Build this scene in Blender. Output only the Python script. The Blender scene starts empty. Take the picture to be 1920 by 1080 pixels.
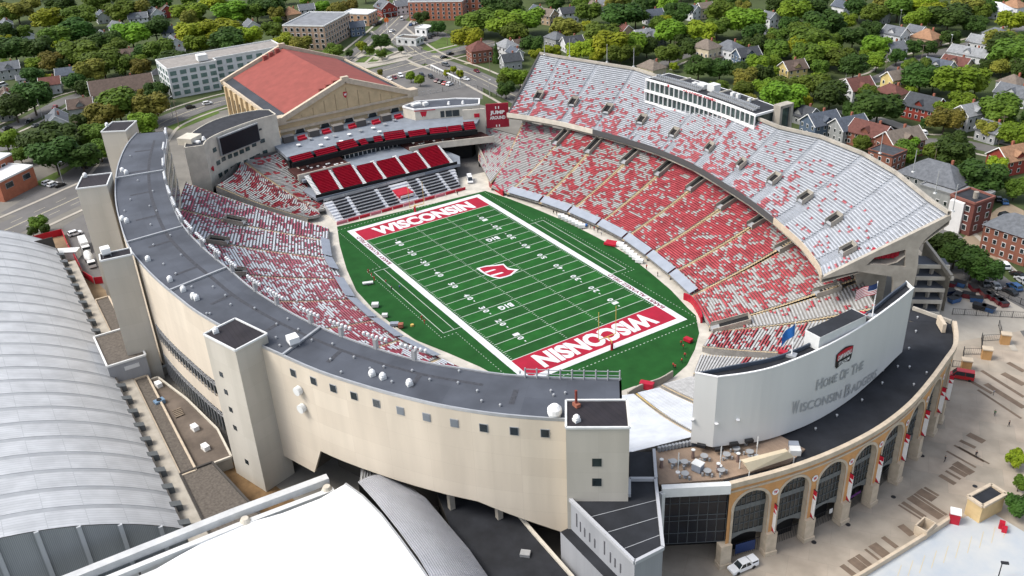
import bpy, bmesh, math, random
from mathutils import Vector, Matrix, noise
random.seed(7)
C = bpy.context.scene.collection
# ---------------------------------------------------------------- camera, sky, sun
FPX = 1718.6136
CP = Vector((219.136261, -127.136315, 130.709440))
YAW, PIT, ROL = 2.60061408, -0.496148915, -0.0496637165
fw = Vector((math.cos(PIT)*math.cos(YAW), math.cos(PIT)*math.sin(YAW), math.sin(PIT)))
rt0 = fw.cross(Vector((0, 0, 1))).normalized(); up0 = rt0.cross(fw)
rt = math.cos(ROL)*rt0+math.sin(ROL)*up0; up = -math.sin(ROL)*rt0+math.cos(ROL)*up0
cd = bpy.data.cameras.new('camera'); cam = bpy.data.objects.new('camera', cd); C.objects.link(cam)
cd.sensor_width = 36; cd.lens = 36*FPX/1920; cd.clip_end = 3000; cd.clip_start = 1
cam.matrix_world = Matrix(((rt.x, up.x, -fw.x, CP.x), (rt.y, up.y, -fw.y, CP.y), (rt.z, up.z, -fw.z, CP.z), (0, 0, 0, 1)))
bpy.context.scene.camera = cam
w = bpy.data.worlds.new("World"); bpy.context.scene.world = w; w.use_nodes = True
SUN_EL, SUN_AZ = math.radians(52), math.radians(246)     # azimuth measured from +x, counter-clockwise, where the sun stands
nt = w.node_tree; sky = nt.nodes.new('ShaderNodeTexSky'); sky.sky_type = 'NISHITA'; sky.sun_disc = False
sky.sun_elevation = SUN_EL; sky.sun_rotation = math.pi/2-SUN_AZ; sky.dust_density = 3.0; sky.air_density = 1.0
sky.ozone_density = 1.0
hs_ = nt.nodes.new('ShaderNodeHueSaturation'); hs_.inputs['Saturation'].default_value = .55; nt.links.new(sky.outputs[0], hs_.inputs['Color'])     # thin high cloud greys the sky
bg = nt.nodes['Background']; nt.links.new(hs_.outputs[0], bg.inputs[0]); bg.inputs[1].default_value = 0.15
ld = bpy.data.lights.new('sun', 'SUN'); ld.energy = 1.5; ld.angle = math.radians(24); ld.color = (1, .95, .87)
sun = bpy.data.objects.new('sun', ld); C.objects.link(sun)
sd = Vector((math.cos(SUN_EL)*math.cos(SUN_AZ), math.cos(SUN_EL)*math.sin(SUN_AZ), math.sin(SUN_EL)))
sun.rotation_euler = sd.to_track_quat('Z', 'Y').to_euler()
vs = bpy.context.scene.view_settings; vs.view_transform = 'Standard'; vs.look = 'None'; vs.exposure = 0.85; vs.gamma = 1
# ---------------------------------------------------------------- helpers
def ray(px, py): return fw+rt*((px-960)/FPX)-up*((py-540)/FPX)
def P(px, py, z=0.0):                      # survey: the point at height z seen at a photograph coordinate
    d = ray(px, py); t = (z-CP.z)/d.z; return CP+d*t
def onwall(px, py, A, B):                  # survey on the vertical plane through A and B
    d = ray(px, py); n = Vector((-(B.y-A.y), B.x-A.x, 0)); t = n.dot(A-CP)/n.dot(d); return CP+d*t
def onplane(px, py, A, B, D):
    d = ray(px, py); n = (B-A).cross(D-A); t = n.dot(A-CP)/n.dot(d); return CP+d*t
def proj(p):
    d = Vector(p)-CP; z = d.dot(fw); return 960+FPX*d.dot(rt)/z, 540-FPX*d.dot(up)/z
MATS = {}
def mat(name, col, rough=.8, var=0., scale=.3, metal=0., col2=None, bump=0., spec=.3, kind='noise', det=4.):
    if name in MATS: return MATS[name]
    m = bpy.data.materials.new(name); m.use_nodes = True; n = m.node_tree.nodes; l = m.node_tree.links
    b = n['Principled BSDF']; b.inputs['Base Color'].default_value = (*col, 1); b.inputs['Roughness'].default_value = rough
    b.inputs['Metallic'].default_value = metal; b.inputs['Specular IOR Level'].default_value = spec
    if var or col2:
        tc = n.new('ShaderNodeTexCoord'); t = n.new('ShaderNodeTexNoise'); t.inputs['Scale'].default_value = scale
        t.inputs['Detail'].default_value = det; t.inputs['Roughness'].default_value = .62; l.new(tc.outputs['Object'], t.inputs['Vector'])
        r = n.new('ShaderNodeValToRGB'); c2 = col2 or tuple(c*(1-var) for c in col); c1 = col if col2 else tuple(min(1, c*(1+var*.6)) for c in col)
        r.color_ramp.elements[0].position = .33; r.color_ramp.elements[1].position = .67
        r.color_ramp.elements[0].color = (*c2, 1); r.color_ramp.elements[1].color = (*c1, 1)
        l.new(t.outputs['Fac'], r.inputs[0]); l.new(r.outputs[0], b.inputs['Base Color'])
        st_ = name in ('offf',)
        if bump:
            bp = n.new('ShaderNodeBump'); bp.inputs['Strength'].default_value = bump; l.new(t.outputs['Fac'], bp.inputs['Height']); l.new(bp.outputs[0], b.inputs['Normal'])
    MATS[name] = m; return m
def panelmat(name, c1, c2, joint, w, h, ms=.02, rough=.75, uv=True, off=.0, stain=.25, sc=.05):
    """panels or courses with joints, from UV in metres (or object xy)"""
    if name in MATS: return MATS[name]
    m = bpy.data.materials.new(name); m.use_nodes = True; n = m.node_tree.nodes; l = m.node_tree.links
    b = n['Principled BSDF']; b.inputs['Roughness'].default_value = rough; b.inputs['Specular IOR Level'].default_value = .3
    tc = n.new('ShaderNodeTexCoord'); t = n.new('ShaderNodeTexBrick'); t.offset = off; t.squash = 1
    for k, v in (('Scale', 1), ('Mortar Size', ms), ('Brick Width', w), ('Row Height', h), ('Bias', 0), ('Mortar Smooth', .2)): t.inputs[k].default_value = v
    t.inputs['Color1'].default_value = (*c1, 1); t.inputs['Color2'].default_value = (*c2, 1); t.inputs['Mortar'].default_value = (*joint, 1)
    l.new(tc.outputs['UV' if uv else 'Object'], t.inputs['Vector'])
    ns = n.new('ShaderNodeTexNoise'); ns.inputs['Scale'].default_value = sc; ns.inputs['Detail'].default_value = 6; mp = n.new('ShaderNodeMapping'); mp.inputs['Scale'].default_value = (1.6, 1.6, .22) if uv else (1, 1, 1); l.new(tc.outputs['Object'], mp.inputs['Vector']); l.new(mp.outputs[0], ns.inputs['Vector'])
    mr = n.new('ShaderNodeMapRange'); mr.inputs[1].default_value = .35; mr.inputs[2].default_value = .65; mr.inputs[3].default_value = 1-stain; mr.inputs[4].default_value = 1.05
    l.new(ns.outputs['Fac'], mr.inputs[0]); mx = n.new('ShaderNodeMix'); mx.data_type = 'RGBA'; mx.blend_type = 'MULTIPLY'; mx.inputs[0].default_value = 1
    l.new(t.outputs['Color'], mx.inputs[6]); l.new(mr.outputs[0], mx.inputs[7]); l.new(mx.outputs[2], b.inputs['Base Color'])
    MATS[name] = m; return m
M = {}
def defm():
    M['conc'] = mat('concrete', (.36, .33, .28), .85, .22, .25)
    M['conc_l'] = mat('pale concrete', (.56, .52, .44), .85, .15, .3)
    M['step'] = mat('stand concrete', (.27, .26, .245), .9, .2, .5)
    M['mull'] = mat('dark mullion', (.09, .10, .105), .5)
    M['aisle'] = mat('aisle steps', (.47, .37, .23), .9, .2, .7)
    M['alu'] = mat('aluminium', (.62, .64, .67), .42, .12, .8, .35)
    M['red'] = mat('crimson', (.40, .012, .03), .55, .2, .6)
    M['seatred'] = mat('seat red', (.44, .085, .10), .5, .3, .4); M['alu2'] = mat('shaded aluminium', (.50, .50, .49), .5, .2, .8, .2); M['dstep'] = mat('deck tread', (.31, .33, .36), .6, .2, .4)  # second aluminium is toned down to paint in shade on the lower benches
    M['faded'] = mat('faded seat', (.46, .12, .17), .55, .3, .4)
    M['club'] = mat('club seat', (.40, .012, .035), .45, .2, .8)
    M['white'] = mat('white paint', (.78, .78, .77), .5, .08, .4)
    M['offw'] = mat('off white', (.62, .63, .62), .6, .1, .3)
    M['dark'] = mat('dark void', (.012, .012, .013), .9)  # near-black paints in the shade of openings and undercrofts; also colours dark trim
    M['glass'] = mat('dark glass', (.02, .028, .032), .12, .5, .35, 0, None, 0, .6)
    M['glassg'] = mat('green glass', (.05, .075, .075), .12, .5, .5, 0, None, 0, .6)
    M['black'] = mat('black metal', (.02, .02, .022), .5)
    M['grey'] = mat('grey metal', (.30, .31, .32), .5, .1, .5)
    M['steel'] = mat('galvanised', (.45, .46, .47), .45, .1, .5, .5)
    M['roofm'] = panelmat('roof membrane', (.080, .089, .108), (.068, .076, .094), (.042, .047, .058), 7.5, 6, .008, .8, True, 0, .3, .08)
    M['roofd'] = mat('dark roof', (.028, .03, .036), .85, .35, .35)
    M['roofb'] = mat('black roof', (.020, .022, .027), .8, .4, .18, det=7)
    M['towroof'] = panelmat('tower roof', (.022, .019, .024), (.026, .022, .026), (.012, .011, .013), 30, .9, .04, .8, False, 0, .3, .3)
    M['cream'] = panelmat('cream panels', (.60, .53, .43), (.56, .49, .395), (.43, .375, .30), 9, 4.2, .014, .8, True, 0, .10, .12)
    M['tow'] = panelmat('tower panels', (.49, .46, .40), (.465, .435, .375), (.37, .345, .30), 5.5, 4.4, .012, .85, True, 0, .16, .08)
    M['tan'] = panelmat('tan brick', (.60, .315, .125), (.56, .29, .115), (.48, .26, .12), .6, .2, .01, .85, True, .5, .12, .3)
    M['stone'] = mat('limestone', (.50, .42, .32), .8, .15, .6)
    M['mulch'] = mat('mulch', (.16, .09, .05), .95, .3, .8)
    M['asph'] = mat('asphalt', (.135, .13, .125), .9, .22, .06, det=7)
    M['side'] = mat('sidewalk', (.37, .34, .29), .9, .15, .15, det=6)
    M['yellow'] = mat('yellow paint', (.55, .38, .10), .6, .1, 1)
    M['lum'] = mat('lamp housing', (.62, .63, .64), .4)
    M['tarp'] = mat('grey tarp', (.27, .30, .35), .6, .1, .3)
    M['navy'] = mat('navy', (.02, .04, .12), .6)
    M['blue'] = mat('blue', (.02, .12, .38), .5)
    M['skin'] = mat('skin', (.45, .27, .19), .6)
    M['hair'] = mat('hair', (.03, .02, .015), .8)
    M['wood'] = mat('pole wood', (.20, .16, .12), .9, .2, 1)
defm()
class MB:
    def __init__(s): s.v = []; s.f = []; s.m = []; s.uv = []; s.has = False
    def face(s, pts, m=0, uv=None):
        i = len(s.v); s.v += [Vector(p) for p in pts]; s.f.append(tuple(range(i, i+len(pts)))); s.m.append(m)
        if uv: s.has = True
        s.uv += (uv or [(0, 0)]*len(pts)); return s
    def box(s, c, d, rz=0., m=0, bottom=True):
        x, y, z = d[0]/2, d[1]/2, d[2]/2; R = Matrix.Rotation(rz, 3, 'Z'); c = Vector(c)
        p = [c+R@Vector((a*x, b*y, e*z)) for a, b, e in ((-1, -1, -1), (1, -1, -1), (1, 1, -1), (-1, 1, -1), (-1, -1, 1), (1, -1, 1), (1, 1, 1), (-1, 1, 1))]
        for q in ((4, 5, 6, 7), (0, 1, 5, 4), (1, 2, 6, 5), (2, 3, 7, 6), (3, 0, 4, 7))+(((3, 2, 1, 0),) if bottom else ()): s.face([p[k] for k in q], m)
        return s
    def bar(s, a, b, w=.2, h=None, m=0):
        a = Vector(a); b = Vector(b); h = h or w; d = (b-a).normalized(); sx = d.cross(Vector((0, 0, 1)))
        if sx.length < 1e-3: sx = Vector((1, 0, 0))
        sx.normalize(); sy = sx.cross(d)
        o = [sx*(w/2)*i+sy*(h/2)*j for i, j in ((-1, -1), (1, -1), (1, 1), (-1, 1))]
        for k in range(4): s.face([a+o[k], a+o[(k+1) % 4], b+o[(k+1) % 4], b+o[k]], m)
        s.face([a+q for q in o][::-1], m); s.face([b+q for q in o], m); return s
    def cyl(s, c, r, h, n=10, m=0, r2=None, cap=True):
        c = Vector(c); r2 = r if r2 is None else r2
        a = [c+Vector((math.cos(k*2*math.pi/n)*r, math.sin(k*2*math.pi/n)*r, 0)) for k in range(n)]
        b = [c+Vector((math.cos(k*2*math.pi/n)*r2, math.sin(k*2*math.pi/n)*r2, h)) for k in range(n)]
        for k in range(n): s.face([a[k], a[(k+1) % n], b[(k+1) % n], b[k]], m)
        if cap: s.face(b, m); s.face(a[::-1], m)
        return s
    def prism(s, poly, z0, z1, m=0, mt=None, top=True, uvs=True, bottom=False):
        n = len(poly); A = sum(poly[i][0]*poly[(i+1) % n][1]-poly[(i+1) % n][0]*poly[i][1] for i in range(n))
        if A < 0: poly = poly[::-1]
        d = 0
        for i in range(n):
            p, q = poly[i], poly[(i+1) % n]; L = math.hypot(q[0]-p[0], q[1]-p[1])
            s.face([(p[0], p[1], z0), (q[0], q[1], z0), (q[0], q[1], z1), (p[0], p[1], z1)], m, [(d, z0), (d+L, z0), (d+L, z1), (d, z1)]); d += L
        if top: s.face([(p[0], p[1], z1) for p in poly], m if mt is None else mt, [(p[0], p[1]) for p in poly])
        if bottom: s.face([(p[0], p[1], z0) for p in poly][::-1], m)
        return s
    def wall(s, line, z0, z1, th=0., m=0, side=1):
        """vertical strip along a polyline, z0/z1 numbers or lists; th = thickness (towards the left of travel * side)"""
        n = len(line); Z0 = z0 if isinstance(z0, (list, tuple)) else [z0]*n; Z1 = z1 if isinstance(z1, (list, tuple)) else [z1]*n
        off = offset(line, th*side) if th else None; d = 0
        for i in range(n-1):
            p, q = line[i], line[i+1]; L = math.hypot(q[0]-p[0], q[1]-p[1])
            s.face([(p[0], p[1], Z0[i]), (q[0], q[1], Z0[i+1]), (q[0], q[1], Z1[i+1]), (p[0], p[1], Z1[i])], m, [(d, Z0[i]), (d+L, Z0[i+1]), (d+L, Z1[i+1]), (d, Z1[i])])
            if th:
                a, b = off[i], off[i+1]
                s.face([(b[0], b[1], Z0[i+1]), (a[0], a[1], Z0[i]), (a[0], a[1], Z1[i]), (b[0], b[1], Z1[i+1])], m, [(d+L, Z0[i+1]), (d, Z0[i]), (d, Z1[i]), (d+L, Z1[i+1])])
                s.face([(p[0], p[1], Z1[i]), (q[0], q[1], Z1[i+1]), (b[0], b[1], Z1[i+1]), (a[0], a[1], Z1[i])], m)
                s.face([(a[0], a[1], Z0[i]), (b[0], b[1], Z0[i+1]), (q[0], q[1], Z0[i+1]), (p[0], p[1], Z0[i])], m)
            d += L
        if th:
            for i, r in ((0, 1), (n-1, -1)):
                p, a = line[i], off[i]; f = [(p[0], p[1], Z0[i]), (p[0], p[1], Z1[i]), (a[0], a[1], Z1[i]), (a[0], a[1], Z0[i])]; s.face(f[::r], m)
        return s
    def build(s, name, mats, parent=None, smooth=False):
        if not s.f: return None
        me = bpy.data.meshes.new(name); o = parent.location if parent is not None and not parent.get('_child') else Vector((0, 0, 0))
        if parent is not None: o = parent['_o'] if '_o' in parent else o
        ov = Vector(o)
        me.from_pydata([v-ov for v in s.v], [], s.f); mats = mats if isinstance(mats, (list, tuple)) else [mats]
        for m in mats: me.materials.append(M[m] if isinstance(m, str) else m)
        me.polygons.foreach_set('material_index', s.m)
        if s.has:
            u = me.uv_layers.new(name='UVMap'); fl = [c for t in s.uv for c in t]; u.data.foreach_set('uv', fl)
        if smooth: me.polygons.foreach_set('use_smooth', [True]*len(me.polygons))
        ob = bpy.data.objects.new(name, me); C.objects.link(ob)
        if parent is not None: ob.parent = parent; ob['_o'] = list(ov)
        else: ob['_o'] = [0., 0., 0.]
        return ob
def offset(line, d):
    r = []
    n = len(line)
    for i in range(n):
        a = line[max(i-1, 0)]; b = line[min(i+1, n-1)]; t = Vector((b[0]-a[0], b[1]-a[1])).normalized()
        r.append((line[i][0]-t.y*d, line[i][1]+t.x*d))
    return r
def thing(name, label, cat, loc=(0, 0, 0), group=None):
    o = bpy.data.objects.new(name, None); C.objects.link(o); o.location = loc; o['label'] = label; o['category'] = cat; o.empty_display_size = .5
    o['_o'] = list(Vector(loc))
    if group: o['group'] = group
    return o
def tag(o, label, cat, group=None): 
    o['label'] = label; o['category'] = cat
    if group: o['group'] = group
    return o
def struct(o): o['kind'] = 'structure'; return o
def smooth_line(pts, n):                    # Catmull-Rom resample to n+1 points, by chord length
    pts = [Vector((p[0], p[1])) for p in pts]; q = [2*pts[0]-pts[1]]+pts+[2*pts[-1]-pts[-2]]
    out = []
    for i in range(1, len(q)-2):
        for k in range(12):
            t = k/12; a, b, c, d = q[i-1], q[i], q[i+1], q[i+2]
            out.append(.5*((2*b)+(c-a)*t+(2*a-5*b+4*c-d)*t*t+(3*b-a-3*c+d)*t**3))
    out.append(pts[-1]); L = [0]
    for i in range(1, len(out)): L.append(L[-1]+(out[i]-out[i-1]).length)
    r = []; j = 0
    for k in range(n+1):
        s = L[-1]*k/n
        while j < len(L)-2 and L[j+1] < s: j += 1
        t = (s-L[j])/max(1e-9, L[j+1]-L[j]); p = out[j].lerp(out[j+1], min(1, max(0, t))); r.append((p.x, p.y))
    return r
def LP(pts, z): return [tuple(P(x, y, z)[:2]) for x, y in pts]
def copy_tree(o, parent=None):
    c = o.copy(); C.objects.link(c)
    if parent: c.parent = parent
    for ch in list(o.children): copy_tree(ch, c)
    return c
def textmesh(s, size=1., bold=0., sx=1., shear=0., space=1.):
    cu = bpy.data.curves.new('t', 'FONT'); cu.body = s; cu.size = size; cu.offset = bold; cu.shear = shear; cu.space_character = space
    cu.align_x = 'CENTER'; cu.align_y = 'CENTER'; cu.resolution_u = 3
    ob = bpy.data.objects.new('t', cu); C.objects.link(ob); dg = bpy.context.evaluated_depsgraph_get(); dg.update()
    me = bpy.data.meshes.new_from_object(ob.evaluated_get(dg)); bpy.data.objects.remove(ob); bpy.data.curves.remove(cu)
    xs = [v.co.x for v in me.vertices]; ys = [v.co.y for v in me.vertices]
    V = [(v.co.x-(max(xs)+min(xs))/2, v.co.y-(max(ys)+min(ys))/2) for v in me.vertices]; F = [tuple(p.vertices) for p in me.polygons]
    w, h = max(xs)-min(xs), max(ys)-min(ys); bpy.data.meshes.remove(me); return V, F, w, h
def put_text(mb, s, O, X, Y, width=None, height=None, bold=0., m=0, lift=.02, space=1.):
    """text centred at O, spanning `width` along unit X and `height` along unit Y"""
    V, F, w, h = textmesh(s, 1., bold, space=space); kx = (width/w) if width else height/h; ky = (height/h) if height else kx
    if not width: kx = ky
    X = Vector(X).normalized(); Y = Vector(Y).normalized(); N = X.cross(Y).normalized(); O = Vector(O)+N*lift
    for f in F: mb.face([O+X*V[i][0]*kx+Y*V[i][1]*ky for i in f], m)
    return w*kx
Y = .9144
# ---------------------------------------------------------------- ground and field
g = MB(); R_ = 1300
g.face([(-R_, -R_, -.02), (R_, -R_, -.02), (R_, R_, -.02), (-R_, R_, -.02)])
M['ground'] = mat('lawn and yards', (.065, .09, .026), .95, 0, .05, col2=(.04, .055, .02), det=9)
struct(g.build('ground', 'ground'))
FE = [(632, 425), (770, 392), (910, 358), (950, 371), (1000, 390), (1050, 411), (1100, 435), (1140, 456), (1180, 480), (1225, 516), (1258, 544), (1290, 578), (1305, 592), (1311, 625), (1303, 655), (1288, 685), (1262, 708), (1225, 720), (1190, 724), (1130, 745), (1000, 742), (900, 688), (840, 662), (780, 638), (735, 608), (700, 580), (668, 545), (650, 505), (637, 460)]
fe = LP(FE, .0)
ap = offset(fe+[fe[0]], 0)
# warning track round the turf
g = MB(); cx, cy = 2, -2
trk = [(x+(x-cx)*.28, y+(y-cy)*.32) for x, y in fe]
g.face([(x, y, .015) for x, y in (trk if sum(trk[i-1][0]*trk[i][1]-trk[i][0]*trk[i-1][1] for i in range(len(trk))) > 0 else trk[::-1])])
M['track'] = mat('field apron', (.50, .47, .41), .85, .2, .25)
struct(g.build('field_apron', 'track'))
g = MB(); g.face([(x, y, .035) for x, y in (fe if sum(fe[i-1][0]*fe[i][1]-fe[i][0]*fe[i-1][1] for i in range(len(fe))) > 0 else fe[::-1])])
def turfmat():
    m = bpy.data.materials.new('turf'); m.use_nodes = True; n = m.node_tree.nodes; l = m.node_tree.links; b = n['Principled BSDF']
    b.inputs['Roughness'].default_value = .85; b.inputs['Specular IOR Level'].default_value = .15
    tc = n.new('ShaderNodeTexCoord'); sx = n.new('ShaderNodeSeparateXYZ'); l.new(tc.outputs['Object'], sx.inputs[0])
    def math_(op, a, v=None, b_=None):
        k = n.new('ShaderNodeMath'); k.operation = op; l.new(a, k.inputs[0])
        if v is not None: k.inputs[1].default_value = v
        if b_ is not None: l.new(b_, k.inputs[1])
        return k.outputs[0]
    st = math_('LESS_THAN', math_('MODULO', math_('ADD', sx.outputs[0], 1000*Y+0*Y), 10*Y), 5*Y)          # five-yard panels laid with the pile turned
    ax = math_('LESS_THAN', math_('ABSOLUTE', sx.outputs[0]), 50*Y); ay = math_('LESS_THAN', math_('ABSOLUTE', sx.outputs[1]), 26.67*Y)
    st = math_('MULTIPLY', math_('MULTIPLY', st, None, ax), None, ay)
    ns = n.new('ShaderNodeTexNoise'); ns.inputs['Scale'].default_value = .25; ns.inputs['Detail'].default_value = 8; l.new(tc.outputs['Object'], ns.inputs[0])
    mx = n.new('ShaderNodeMix'); mx.data_type = 'RGBA'; l.new(st, mx.inputs[0]); mx.inputs[6].default_value = (.013, .074, .015, 1); mx.inputs[7].default_value = (.014, .092, .016, 1)
    m2 = n.new('ShaderNodeMix'); m2.data_type = 'RGBA'; m2.blend_type = 'MULTIPLY'; m2.inputs[0].default_value = 1
    mr = n.new('ShaderNodeMapRange'); mr.inputs[1].default_value = .3; mr.inputs[2].default_value = .7; mr.inputs[3].default_value = .78; mr.inputs[4].default_value = 1.15
    l.new(ns.outputs['Fac'], mr.inputs[0]); l.new(mx.outputs[2], m2.inputs[6]); l.new(mr.outputs[0], m2.inputs[7]); l.new(m2.outputs[2], b.inputs['Base Color']); return m
M['turf'] = turfmat()
turf = struct(g.build('football_field', 'turf'))
M['paint'] = mat('field white', (.66, .67, .68), .8, .14, .5, col2=(.52, .54, .56)); M['endz'] = mat('endzone red', (.33, .008, .03), .8, .15, .2)
M['fline'] = mat('field line', (.50, .56, .50), .85)
z1, z2, z3 = .042, .048, .056
def quad(mb, x0, y0, x1, y1, z, m=0): mb.face([(x0, y0, z), (x1, y0, z), (x1, y1, z), (x0, y1, z)], m)
W, L, B = 26.667*Y, 50*Y, 60*Y
b = MB(); bw = 2.05
for s in (-1, 1):
    quad(b, -B-bw, s*W, B+bw, s*(W+bw), z1) if s > 0 else quad(b, -B-bw, -W-bw, B+bw, -W, z1)
    quad(b, min(s*B, s*(B+bw)), -W, max(s*B, s*(B+bw)), W, z1)
b.build('border_paint', 'paint', turf)
b = MB()
for s in (-1, 1): quad(b, min(s*L, s*B), -W, max(s*L, s*B), W, z1)
b.build('end_zone_paint', 'endz', turf)
b = MB()
for k in range(-9, 10): quad(b, k*5*Y-.09, -W+.3, k*5*Y+.09, W-.3, z1)
for s in (-1, 1): quad(b, s*L-.12, -W, s*L+.12, W, z2)
for k in range(-49, 50):
    if k % 5 == 0: continue
    for yy in (-W+.25, W-.85, -6.1-.3, 6.1-.3): quad(b, k*Y-.07, yy, k*Y+.07, yy+.6, z1)
# restraining boxes beside the field and dotted lines round it
for s in (-1, 1):
    y0, y1 = s*(W+bw+2.2), s*(W+bw+5.6)
    for yy in (y0, y1): quad(b, -25*Y, yy-.08, 25*Y, yy+.08, z1)
    for xx in (-25*Y, 25*Y): quad(b, xx-.08, min(s*(W+bw), y1), xx+.08, max(s*(W+bw), y1), z1)
    xx = -B-bw
    while xx < B+bw:
        yd = s*(W+bw+(7.2 if abs(xx) < 26*Y+1 else 2.6)); quad(b, xx, yd-.07, xx+.45, yd+.07, z1); xx += 1.25
    for e in (-1, 1):
        yy = W+bw+2.6
        while yy < W+bw+7.2: quad(b, e*(26*Y+1)-.1, s*yy-.2, e*(26*Y+1)+.1, s*yy+.2, z1); yy += 1.2
    yy = -W-bw-2.4
    while yy < W+bw+2.4: quad(b, s*(B+bw+2.6)-.1, yy, s*(B+bw+2.6)+.1, yy+.5, z1); yy += 1.25
b.build('yard_lines', 'fline', turf)
b = MB()
for s in (-1, 1):                                       # the word reads from the field's middle side as in the photo
    put_text(b, 'WISCONSIN', (s*(L+5*Y), 0.2, z2), (0, -s*-1 if s < 0 else -1, 0) if False else ((0, 1, 0) if s < 0 else (0, -1, 0)), ((-1, 0, 0) if s < 0 else (1, 0, 0)), 38.5, 7.0, .05, 0, .0, 1.0)
b.build('end_zone_lettering', 'paint', turf)
b = MB()
for k in range(1, 10):
    v = 50-abs(50-k*10); x = -L+k*10*Y
    for s in (-1, 1):
        d, e = str(v)[0], str(v)[1]; X = Vector((s, 0, 0)); Yd = Vector((0, -s, 0)) if False else Vector((0, s, 0))
        Xd = Vector((1, 0, 0)) if s < 0 else Vector((-1, 0, 0)); Yd = Vector((0, 1, 0)) if s < 0 else Vector((0, -1, 0))
        yy = s*(W-8.2)
        for ch, o in ((d, -1.15), (e, 1.15)): put_text(b, ch, Vector((x, yy, z2))+Xd*o, Xd, Yd, 1.35, 1.9, .03, 0, 0)
        if v != 50:
            t = (-1 if x < 0 else 1); c = Vector((x+t*2.9, yy+(.2 if s < 0 else -.2), z2)); b.face([c+Vector((0, -.28, 0)), c+Vector((t*.8, 0, 0)), c+Vector((0, .28, 0))][::t])
b.build('yard_numbers', 'paint', turf)
# centre letter: the winged W outlined in white, lying across midfield, its top towards +y
def wshape(k, gx=0.):
    p = [(-7.4, 4.0), (-2.5, 4.6), (-1.6, 3.3), (0, 3.9), (1.6, 3.3), (2.5, 4.6), (7.4, 4.0), (5.2, -1.2), (3.2, -4.4), (1.7, -4.2), (0, -1.4), (-1.7, -4.2), (-3.2, -4.4), (-5.2, -1.2)]
    return p
def poly(mb, pts, O, X, Yv, z, m=0, k=1.):
    X = Vector(X); Yv = Vector(Yv); n = X.cross(Yv).z
    q = [Vector(O)+X*(p[0]*k)+Yv*(p[1]*k)+Vector((0, 0, z)) for p in pts]; mb.face(q if n > 0 else q[::-1], m)
wp = [(-8.3, 4.6), (-5.0, 5.2), (-2.9, 5.6), (-2.2, 4.7), (0, 5.0), (2.2, 4.7), (2.9, 5.6), (5.0, 5.2), (8.3, 4.6), (7.0, 2.6), (6.6, -.8), (4.5, -4.6), (2.9, -5.0), (0, -5.2), (-2.9, -5.0), (-4.5, -4.6), (-6.6, -.8), (-7.0, 2.6)]
def LG(pts, z, mt, nm):
    q = [P(760+x*.17708, 440+y*.17708, 0) for x, y in pts]; A_ = sum(q[i-1].x*q[i].y-q[i].x*q[i-1].y for i in range(len(q)))
    MB().face([(p.x, p.y, z) for p in (q if A_ > 0 else q[::-1])]).build(nm, mt, turf)
LG([(752, 357), (850, 330), (950, 322), (1040, 308), (1085, 352), (1150, 365), (1205, 368), (1160, 400), (1125, 432), (1060, 452), (1000, 468), (930, 455), (860, 430), (800, 395)], z2, 'paint', 'centre_logo_outline')
wi = [(-6.9, 3.9), (-2.6, 4.6), (-1.9, 3.9), (0, 4.1), (1.9, 3.9), (2.6, 4.6), (6.9, 3.9), (5.9, 2.2), (5.6, -.9), (3.9, -3.9), (2.6, -4.2), (0, -4.3), (-2.6, -4.2), (-3.9, -3.9), (-5.6, -.9), (-5.9, 2.2)]
LG([(785, 357), (860, 340), (955, 332), (1035, 322), (1062, 352), (1085, 372), (1160, 378), (1130, 405), (1105, 425), (1060, 440), (1000, 454), (930, 443), (872, 420), (820, 388)], z2+.006, 'endz', 'centre_logo_fill')
for q_ in ([(838, 396), (940, 366), (962, 372), (860, 406)], [(902, 430), (1020, 398), (1045, 405), (925, 441)]): LG(q_, z2+.012, 'paint', 'centre_logo_gap')
b = MB()
for s in (-1, 1):
    o = Vector((s*22.5*Y, s*-10.2 if s > 0 else 10.4, z2)); Xd = Vector((1, 0, 0)) if s > 0 else Vector((-1, 0, 0)); Yd = Vector((0, 1, 0)) if s > 0 else Vector((0, -1, 0))
    Xd, Yd = (Vector((0, -1, 0)), Vector((1, 0, 0)))
    put_text(b, 'B1G', o, Xd, Yd, 4.6, 2.4, .045, 0, 0)
b.build('conference_logo', 'paint', turf)
b = MB()
put_text(b, 'BARRY ALVAREZ FIELD', (35.5, W+1.02, z2), (-1, 0, 0), (0, -1, 0), 25.5, 1.35, .03, 0, 0)
put_text(b, 'BARRY ALVAREZ FIELD', (-37.5, -W-1.02, z2), (-1, 0, 0), (0, -1, 0), 25.5, 1.35, .03, 0, 0)
b.build('sideline_lettering', mat('letter maroon', (.14, .01, .03), .8), turf)
# goal posts
def goal(s, near):
    x = s*(B+2.2); t = thing('goal_post', 'yellow goal post with padded base behind the %s red end zone' % ('near' if near else 'far'), 'goal post', (x, 0, 0))
    MB().cyl((x, 0, 0), .38, 2.1, 12).build('base_pad', 'red', t)
    m = MB(); m.bar((x, 0, 0), (x, 0, 2.6), .22).bar((x, 0, 2.6), (x-s*2, 0, 3.1), .22); m.build('stem', 'yellow', t)
    MB().bar((x-s*2, -2.85, 3.1), (x-s*2, 2.85, 3.1), .17).build('crossbar', 'yellow', t)
    for e in (-1, 1): MB().bar((x-s*2, e*2.82, 3.1), (x-s*2, e*2.82, 11.5), .13).build('upright', 'yellow', t)
goal(1, True); goal(-1, False)
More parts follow.
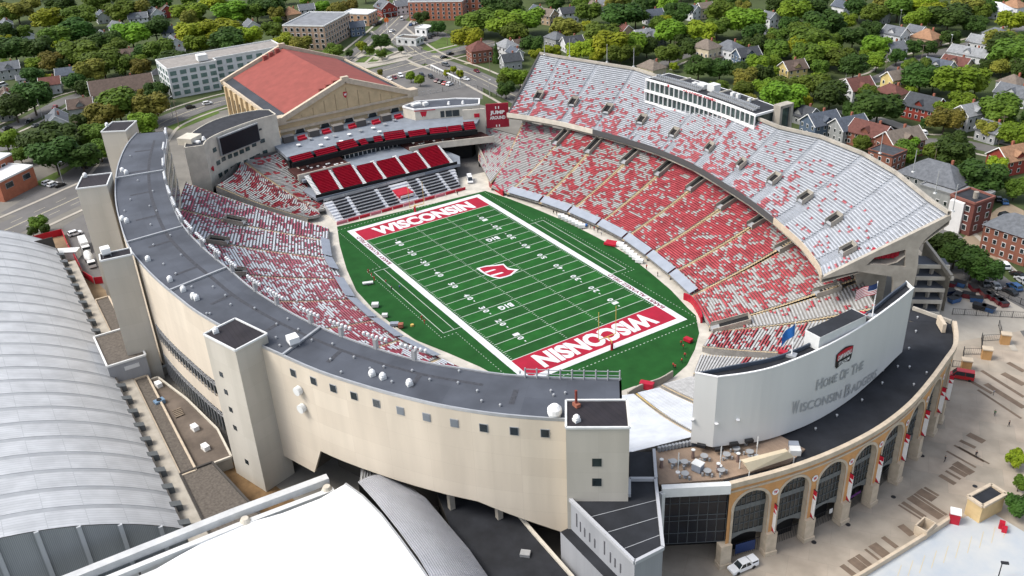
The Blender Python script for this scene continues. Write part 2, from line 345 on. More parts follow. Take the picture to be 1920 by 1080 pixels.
# net poles
# ---------------------------------------------------------------- seating
VOMS = []                                  # (centre, axis, half length, half width) openings the benches leave free
def bil(F0, B0, F1, B1, u, v): return F0.lerp(B0, v).lerp(F1.lerp(B1, v), u)
def seating(parent, ribs, nrows, dens, seatm='seatred', curve=0., gap=.75, aisle='aisle', redrow=(), nofill=(), seed=0, white=(), mk=None, benchm='alu2', stepm='step', sub=None, backs=True, fs=.11, edge=()):
    for i in range(len(ribs)-1):
        F0, B0 = ribs[i]; F1, B1 = ribs[i+1]
        st = MB(); be = MB(); rd = MB(); wh = MB()
        Wd = max((F1-F0).length, (B1-B0).length); a = min(.3, gap/max(2, Wd))
        dn = dens[i] if isinstance(dens, (list, tuple)) else dens; n = nrows[i] if isinstance(nrows, (list, tuple)) else nrows
        cen = (F0+F1)/2-(B0+B1)/2; cen.z = 0; cen.normalize(); Lr = ((F0+F1)/2-(B0+B1)/2).length/n
        def Q(u, v, dz=0):
            p = bil(F0, B0, F1, B1, u, v); p = p.copy()
            if curve: p -= cen*(-curve)*(1-(2*u-1)**2)*1.0
            p.z += dz-.9*math.sin(math.pi*v); return p
        NU = 4 if curve else 1
        for k in range(n):
            v0, v1 = k/n, (k+1)/n; zr = Q(0, v0).z; zp = Q(0, (k-1)/n).z if k else zr-.5
            for (u0, u1, m) in ((0, a, 1), (a, 1-a, 0), (1-a, 1, 1)):
                for q in range(NU if m == 0 else 1):
                    ua = u0+(u1-u0)*q/(NU if m == 0 else 1); ub = u0+(u1-u0)*(q+1)/(NU if m == 0 else 1)
                    p, r, s_, t_ = Q(ua, v0), Q(ub, v0), Q(ub, v1), Q(ua, v1); z = zr+.0
                    st.face([(p.x, p.y, zp), (r.x, r.y, zp), (r.x, r.y, z), (p.x, p.y, z)], m); st.face([(p.x, p.y, z), (r.x, r.y, z), (s_.x, s_.y, z), (t_.x, t_.y, z)], m)
            w_ = (Q(1, v0)-Q(0, v0)).length; nc = max(2, int(w_*(1-2*a)/.95)); run = None
            for c in range(nc+1):
                red = 0
                if c < nc:
                    uc = a+(1-2*a)*(c+.5)/nc; pc = Q(uc, v0+.5/n); skip = False
                    for (vc, ax, hl, hw) in VOMS:
                        d = Vector((pc.x-vc.x, pc.y-vc.y)); al = abs(d.x*ax.x+d.y*ax.y); ac = abs(-d.x*ax.y+d.y*ax.x)
                        if al < hl+.6 and ac < hw+.5: skip = True
                    if skip: red = -1
                    elif (i, k) in edge or k in nofill: red = -1
                    elif k in redrow: red = 1
                    else:
                        nz = noise.noise(Vector((c*.27+i*7.3+seed, k*.42, seed*1.7)))*1.0+noise.noise(Vector((c*.75+i*3.1, k*1.3+seed, 5)))*.8
                        lo = noise.noise(Vector((pc.x*.035+seed, pc.y*.035, 9)))*.6; dv = dn(k/n) if callable(dn) else dn
                        th = (.5-dv)*1.7; red = 1 if dv > .04 and nz+lo*.5 > th else 0
                        if dv > .04 and random.random() < .07: red = 1-red
                else: red = -2
                if run is None: run = (c, red)
                elif red != run[1]:
                    if run[1] >= 0:
                        u0 = a+(1-2*a)*run[0]/nc+.002; u1 = a+(1-2*a)*c/nc-.002; hgt = .42 if run[1] == 0 else .44; T = be if run[1] == 0 else rd
                        NS = max(1, int(NU*(u1-u0)+.5))
                        for q in range(NS):
                            ua, ub = u0+(u1-u0)*q/NS, u0+(u1-u0)*(q+1)/NS
                            f0, f1 = v0+(.40/n), v0+(.93/n)
                            p, r, s_, t_ = Q(ua, f0), Q(ub, f0), Q(ub, f1), Q(ua, f1); z = zr+hgt
                            T.face([(p.x, p.y, z), (r.x, r.y, z), (s_.x, s_.y, z), (t_.x, t_.y, z)]); T.face([(p.x, p.y, z-.12), (r.x, r.y, z-.12), (r.x, r.y, z), (p.x, p.y, z)])
                            if run[1] == 1 and backs:
                                zb = z+.38; T.face([(t_.x, t_.y, z), (s_.x, s_.y, z), (s_.x, s_.y, zb), (t_.x, t_.y, zb)])
                                T.face([(s_.x, s_.y, z-.2), (t_.x, t_.y, z-.2), (t_.x, t_.y, zb), (s_.x, s_.y, zb)])
                        for uu, rv in ((u0, 1), (u1, -1)):
                            p, t_ = Q(uu, v0+.40/n), Q(uu, v0+.93/n); z = zr+hgt; f = [(p.x, p.y, z-.12), (p.x, p.y, z), (t_.x, t_.y, z), (t_.x, t_.y, z-.12)]; T.face(f[::rv])
                    run = (c, red)
        # side skirts down to the ground
        for u, rv in ((0, 1), (1, -1)):
            pts = [Q(u, v) for v in (0, .25, .5, .75, 1)]; f = [(p.x, p.y, p.z-.1) for p in pts]
            for q in range(4): st.face([(pts[q].x, pts[q].y, 0), (pts[q+1].x, pts[q+1].y, 0), f[q+1], f[q]][::rv])
        p, q = Q(0, 1), Q(1, 1); zz = Q(0, (n-1)/n).z; st.face([(p.x, p.y, 0), (q.x, q.y, 0), (q.x, q.y, zz+.9), (p.x, p.y, zz+.9)]); st.face([(q.x, q.y, 0), (p.x, p.y, 0), (p.x, p.y, zz+.9), (q.x, q.y, zz+.9)])
        sec = st.build('seating_section', [stepm, aisle], parent)
        q1_ = be.build('benches', benchm, sec); q2_ = rd.build('red_seats', seatm[i] if isinstance(seatm, list) else seatm, sec)
        for q_ in (q1_, q2_):
            if q_ is not None: q_['kind'] = 'stuff'
def RB(f, zf, b, zb, ext=1.0):
    F = P(*f, zf); Bk = P(*b, zb); return (F, F+(Bk-F)*ext)
def vom(parent, p0, p1, hw=1.25, hgt=1.5, m='conc'):
    """entrance opening in a stand between two points on the slope, with a low wall round three sides"""
    a, b_ = Vector(p0), Vector(p1); ax = Vector((b_.x-a.x, b_.y-a.y)).normalized(); c = (a+b_)/2; hl = Vector((b_.x-a.x, b_.y-a.y)).length/2
    VOMS.append((c, ax, hl, hw)); nrm = Vector((-ax.y, ax.x, 0)); A3 = Vector((ax.x, ax.y, 0))
    def mk(parent=parent):
        w_ = MB(); zt = max(a.z, b_.z)
        for s in (-1, 1):
            n = nrm*hw*s; w_.face([a+n+Vector((0, 0, -.5)), b_+n+Vector((0, 0, -.5)), b_+n+Vector((0, 0, .8)), a+n+Vector((0, 0, 1.0))]); n2 = nrm*(hw+.22)*s
            w_.face([a+n2+Vector((0, 0, -.5)), b_+n2+Vector((0, 0, -.5)), b_+n2+Vector((0, 0, 1.0)), a+n2+Vector((0, 0, 1.2))])
            w_.face([a+n+Vector((0, 0, 1.2)), b_+n+Vector((0, 0, 1.0)), b_+n2+Vector((0, 0, 1.0)), a+n2+Vector((0, 0, 1.2))])
        w_.box((b_.x, b_.y, b_.z+.35), (.25, hw*2+.4, 1.5), math.atan2(ax.y, ax.x))
        o = w_.build('vomitory', m, parent)
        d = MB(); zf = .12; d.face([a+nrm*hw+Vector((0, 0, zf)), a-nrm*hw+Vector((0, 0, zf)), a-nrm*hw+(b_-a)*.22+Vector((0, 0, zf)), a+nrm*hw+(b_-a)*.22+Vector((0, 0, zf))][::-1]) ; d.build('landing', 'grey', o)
        d = MB(); q = a+(b_-a)*.22; d.face([q+nrm*hw+Vector((0, 0, zf)), q-nrm*hw+Vector((0, 0, zf)), b_-nrm*hw+Vector((0, 0, zf)), b_+nrm*hw+Vector((0, 0, zf))][::-1]); d.build('opening', 'dark', o)  # no hole is cut: a dark sheet on the slope paints its shade
    return mk
# east lower stand
ZB = 12.0
east = thing('east_stand', 'lower grandstand of red and silver bench rows under the cantilevered upper deck', 'grandstand', (0, 60, 0))
er = [((919, 323), (950, 275)), ((951, 362), (1039, 271)), ((1013, 380), (1100, 287)), ((1066, 399), (1167, 307)), ((1120, 423), (1230, 329)), ((1169, 449), (1290, 357)), ((1213, 481), (1347, 391)), ((1256, 516), (1405, 425)), ((1297, 555), (1457, 470)), ((1330, 612), (1525, 553))]
EZ = [(4, 9)]+[(1.6, z_) for z_ in (12.6, 12.6, 12.5, 12.3, 12.0, 11.7, 11.3, 10.5, 9.6)]
er3 = []
for i, (f, b_) in enumerate(er):
    e = 1.42 if i > 0 else 2.0
    if i == 9: e = 1.45
    er3.append(RB(f, EZ[i][0], b_, EZ[i][1], e))
evoms = []
for i in range(1, 9):
    F, Bk = er3[i]; t0, t1 = 1/1.42, min(.97, 1/1.42+.21); evoms.append(vom(east, F.lerp(Bk, t0), F.lerp(Bk, t1)))
F, Bk = er3[9]; evoms.append(vom(east, F.lerp(Bk, .70), F.lerp(Bk, .86), 1.3))
evoms.append(vom(east, P(1334, 618, 1.6), P(1405, 598, 4.6), 1.6))
for k_ in evoms: k_()
seating(east, [(P(921, 350, 1.6), er3[0][1]), er3[1]], 44, .33, 'faded', seed=3)
seating(east, er3[1:], [50]*8, [.44, .50, .60, .70, .70, .72, .70, .54], ['seatred']*8, seed=11, redrow=(0,))
def V3_(p): return Vector((p.x, p.y, 0))
# small stand between the ramp wall and the first yellow aisle
seating(east, [(P(897, 300, 3), P(896, 236, 7.5)), (P(921, 350, 1.6), er3[0][1])], 32, .25, 'faded', seed=5)
m = MB(); a, b_ = P(921, 352, 0), P(893, 240, 0); m.wall([(a.x, a.y), (P(912, 318, 0).x, P(912, 318, 0).y), (P(893, 285, 0).x, P(893, 285, 0).y), (b_.x-8, b_.y+3)], 0, [2.6, 4, 6, 9], .5); m.build('ramp_wall', 'conc', east)
# ---- corner and near end of the lower bowl
r9, r9b = er3[9]
near = thing('near_end_stand', 'silver and red bench stand wrapping the near end zone behind the tall white sign wall', 'grandstand', (85, 10, 0))
nr = [(P(1322, 630, 1.5), P(1512, 578, 9.5)), (P(1317, 652, 1.5), P(1512, 630, 9.5))]
nr = [(P(1322, 628, 1.5), Vector((101, 42, 12.2))), (P(1317, 652, 1.5), Vector((107, 27, 12.2)))]
seating(east, [(r9[0] if False else er3[9][0], er3[9][1]), (Vector((67.5, 25.6, 1.6)), Vector((97, 52, 12.8)))], 46, .12, 'seatred', seed=31)
seating(east, [(Vector((67.7, 25.4, 1.6)), Vector((97.3, 51.5, 12.8))), (P(1317, 650, 1.6), Vector((107, 32, 12.8)))], 46, lambda v: .42 if v < .62 else .0, 'seatred', seed=37)
W1 = P(1314, 664, 1.6)
seating(near, [(W1, Vector((107.3, 31, 12.6))), (P(1300, 700, 1.6), Vector((110, 13, 12.6)))], 44, .02, 'seatred', seed=41, redrow=(14, 15))
seating(near, [(P(1298, 706, 1.6), Vector((110, 12.5, 12.6))), (P(1240, 722, 1.6), Vector((110.5, -6, 12.6)))], 44, .0, 'seatred', seed=43)
M['whitealu'] = mat('white bench', (.56, .59, .63), .5, .12, .25)
seating(near, [(P(1238, 727, 1.6), Vector((114.2, -7.6, 14.6))), (P(1192, 738, 1.6), Vector((112.6, -20.0, 15.6)))], 44, .0, 'seatred', seed=47, aisle='yellow', benchm='whitealu')
seating(near, [(P(1190, 739, 1.6), Vector((112.4, -20.6, 15.6))), (Vector((74.5, -17.5, 1.6)), Vector((107.4, -40.5, 15.6)))], 44, .0, 'seatred', seed=53, benchm='whitealu')
# ---- west stand
west = thing('west_stand', 'lower grandstand of pinkish red and silver benches below the curved suite building', 'grandstand', (0, -60, 0))
wr = [(P(617, 428, 1.6), P(350, 342, 13)), (P(616, 452, 1.6), P(332, 391, 13)), (P(621, 486, 1.6), Vector((-64.5, -83.5, 13))), (P(642, 524, 1.6), Vector((-34.5, -85, 13))), (P(665, 562, 1.6), Vector((-13, -85.6, 13))),
      (P(707, 600, 1.6), Vector((13, -85, 13))), (P(757, 636, 1.6), Vector((33, -82, 13))), (P(827, 672, 1.6), Vector((51, -76, 13))), (Vector((53, -35, 1.6)), Vector((72, -67, 13))), (Vector((64, -28, 1.6)), Vector((88, -54, 13))), (Vector((74.3, -17.8, 1.6)), Vector((101.2, -37.5, 13)))]
def mids(a, b, n): return [(a[0].lerp(b[0], k/n), a[1].lerp(b[1], k/n)) for k in range(n+1)]
for i, (u0, u1, hw) in enumerate(((.55, .68, 1.5), (.62, .74, 1.5), (.62, .74, 1.5), (.62, .74, 1.5))):
    F, Bk = [wr[1], wr[2], wr[3], wr[4]][i]; vom(west, F.lerp(Bk, u0), F.lerp(Bk, u1), hw)()
seating(west, wr, [50]*10, [.44, .46, .50, .56, .64, .64, .50, .42, .3, .2], 'faded', seed=61, benchm='alu')
# ---- corner stand below the scoreboard building
corner = thing('corner_stand', 'fan shaped corner grandstand of silver benches below the dark scoreboard', 'grandstand', (-85, -40, 0))
cr = [(P(576, 409, 2), P(404, 349, 12.2)), (P(596, 395, 2), P(452, 300, 12.2)), (P(612, 378, 2), P(524, 285, 12.2))]
seating(corner, cr, [44, 44], [.45, .32], 'seatred', seed=71, curve=3.0)
m = MB(); a = P(612, 378, 2); b_ = P(524, 284, 12.2); d = (b_-a); m.wall([(a.x, a.y), (b_.x, b_.y)], 0, [3.4, 13.6], .5, 0, -1); m.build('side_wall', 'conc_l', corner)
m = MB(); q = smooth_line([P(575, 411, 0)[:2], P(584, 395, 0)[:2], P(600, 384, 0)[:2], P(612, 380, 0)[:2]], 10); m.wall(q, 0, 3.4, .6); m.build('front_wall', 'conc_l', corner)
# ---- upper deck
upper = thing('upper_deck', 'cantilevered concrete upper deck of silver benches speckled with red seats', 'grandstand', (0, 80, 19))
uf = [(951, 215), (988, 220), (1050, 231), (1112, 246), (1175, 264), (1236, 284), (1300, 312), (1352, 343), (1405, 377), (1452, 413), (1502, 460), (1530, 497), (1541, 520)]
uf = [(951, 215), (988, 220), (1050, 231), (1112, 246), (1175, 264), (1236, 284), (1300, 312), (1352, 343), (1405, 377), (1452, 413), (1502, 457), (1535, 500), (1541, 521)]
ub = [(1012, 101), (1051, 108), (1121, 119), (1190, 130), (1256, 152), (1322, 178), (1388, 210), (1462, 240), (1540, 258), (1620, 290), (1683, 327), (1746, 378), (1783, 403)]
ur = [(P(*a, 19), P(*b, 35)) for a, b in zip(uf, ub)]
uv_ = [(1, .28, .40), (2, .28, .40), (3, .28, .40), (4, .28, .40), (5, .26, .38), (6, .28, .4), (7, .28, .40), (8, .28, .40), (9, .28, .40), (10, .28, .40), (11, .20, .32)]
VM = []
for i, u0, u1 in uv_:
    F, Bk = ur[i]; VM.append(vom(upper, F.lerp(Bk, u0), F.lerp(Bk, u1), 1.3, 1.2, 'conc'))
for k_ in VM: k_()
dv = [lambda v: .42-.42*v, lambda v: .44-.40*v, lambda v: .52-.62*v, lambda v: .58-.70*v, lambda v: .50-.4*v, lambda v: .62-.50*v, lambda v: .62-.55*v, lambda v: .56-.62*v, lambda v: .46-.55*v, lambda v: .28-.36*v, lambda v: .22-.30*v, lambda v: .12-.14*v]
M['upred'] = mat('upper seat red', (.48, .15, .17), .55, .3, .4)
def deck_seats():
    """as seating() but the deck has an underside instead of skirts"""
    global MB
    n = 36
    seating_deck(upper, ur, n, dv, 'upred')
def seating_deck(parent, ribs, n, dens, seatm):
    keep = MB.face
    # use the ordinary builder, skirts removed by a face filter: any face touching z = 0 is a skirt
    def face(s, pts, m=0, uv=None):
        if min(Vector(p).z for p in pts) < 1: return s
        return keep(s, pts, m, uv)
    MB.face = face; seating(parent, ribs, n, dens, seatm, seed=83, benchm='alu', aisle='dstep', stepm='dstep'); MB.face = keep
deck_seats()
m = MB()
for i in range(len(ur)-1):
    (F0, B0), (F1, B1) = ur[i], ur[i+1]; dz = Vector((0, 0, -1))
    K0, K1 = F0.lerp(B0, .62)+dz*6.2, F1.lerp(B1, .62)+dz*6.2; K0.z = 22.5; K1.z = 22.5
    a0, a1, c0, c1 = F0+dz*1.6, F1+dz*1.6, B0+dz*2.6, B1+dz*2.6
    m.face([a1, a0, K0, K1]); m.face([K1, K0, c0, c1])
    m.face([c1, c0, B0+Vector((0, 0, .9)), B1+Vector((0, 0, .9))]); o = Vector((B0.x, B0.y, 0)).normalized()*-.8
    m.face([B0+Vector((0, 0, .9)), B0+o+Vector((0, 0, .9)), B1+o+Vector((0, 0, .9)), B1+Vector((0, 0, .9))]); m.face([B0+o+Vector((0, 0, .9)), B0+o, B1+o, B1+o+Vector((0, 0, .9))])
for i in (0,):
    F, Bk = ur[i]; K = F.lerp(Bk, .62); K = Vector((K.x, K.y, 22.5)); f = [F+Vector((0, 0, -1.6)), K, Bk+Vector((0, 0, -2.6)), Bk+Vector((0, 0, .9)), F+Vector((0, 0, .5))]
    m.face(f); 
m.build('deck_slab', 'conc', upper)
m = MB(); fl = [F for F, _ in ur]
def fascia(i0, i1, mt, nm):
    m = MB(); sub = fl[i0:i1+1]; pts = smooth_line([p[:2] for p in sub], 6*(len(sub)-1)); m.wall(pts, 18.0, 19.8, .35, 0, -1 if True else 1); m.build(nm, mt, upper)
fascia(0, 3, 'conc_l', 'front_parapet'); fascia(3, 9, mat('dark fascia', (.07, .07, .072), .7), 'front_parapet'); fascia(9, 12, 'stone', 'front_parapet')
# raking columns, one behind each aisle; the near end frame is in full view
for i in range(0, len(ur)-1):
    F, Bk = ur[i]; n = Vector((Bk.x-F.x, Bk.y-F.y, 0)).normalized(); s_ = Vector((-n.y, n.x, 0)); th = .9 if i == 12 else .6
    o = F.lerp(Bk, .62); o.z = 0; c = MB()
    prof = [(-4, 0), (3.5, 0), (3.2, 15), (9.0, 27), (9, 29), (-18, 20.8), (-18.2, 19.5), (-8, 18.0), (-3.0, 12)] if i == 12 else [(-1.5, 0), (1.5, 0), (1.8, 20), (6, 25.5), (-8, 19)]
    l = [o+n*a+s_*th+Vector((0, 0, z)) for a, z in prof]; r = [o+n*a-s_*th+Vector((0, 0, z)) for a, z in prof]
    c.face(l[::-1]); c.face(r)
    for k in range(len(prof)): c.face([l[k], l[(k+1) % len(prof)], r[(k+1) % len(prof)], r[k]])
    c.build('support_frame', 'conc', upper)
F12, B12 = ur[-1]; A12, B12_ = V3_(F12), V3_(B12); nE = Vector((-(B12.y-F12.y), B12.x-F12.x, 0)).normalized(); nE = nE if nE.x < 0 else -nE
for pxs, nm in (([(1541, 521), (1783, 403), (1784, 411), (1750, 436), (1735, 449), (1723, 464), (1698, 468), (1640, 483), (1624, 498), (1541, 524)], 'raking_beam'), ([(1698, 468), (1723, 464), (1721, 500), (1712, 545), (1692, 615), (1672, 615), (1675, 533), (1673, 519), (1697, 500)], 'end_column'), ([(1541, 524), (1624, 498), (1638, 495), (1697, 500), (1673, 519), (1607, 509)], 'lower_beam')):
    q_ = [onwall(x, y, A12, B12_) for x, y in pxs]; r_ = [p+nE*1.1 for p in q_]; m = MB(); m.face(q_); m.face(r_[::-1])
    for k in range(len(q_)): m.face([q_[k], q_[(k+1) % len(q_)], r_[(k+1) % len(q_)], r_[k]])
    m.build(nm, 'conc', upper)
TOI = [onwall(1645+k*8.5, 490-k*.4, A12, B12_)+nE*2.6 for k in range(6)]
m = MB(); a_, b_ = onwall(1624, 499, A12, B12_)+nE*.5, onwall(1705, 497, A12, B12_)+nE*.5; m.face([a_, b_, b_+nE*5, a_+nE*5]); m.build('gallery_floor', 'conc', upper)
m = MB(); m.face([a_+nE*5, b_+nE*5, b_+nE*5+Vector((0, 0, 2.6)), a_+nE*5+Vector((0, 0, 2.2))]); m.build('gallery_wall', 'dark', upper)
# light poles on the deck's back edge
for i, (px, py, h) in enumerate([(1021, 103, 9), (1068, 106, 9), (1138, 117, 9), (1188, 125, 9), (1650, 288, 8), (1712, 323, 8), (1753, 363, 8), (1786, 397, 9)]):
    p = P(px, py, 35.5); t = thing('flag_pole', 'thin pale pole on the back edge of the upper deck', 'pole', p, 'poles along the top of the upper deck')
    MB().cyl(p, .16, h*.8, 6, 0, .09).build('shaft', 'steel', t); MB().box(p+Vector((0, 0, .15)), (.7, .7, .3)).build('base', 'offw', t)
# ---- press box
pb = thing('press_box', 'long white two storey press box with bands of windows above the upper deck', 'press box', (0, 90, 28))
A, Bq = P(1212, 190, 29), P(1412, 262, 29)
A = P(1209, 189, 29); Bq = P(1413, 262, 29); ln = (Bq-A); ln.z = 0; Lb = ln.length; X = ln.normalized(); N = Vector((-X.y, X.x, 0))
mid = (A+Bq)/2
def pt(u, d, z, sag=0.):  # curved front: bulges away from the field in the middle
    return A+X*(u*Lb)+N*(d+1.6*(1-(2*u-1)**2))+Vector((0, 0, z-A.z))
def pbox(u0, u1, d0, d1, z0, z1, mt, nm, seg=12, top=None, par=pb):
    m = MB(); us = [u0+(u1-u0)*k/seg for k in range(seg+1)]
    for k in range(seg):
        a, b2 = us[k], us[k+1]
        m.face([pt(a, d0, z0), pt(b2, d0, z0), pt(b2, d0, z1), pt(a, d0, z1)]); m.face([pt(b2, d1, z0), pt(a, d1, z0), pt(a, d1, z1), pt(b2, d1, z1)])
        m.face([pt(a, d0, z1), pt(b2, d0, z1), pt(b2, d1, z1), pt(a, d1, z1)], 1 if top else 0); m.face([pt(a, d1, z0), pt(b2, d1, z0), pt(b2, d0, z0), pt(a, d0, z0)])
    m.face([pt(u0, d1, z0), pt(u0, d0, z0), pt(u0, d0, z1), pt(u0, d1, z1)]); m.face([pt(u1, d0, z0), pt(u1, d1, z0), pt(u1, d1, z1), pt(u1, d0, z1)])
    return m.build(nm, [mt]+([top] if top else []), par)
pbox(0, 1, 0, 9, 28.4, 29.1, 'white', 'lower_band'); pbox(.005, .995, .5, 9, 29.1, 32.5, 'glassg', 'lower_windows')
pbox(0, 1.0, -.3, 10, 32.5, 33.3, 'white', 'middle_band'); pbox(.01, .99, .4, 10, 33.3, 36.6, 'glassg', 'upper_windows')
pbox(0, 1.0, 0.0, 11, 36.6, 37.3, 'white', 'roof_edge'); pbox(.01, .99, .5, 10.5, 37.3, 37.34, 'roofd', 'roof', 12)
for k in range(25):
    u = .0+k/24*.994; m = MB(); q = pt(u, .12, 30.8); m.box(q, (.2, .5, 3.4), math.atan2(X.y, X.x)); m.build('mullion', 'white', pb)
for k in range(24):
    u = .003+k/23*.99; m = MB(); q = pt(u, .1, 34.95); m.box(q, (.2, .5, 3.3), math.atan2(X.y, X.x)); m.build('mullion', 'white', pb)
m = MB(); e0, e1 = pt(1, 8.5, 37), pt(1, 13.5, 37)
for d0, z0, z1, dd in ((8.6, 24, 39, 1.0), (13.4, 24, 39, 1.0)): m.box(pt(1.025, d0, (z0+z1)/2), (3, dd, z1-z0), math.atan2(X.y, X.x))
m.box(pt(1.025, 11, 38.6), (3, 6, .9), math.atan2(X.y, X.x)); m.build('stair_frame', 'conc', pb)
m = MB(); m.box(pt(1.02, 11, 32), (2, 4, 12.6), math.atan2(X.y, X.x)); m.build('stair_glass', 'glassg', pb)
m = MB()
for k in range(24):
    u = .05+k*.0175
    if u > .47: break
    m.box(pt(u, 1.6, 37.9), (.5, 1.4, .5), math.atan2(X.y, X.x)); m.box(pt(u, 3.2, 38.3), (.5, 1.2, .7), math.atan2(X.y, X.x))
for k in range(24):
    m.box(pt(.55+k*.0175, 1.6, 37.9), (.5, 1.4, .5), math.atan2(X.y, X.x)); m.box(pt(.55+k*.0175, 3.2, 38.3), (.5, 1.2, .7), math.atan2(X.y, X.x))
m.build('roof_chairs', 'steel', pb)
m = MB(); m.box(pt(.5, 6, 38.6), (3.4, 3, 2.4), math.atan2(X.y, X.x)); m.box(pt(.415, 5.5, 38.3), (3.6, 2.6, 1.6), math.atan2(X.y, X.x)); m.box(pt(.34, 5.5, 38), (1.6, 1.6, 1.2), 0)
m.box(pt(.66, 6.5, 38), (1.2, 1.2, 1.4)); m.box(pt(.7, 7, 38), (1.2, 1.2, 1.4)); m.cyl(pt(.8, 7, 37.3), .6, 1.2, 8); m.build('roof_equipment', 'offw', pb)
for u in (.2, .56, .8): MB().bar(pt(u, 5, 37.5), pt(u, 10.8, 37.5), .4, .7).build('parapet', 'conc_l', pb)
m = MB(); put_text(m, 'BARRY ALVAREZ FIELD', pt(.42, -.02, 36.95), X, (0, 0, 1), 24, .62, .03, 0, .12); m.build('lettering', 'red', pb)
for u in (.21, .61): MB().box(pt(u, -.1, 36.95), (.8, .1, .8), math.atan2(X.y, X.x)).build('logo_block', 'red', pb)
# ---- grey covers and blue pads along the sideline stands
tp = [((955, 362), (1014, 377)), ((1015, 381), (1065, 397)), ((1066, 399), (1120, 422)), ((1119, 423), (1170, 447)), ((1169, 452), (1213, 480)), ((1212, 481), (1257, 515)), ((1253, 517), (1294, 554))]
TPm = [(F, Bk) for F, Bk in er3]
for i, (a, b_) in enumerate(tp):
    t = thing('seat_cover', 'grey folded seat cover along the front rows of the right hand stand', 'cover', P(*a, 2.2), 'grey covers over the front rows')
    i0 = i+1; F0, B0 = TPm[i0]; F1, B1 = TPm[i0+1]; e = .035
    q = [F0.lerp(F1, .03), F0.lerp(F1, .97), B0.lerp(B1, .97), B0.lerp(B1, .03)]
    p0, p1 = q[0], q[1]; d0 = (q[3]-q[0]).normalized(); d1 = (q[2]-q[1]).normalized(); up_ = Vector((0, 0, .95))
    m = MB(); a0, a1, c0, c1 = p0-d0*.6+up_, p1-d1*.6+up_, p0+d0*2.2+up_*1.35, p1+d1*2.2+up_*1.35; m.face([a0, a1, c1, c0]); lo = Vector((0, 0, -.12)); m.face([a0+lo, a1+lo, a1, a0]); m.face([a1+lo, c1+lo, c1, a1]); m.face([c0+lo, a0+lo, a0, c0])
    m.face([c1+lo, c0+lo, c0, c1]); m.build('cover', 'tarp', t)
    m = MB()
    for k in range(6): q_ = a0.lerp(a1, (k+.5)/6); m.bar(q_-Vector((0, 0, 1.0)), q_, .1)
    m.build('posts', 'grey', t)
wt = [(1, 2), (2, 3), (3, 4), (4, 5), (5, 6), (6, 7)]
for i0, i1 in wt:
    F0, B0 = wr[i0]; F1, B1 = wr[i1]
    t = thing('seat_cover', 'grey folded seat cover along the front rows of the left hand stand', 'cover', F0+Vector((0, 0, .6)), 'grey covers over the front rows')
    u0, u1 = (.04, .97) if i0 != 2 else (.04, .62)
    p0, p1 = F0.lerp(F1, u0), F0.lerp(F1, u1); k0, k1 = B0.lerp(B1, u0), B0.lerp(B1, u1); d0 = (k0-p0).normalized(); d1 = (k1-p1).normalized(); up_ = Vector((0, 0, .95))
    m = MB(); a0, a1, c0, c1 = p0-d0*.4+up_, p1-d1*.4+up_, p0+d0*2.6+up_*1.4, p1+d1*2.6+up_*1.4; lo = Vector((0, 0, -.12))
    m.face([a1, a0, c0, c1]); m.face([a1+lo, a0+lo, a0, a1][::-1]); m.face([c0+lo, c1+lo, c1, c0]); m.face([a0+lo, c0+lo, c0, a0]); m.face([c1+lo, a1+lo, a1, c1]); m.build('cover', 'tarp', t)
    m = MB()
    for k in range(6): q_ = a0.lerp(a1, (k+.5)/6); m.bar(q_-Vector((0, 0, 1.0)), q_, .1)
    m.build('posts', 'grey', t)
# ---------------------------------------------------------------- curved suite building
ZR = 34.0
inner_px = [(308, 246), (314, 262), (309, 300), (312, 345), (325, 385), (345, 425), (385, 468), (430, 505), (480, 546), (560, 594), (640, 630), (720, 658), (800, 680), (880, 693), (950, 703), (1060, 709), (1165, 711)]
outer_px = [(256, 250), (240, 268), (226, 295), (217, 330), (216, 375), (225, 420), (240, 462), (258, 488), (290, 522), (330, 556), (372, 588), (440, 626), (520, 663), (600, 698), (700, 730), (780, 751), (850, 766), (940, 779), (1060, 788), (1168, 790)]
NSEG = 72
# match the two edges along the curve so that roof joints run across it
inn = smooth_line(LP(inner_px, ZR), NSEG); out = smooth_line(LP(outer_px, ZR), NSEG)
suite = thing('suite_building', 'long curved cream building with a grey roof wrapping the left side of the stadium', 'building', (0, -90, 0))
def idx_of(px, py, z=ZR):
    q = P(px, py, z); return min(range(NSEG+1), key=lambda i: (out[i][0]-q.x)**2+(out[i][1]-q.y)**2)
m = MB(); d = 0
for i in range(NSEG):
    L_ = math.hypot(out[i+1][0]-out[i][0], out[i+1][1]-out[i][1]); w0 = math.hypot(out[i][0]-inn[i][0], out[i][1]-inn[i][1])
    m.face([(*out[i], ZR), (*out[i+1], ZR), (*inn[i+1], ZR), (*inn[i], ZR)], 0, [(d, 0), (d+L_, 0), (d+L_, w0), (d, w0)]); d += L_
roof = m.build('roof', 'roofm', suite)
M['walkpad'] = mat('walkway pad', (.055, .058, .068), .9, .3, 1.5)
def along(t0, t1, wd, n0, n1, mt, nm, z=ZR+.02, par=None, h=0):
    m = MB()
    for i in range(n0, n1):
        def q(k, t): return Vector((out[k][0]*(1-t)+inn[k][0]*t, out[k][1]*(1-t)+inn[k][1]*t, z))
        m.face([q(i, t0), q(i+1, t0), q(i+1, t1), q(i, t1)])
    return m.build(nm, mt, par or roof)
along(.64, .70, 0, 3, NSEG-8, 'walkpad', 'walkway')
m = MB()
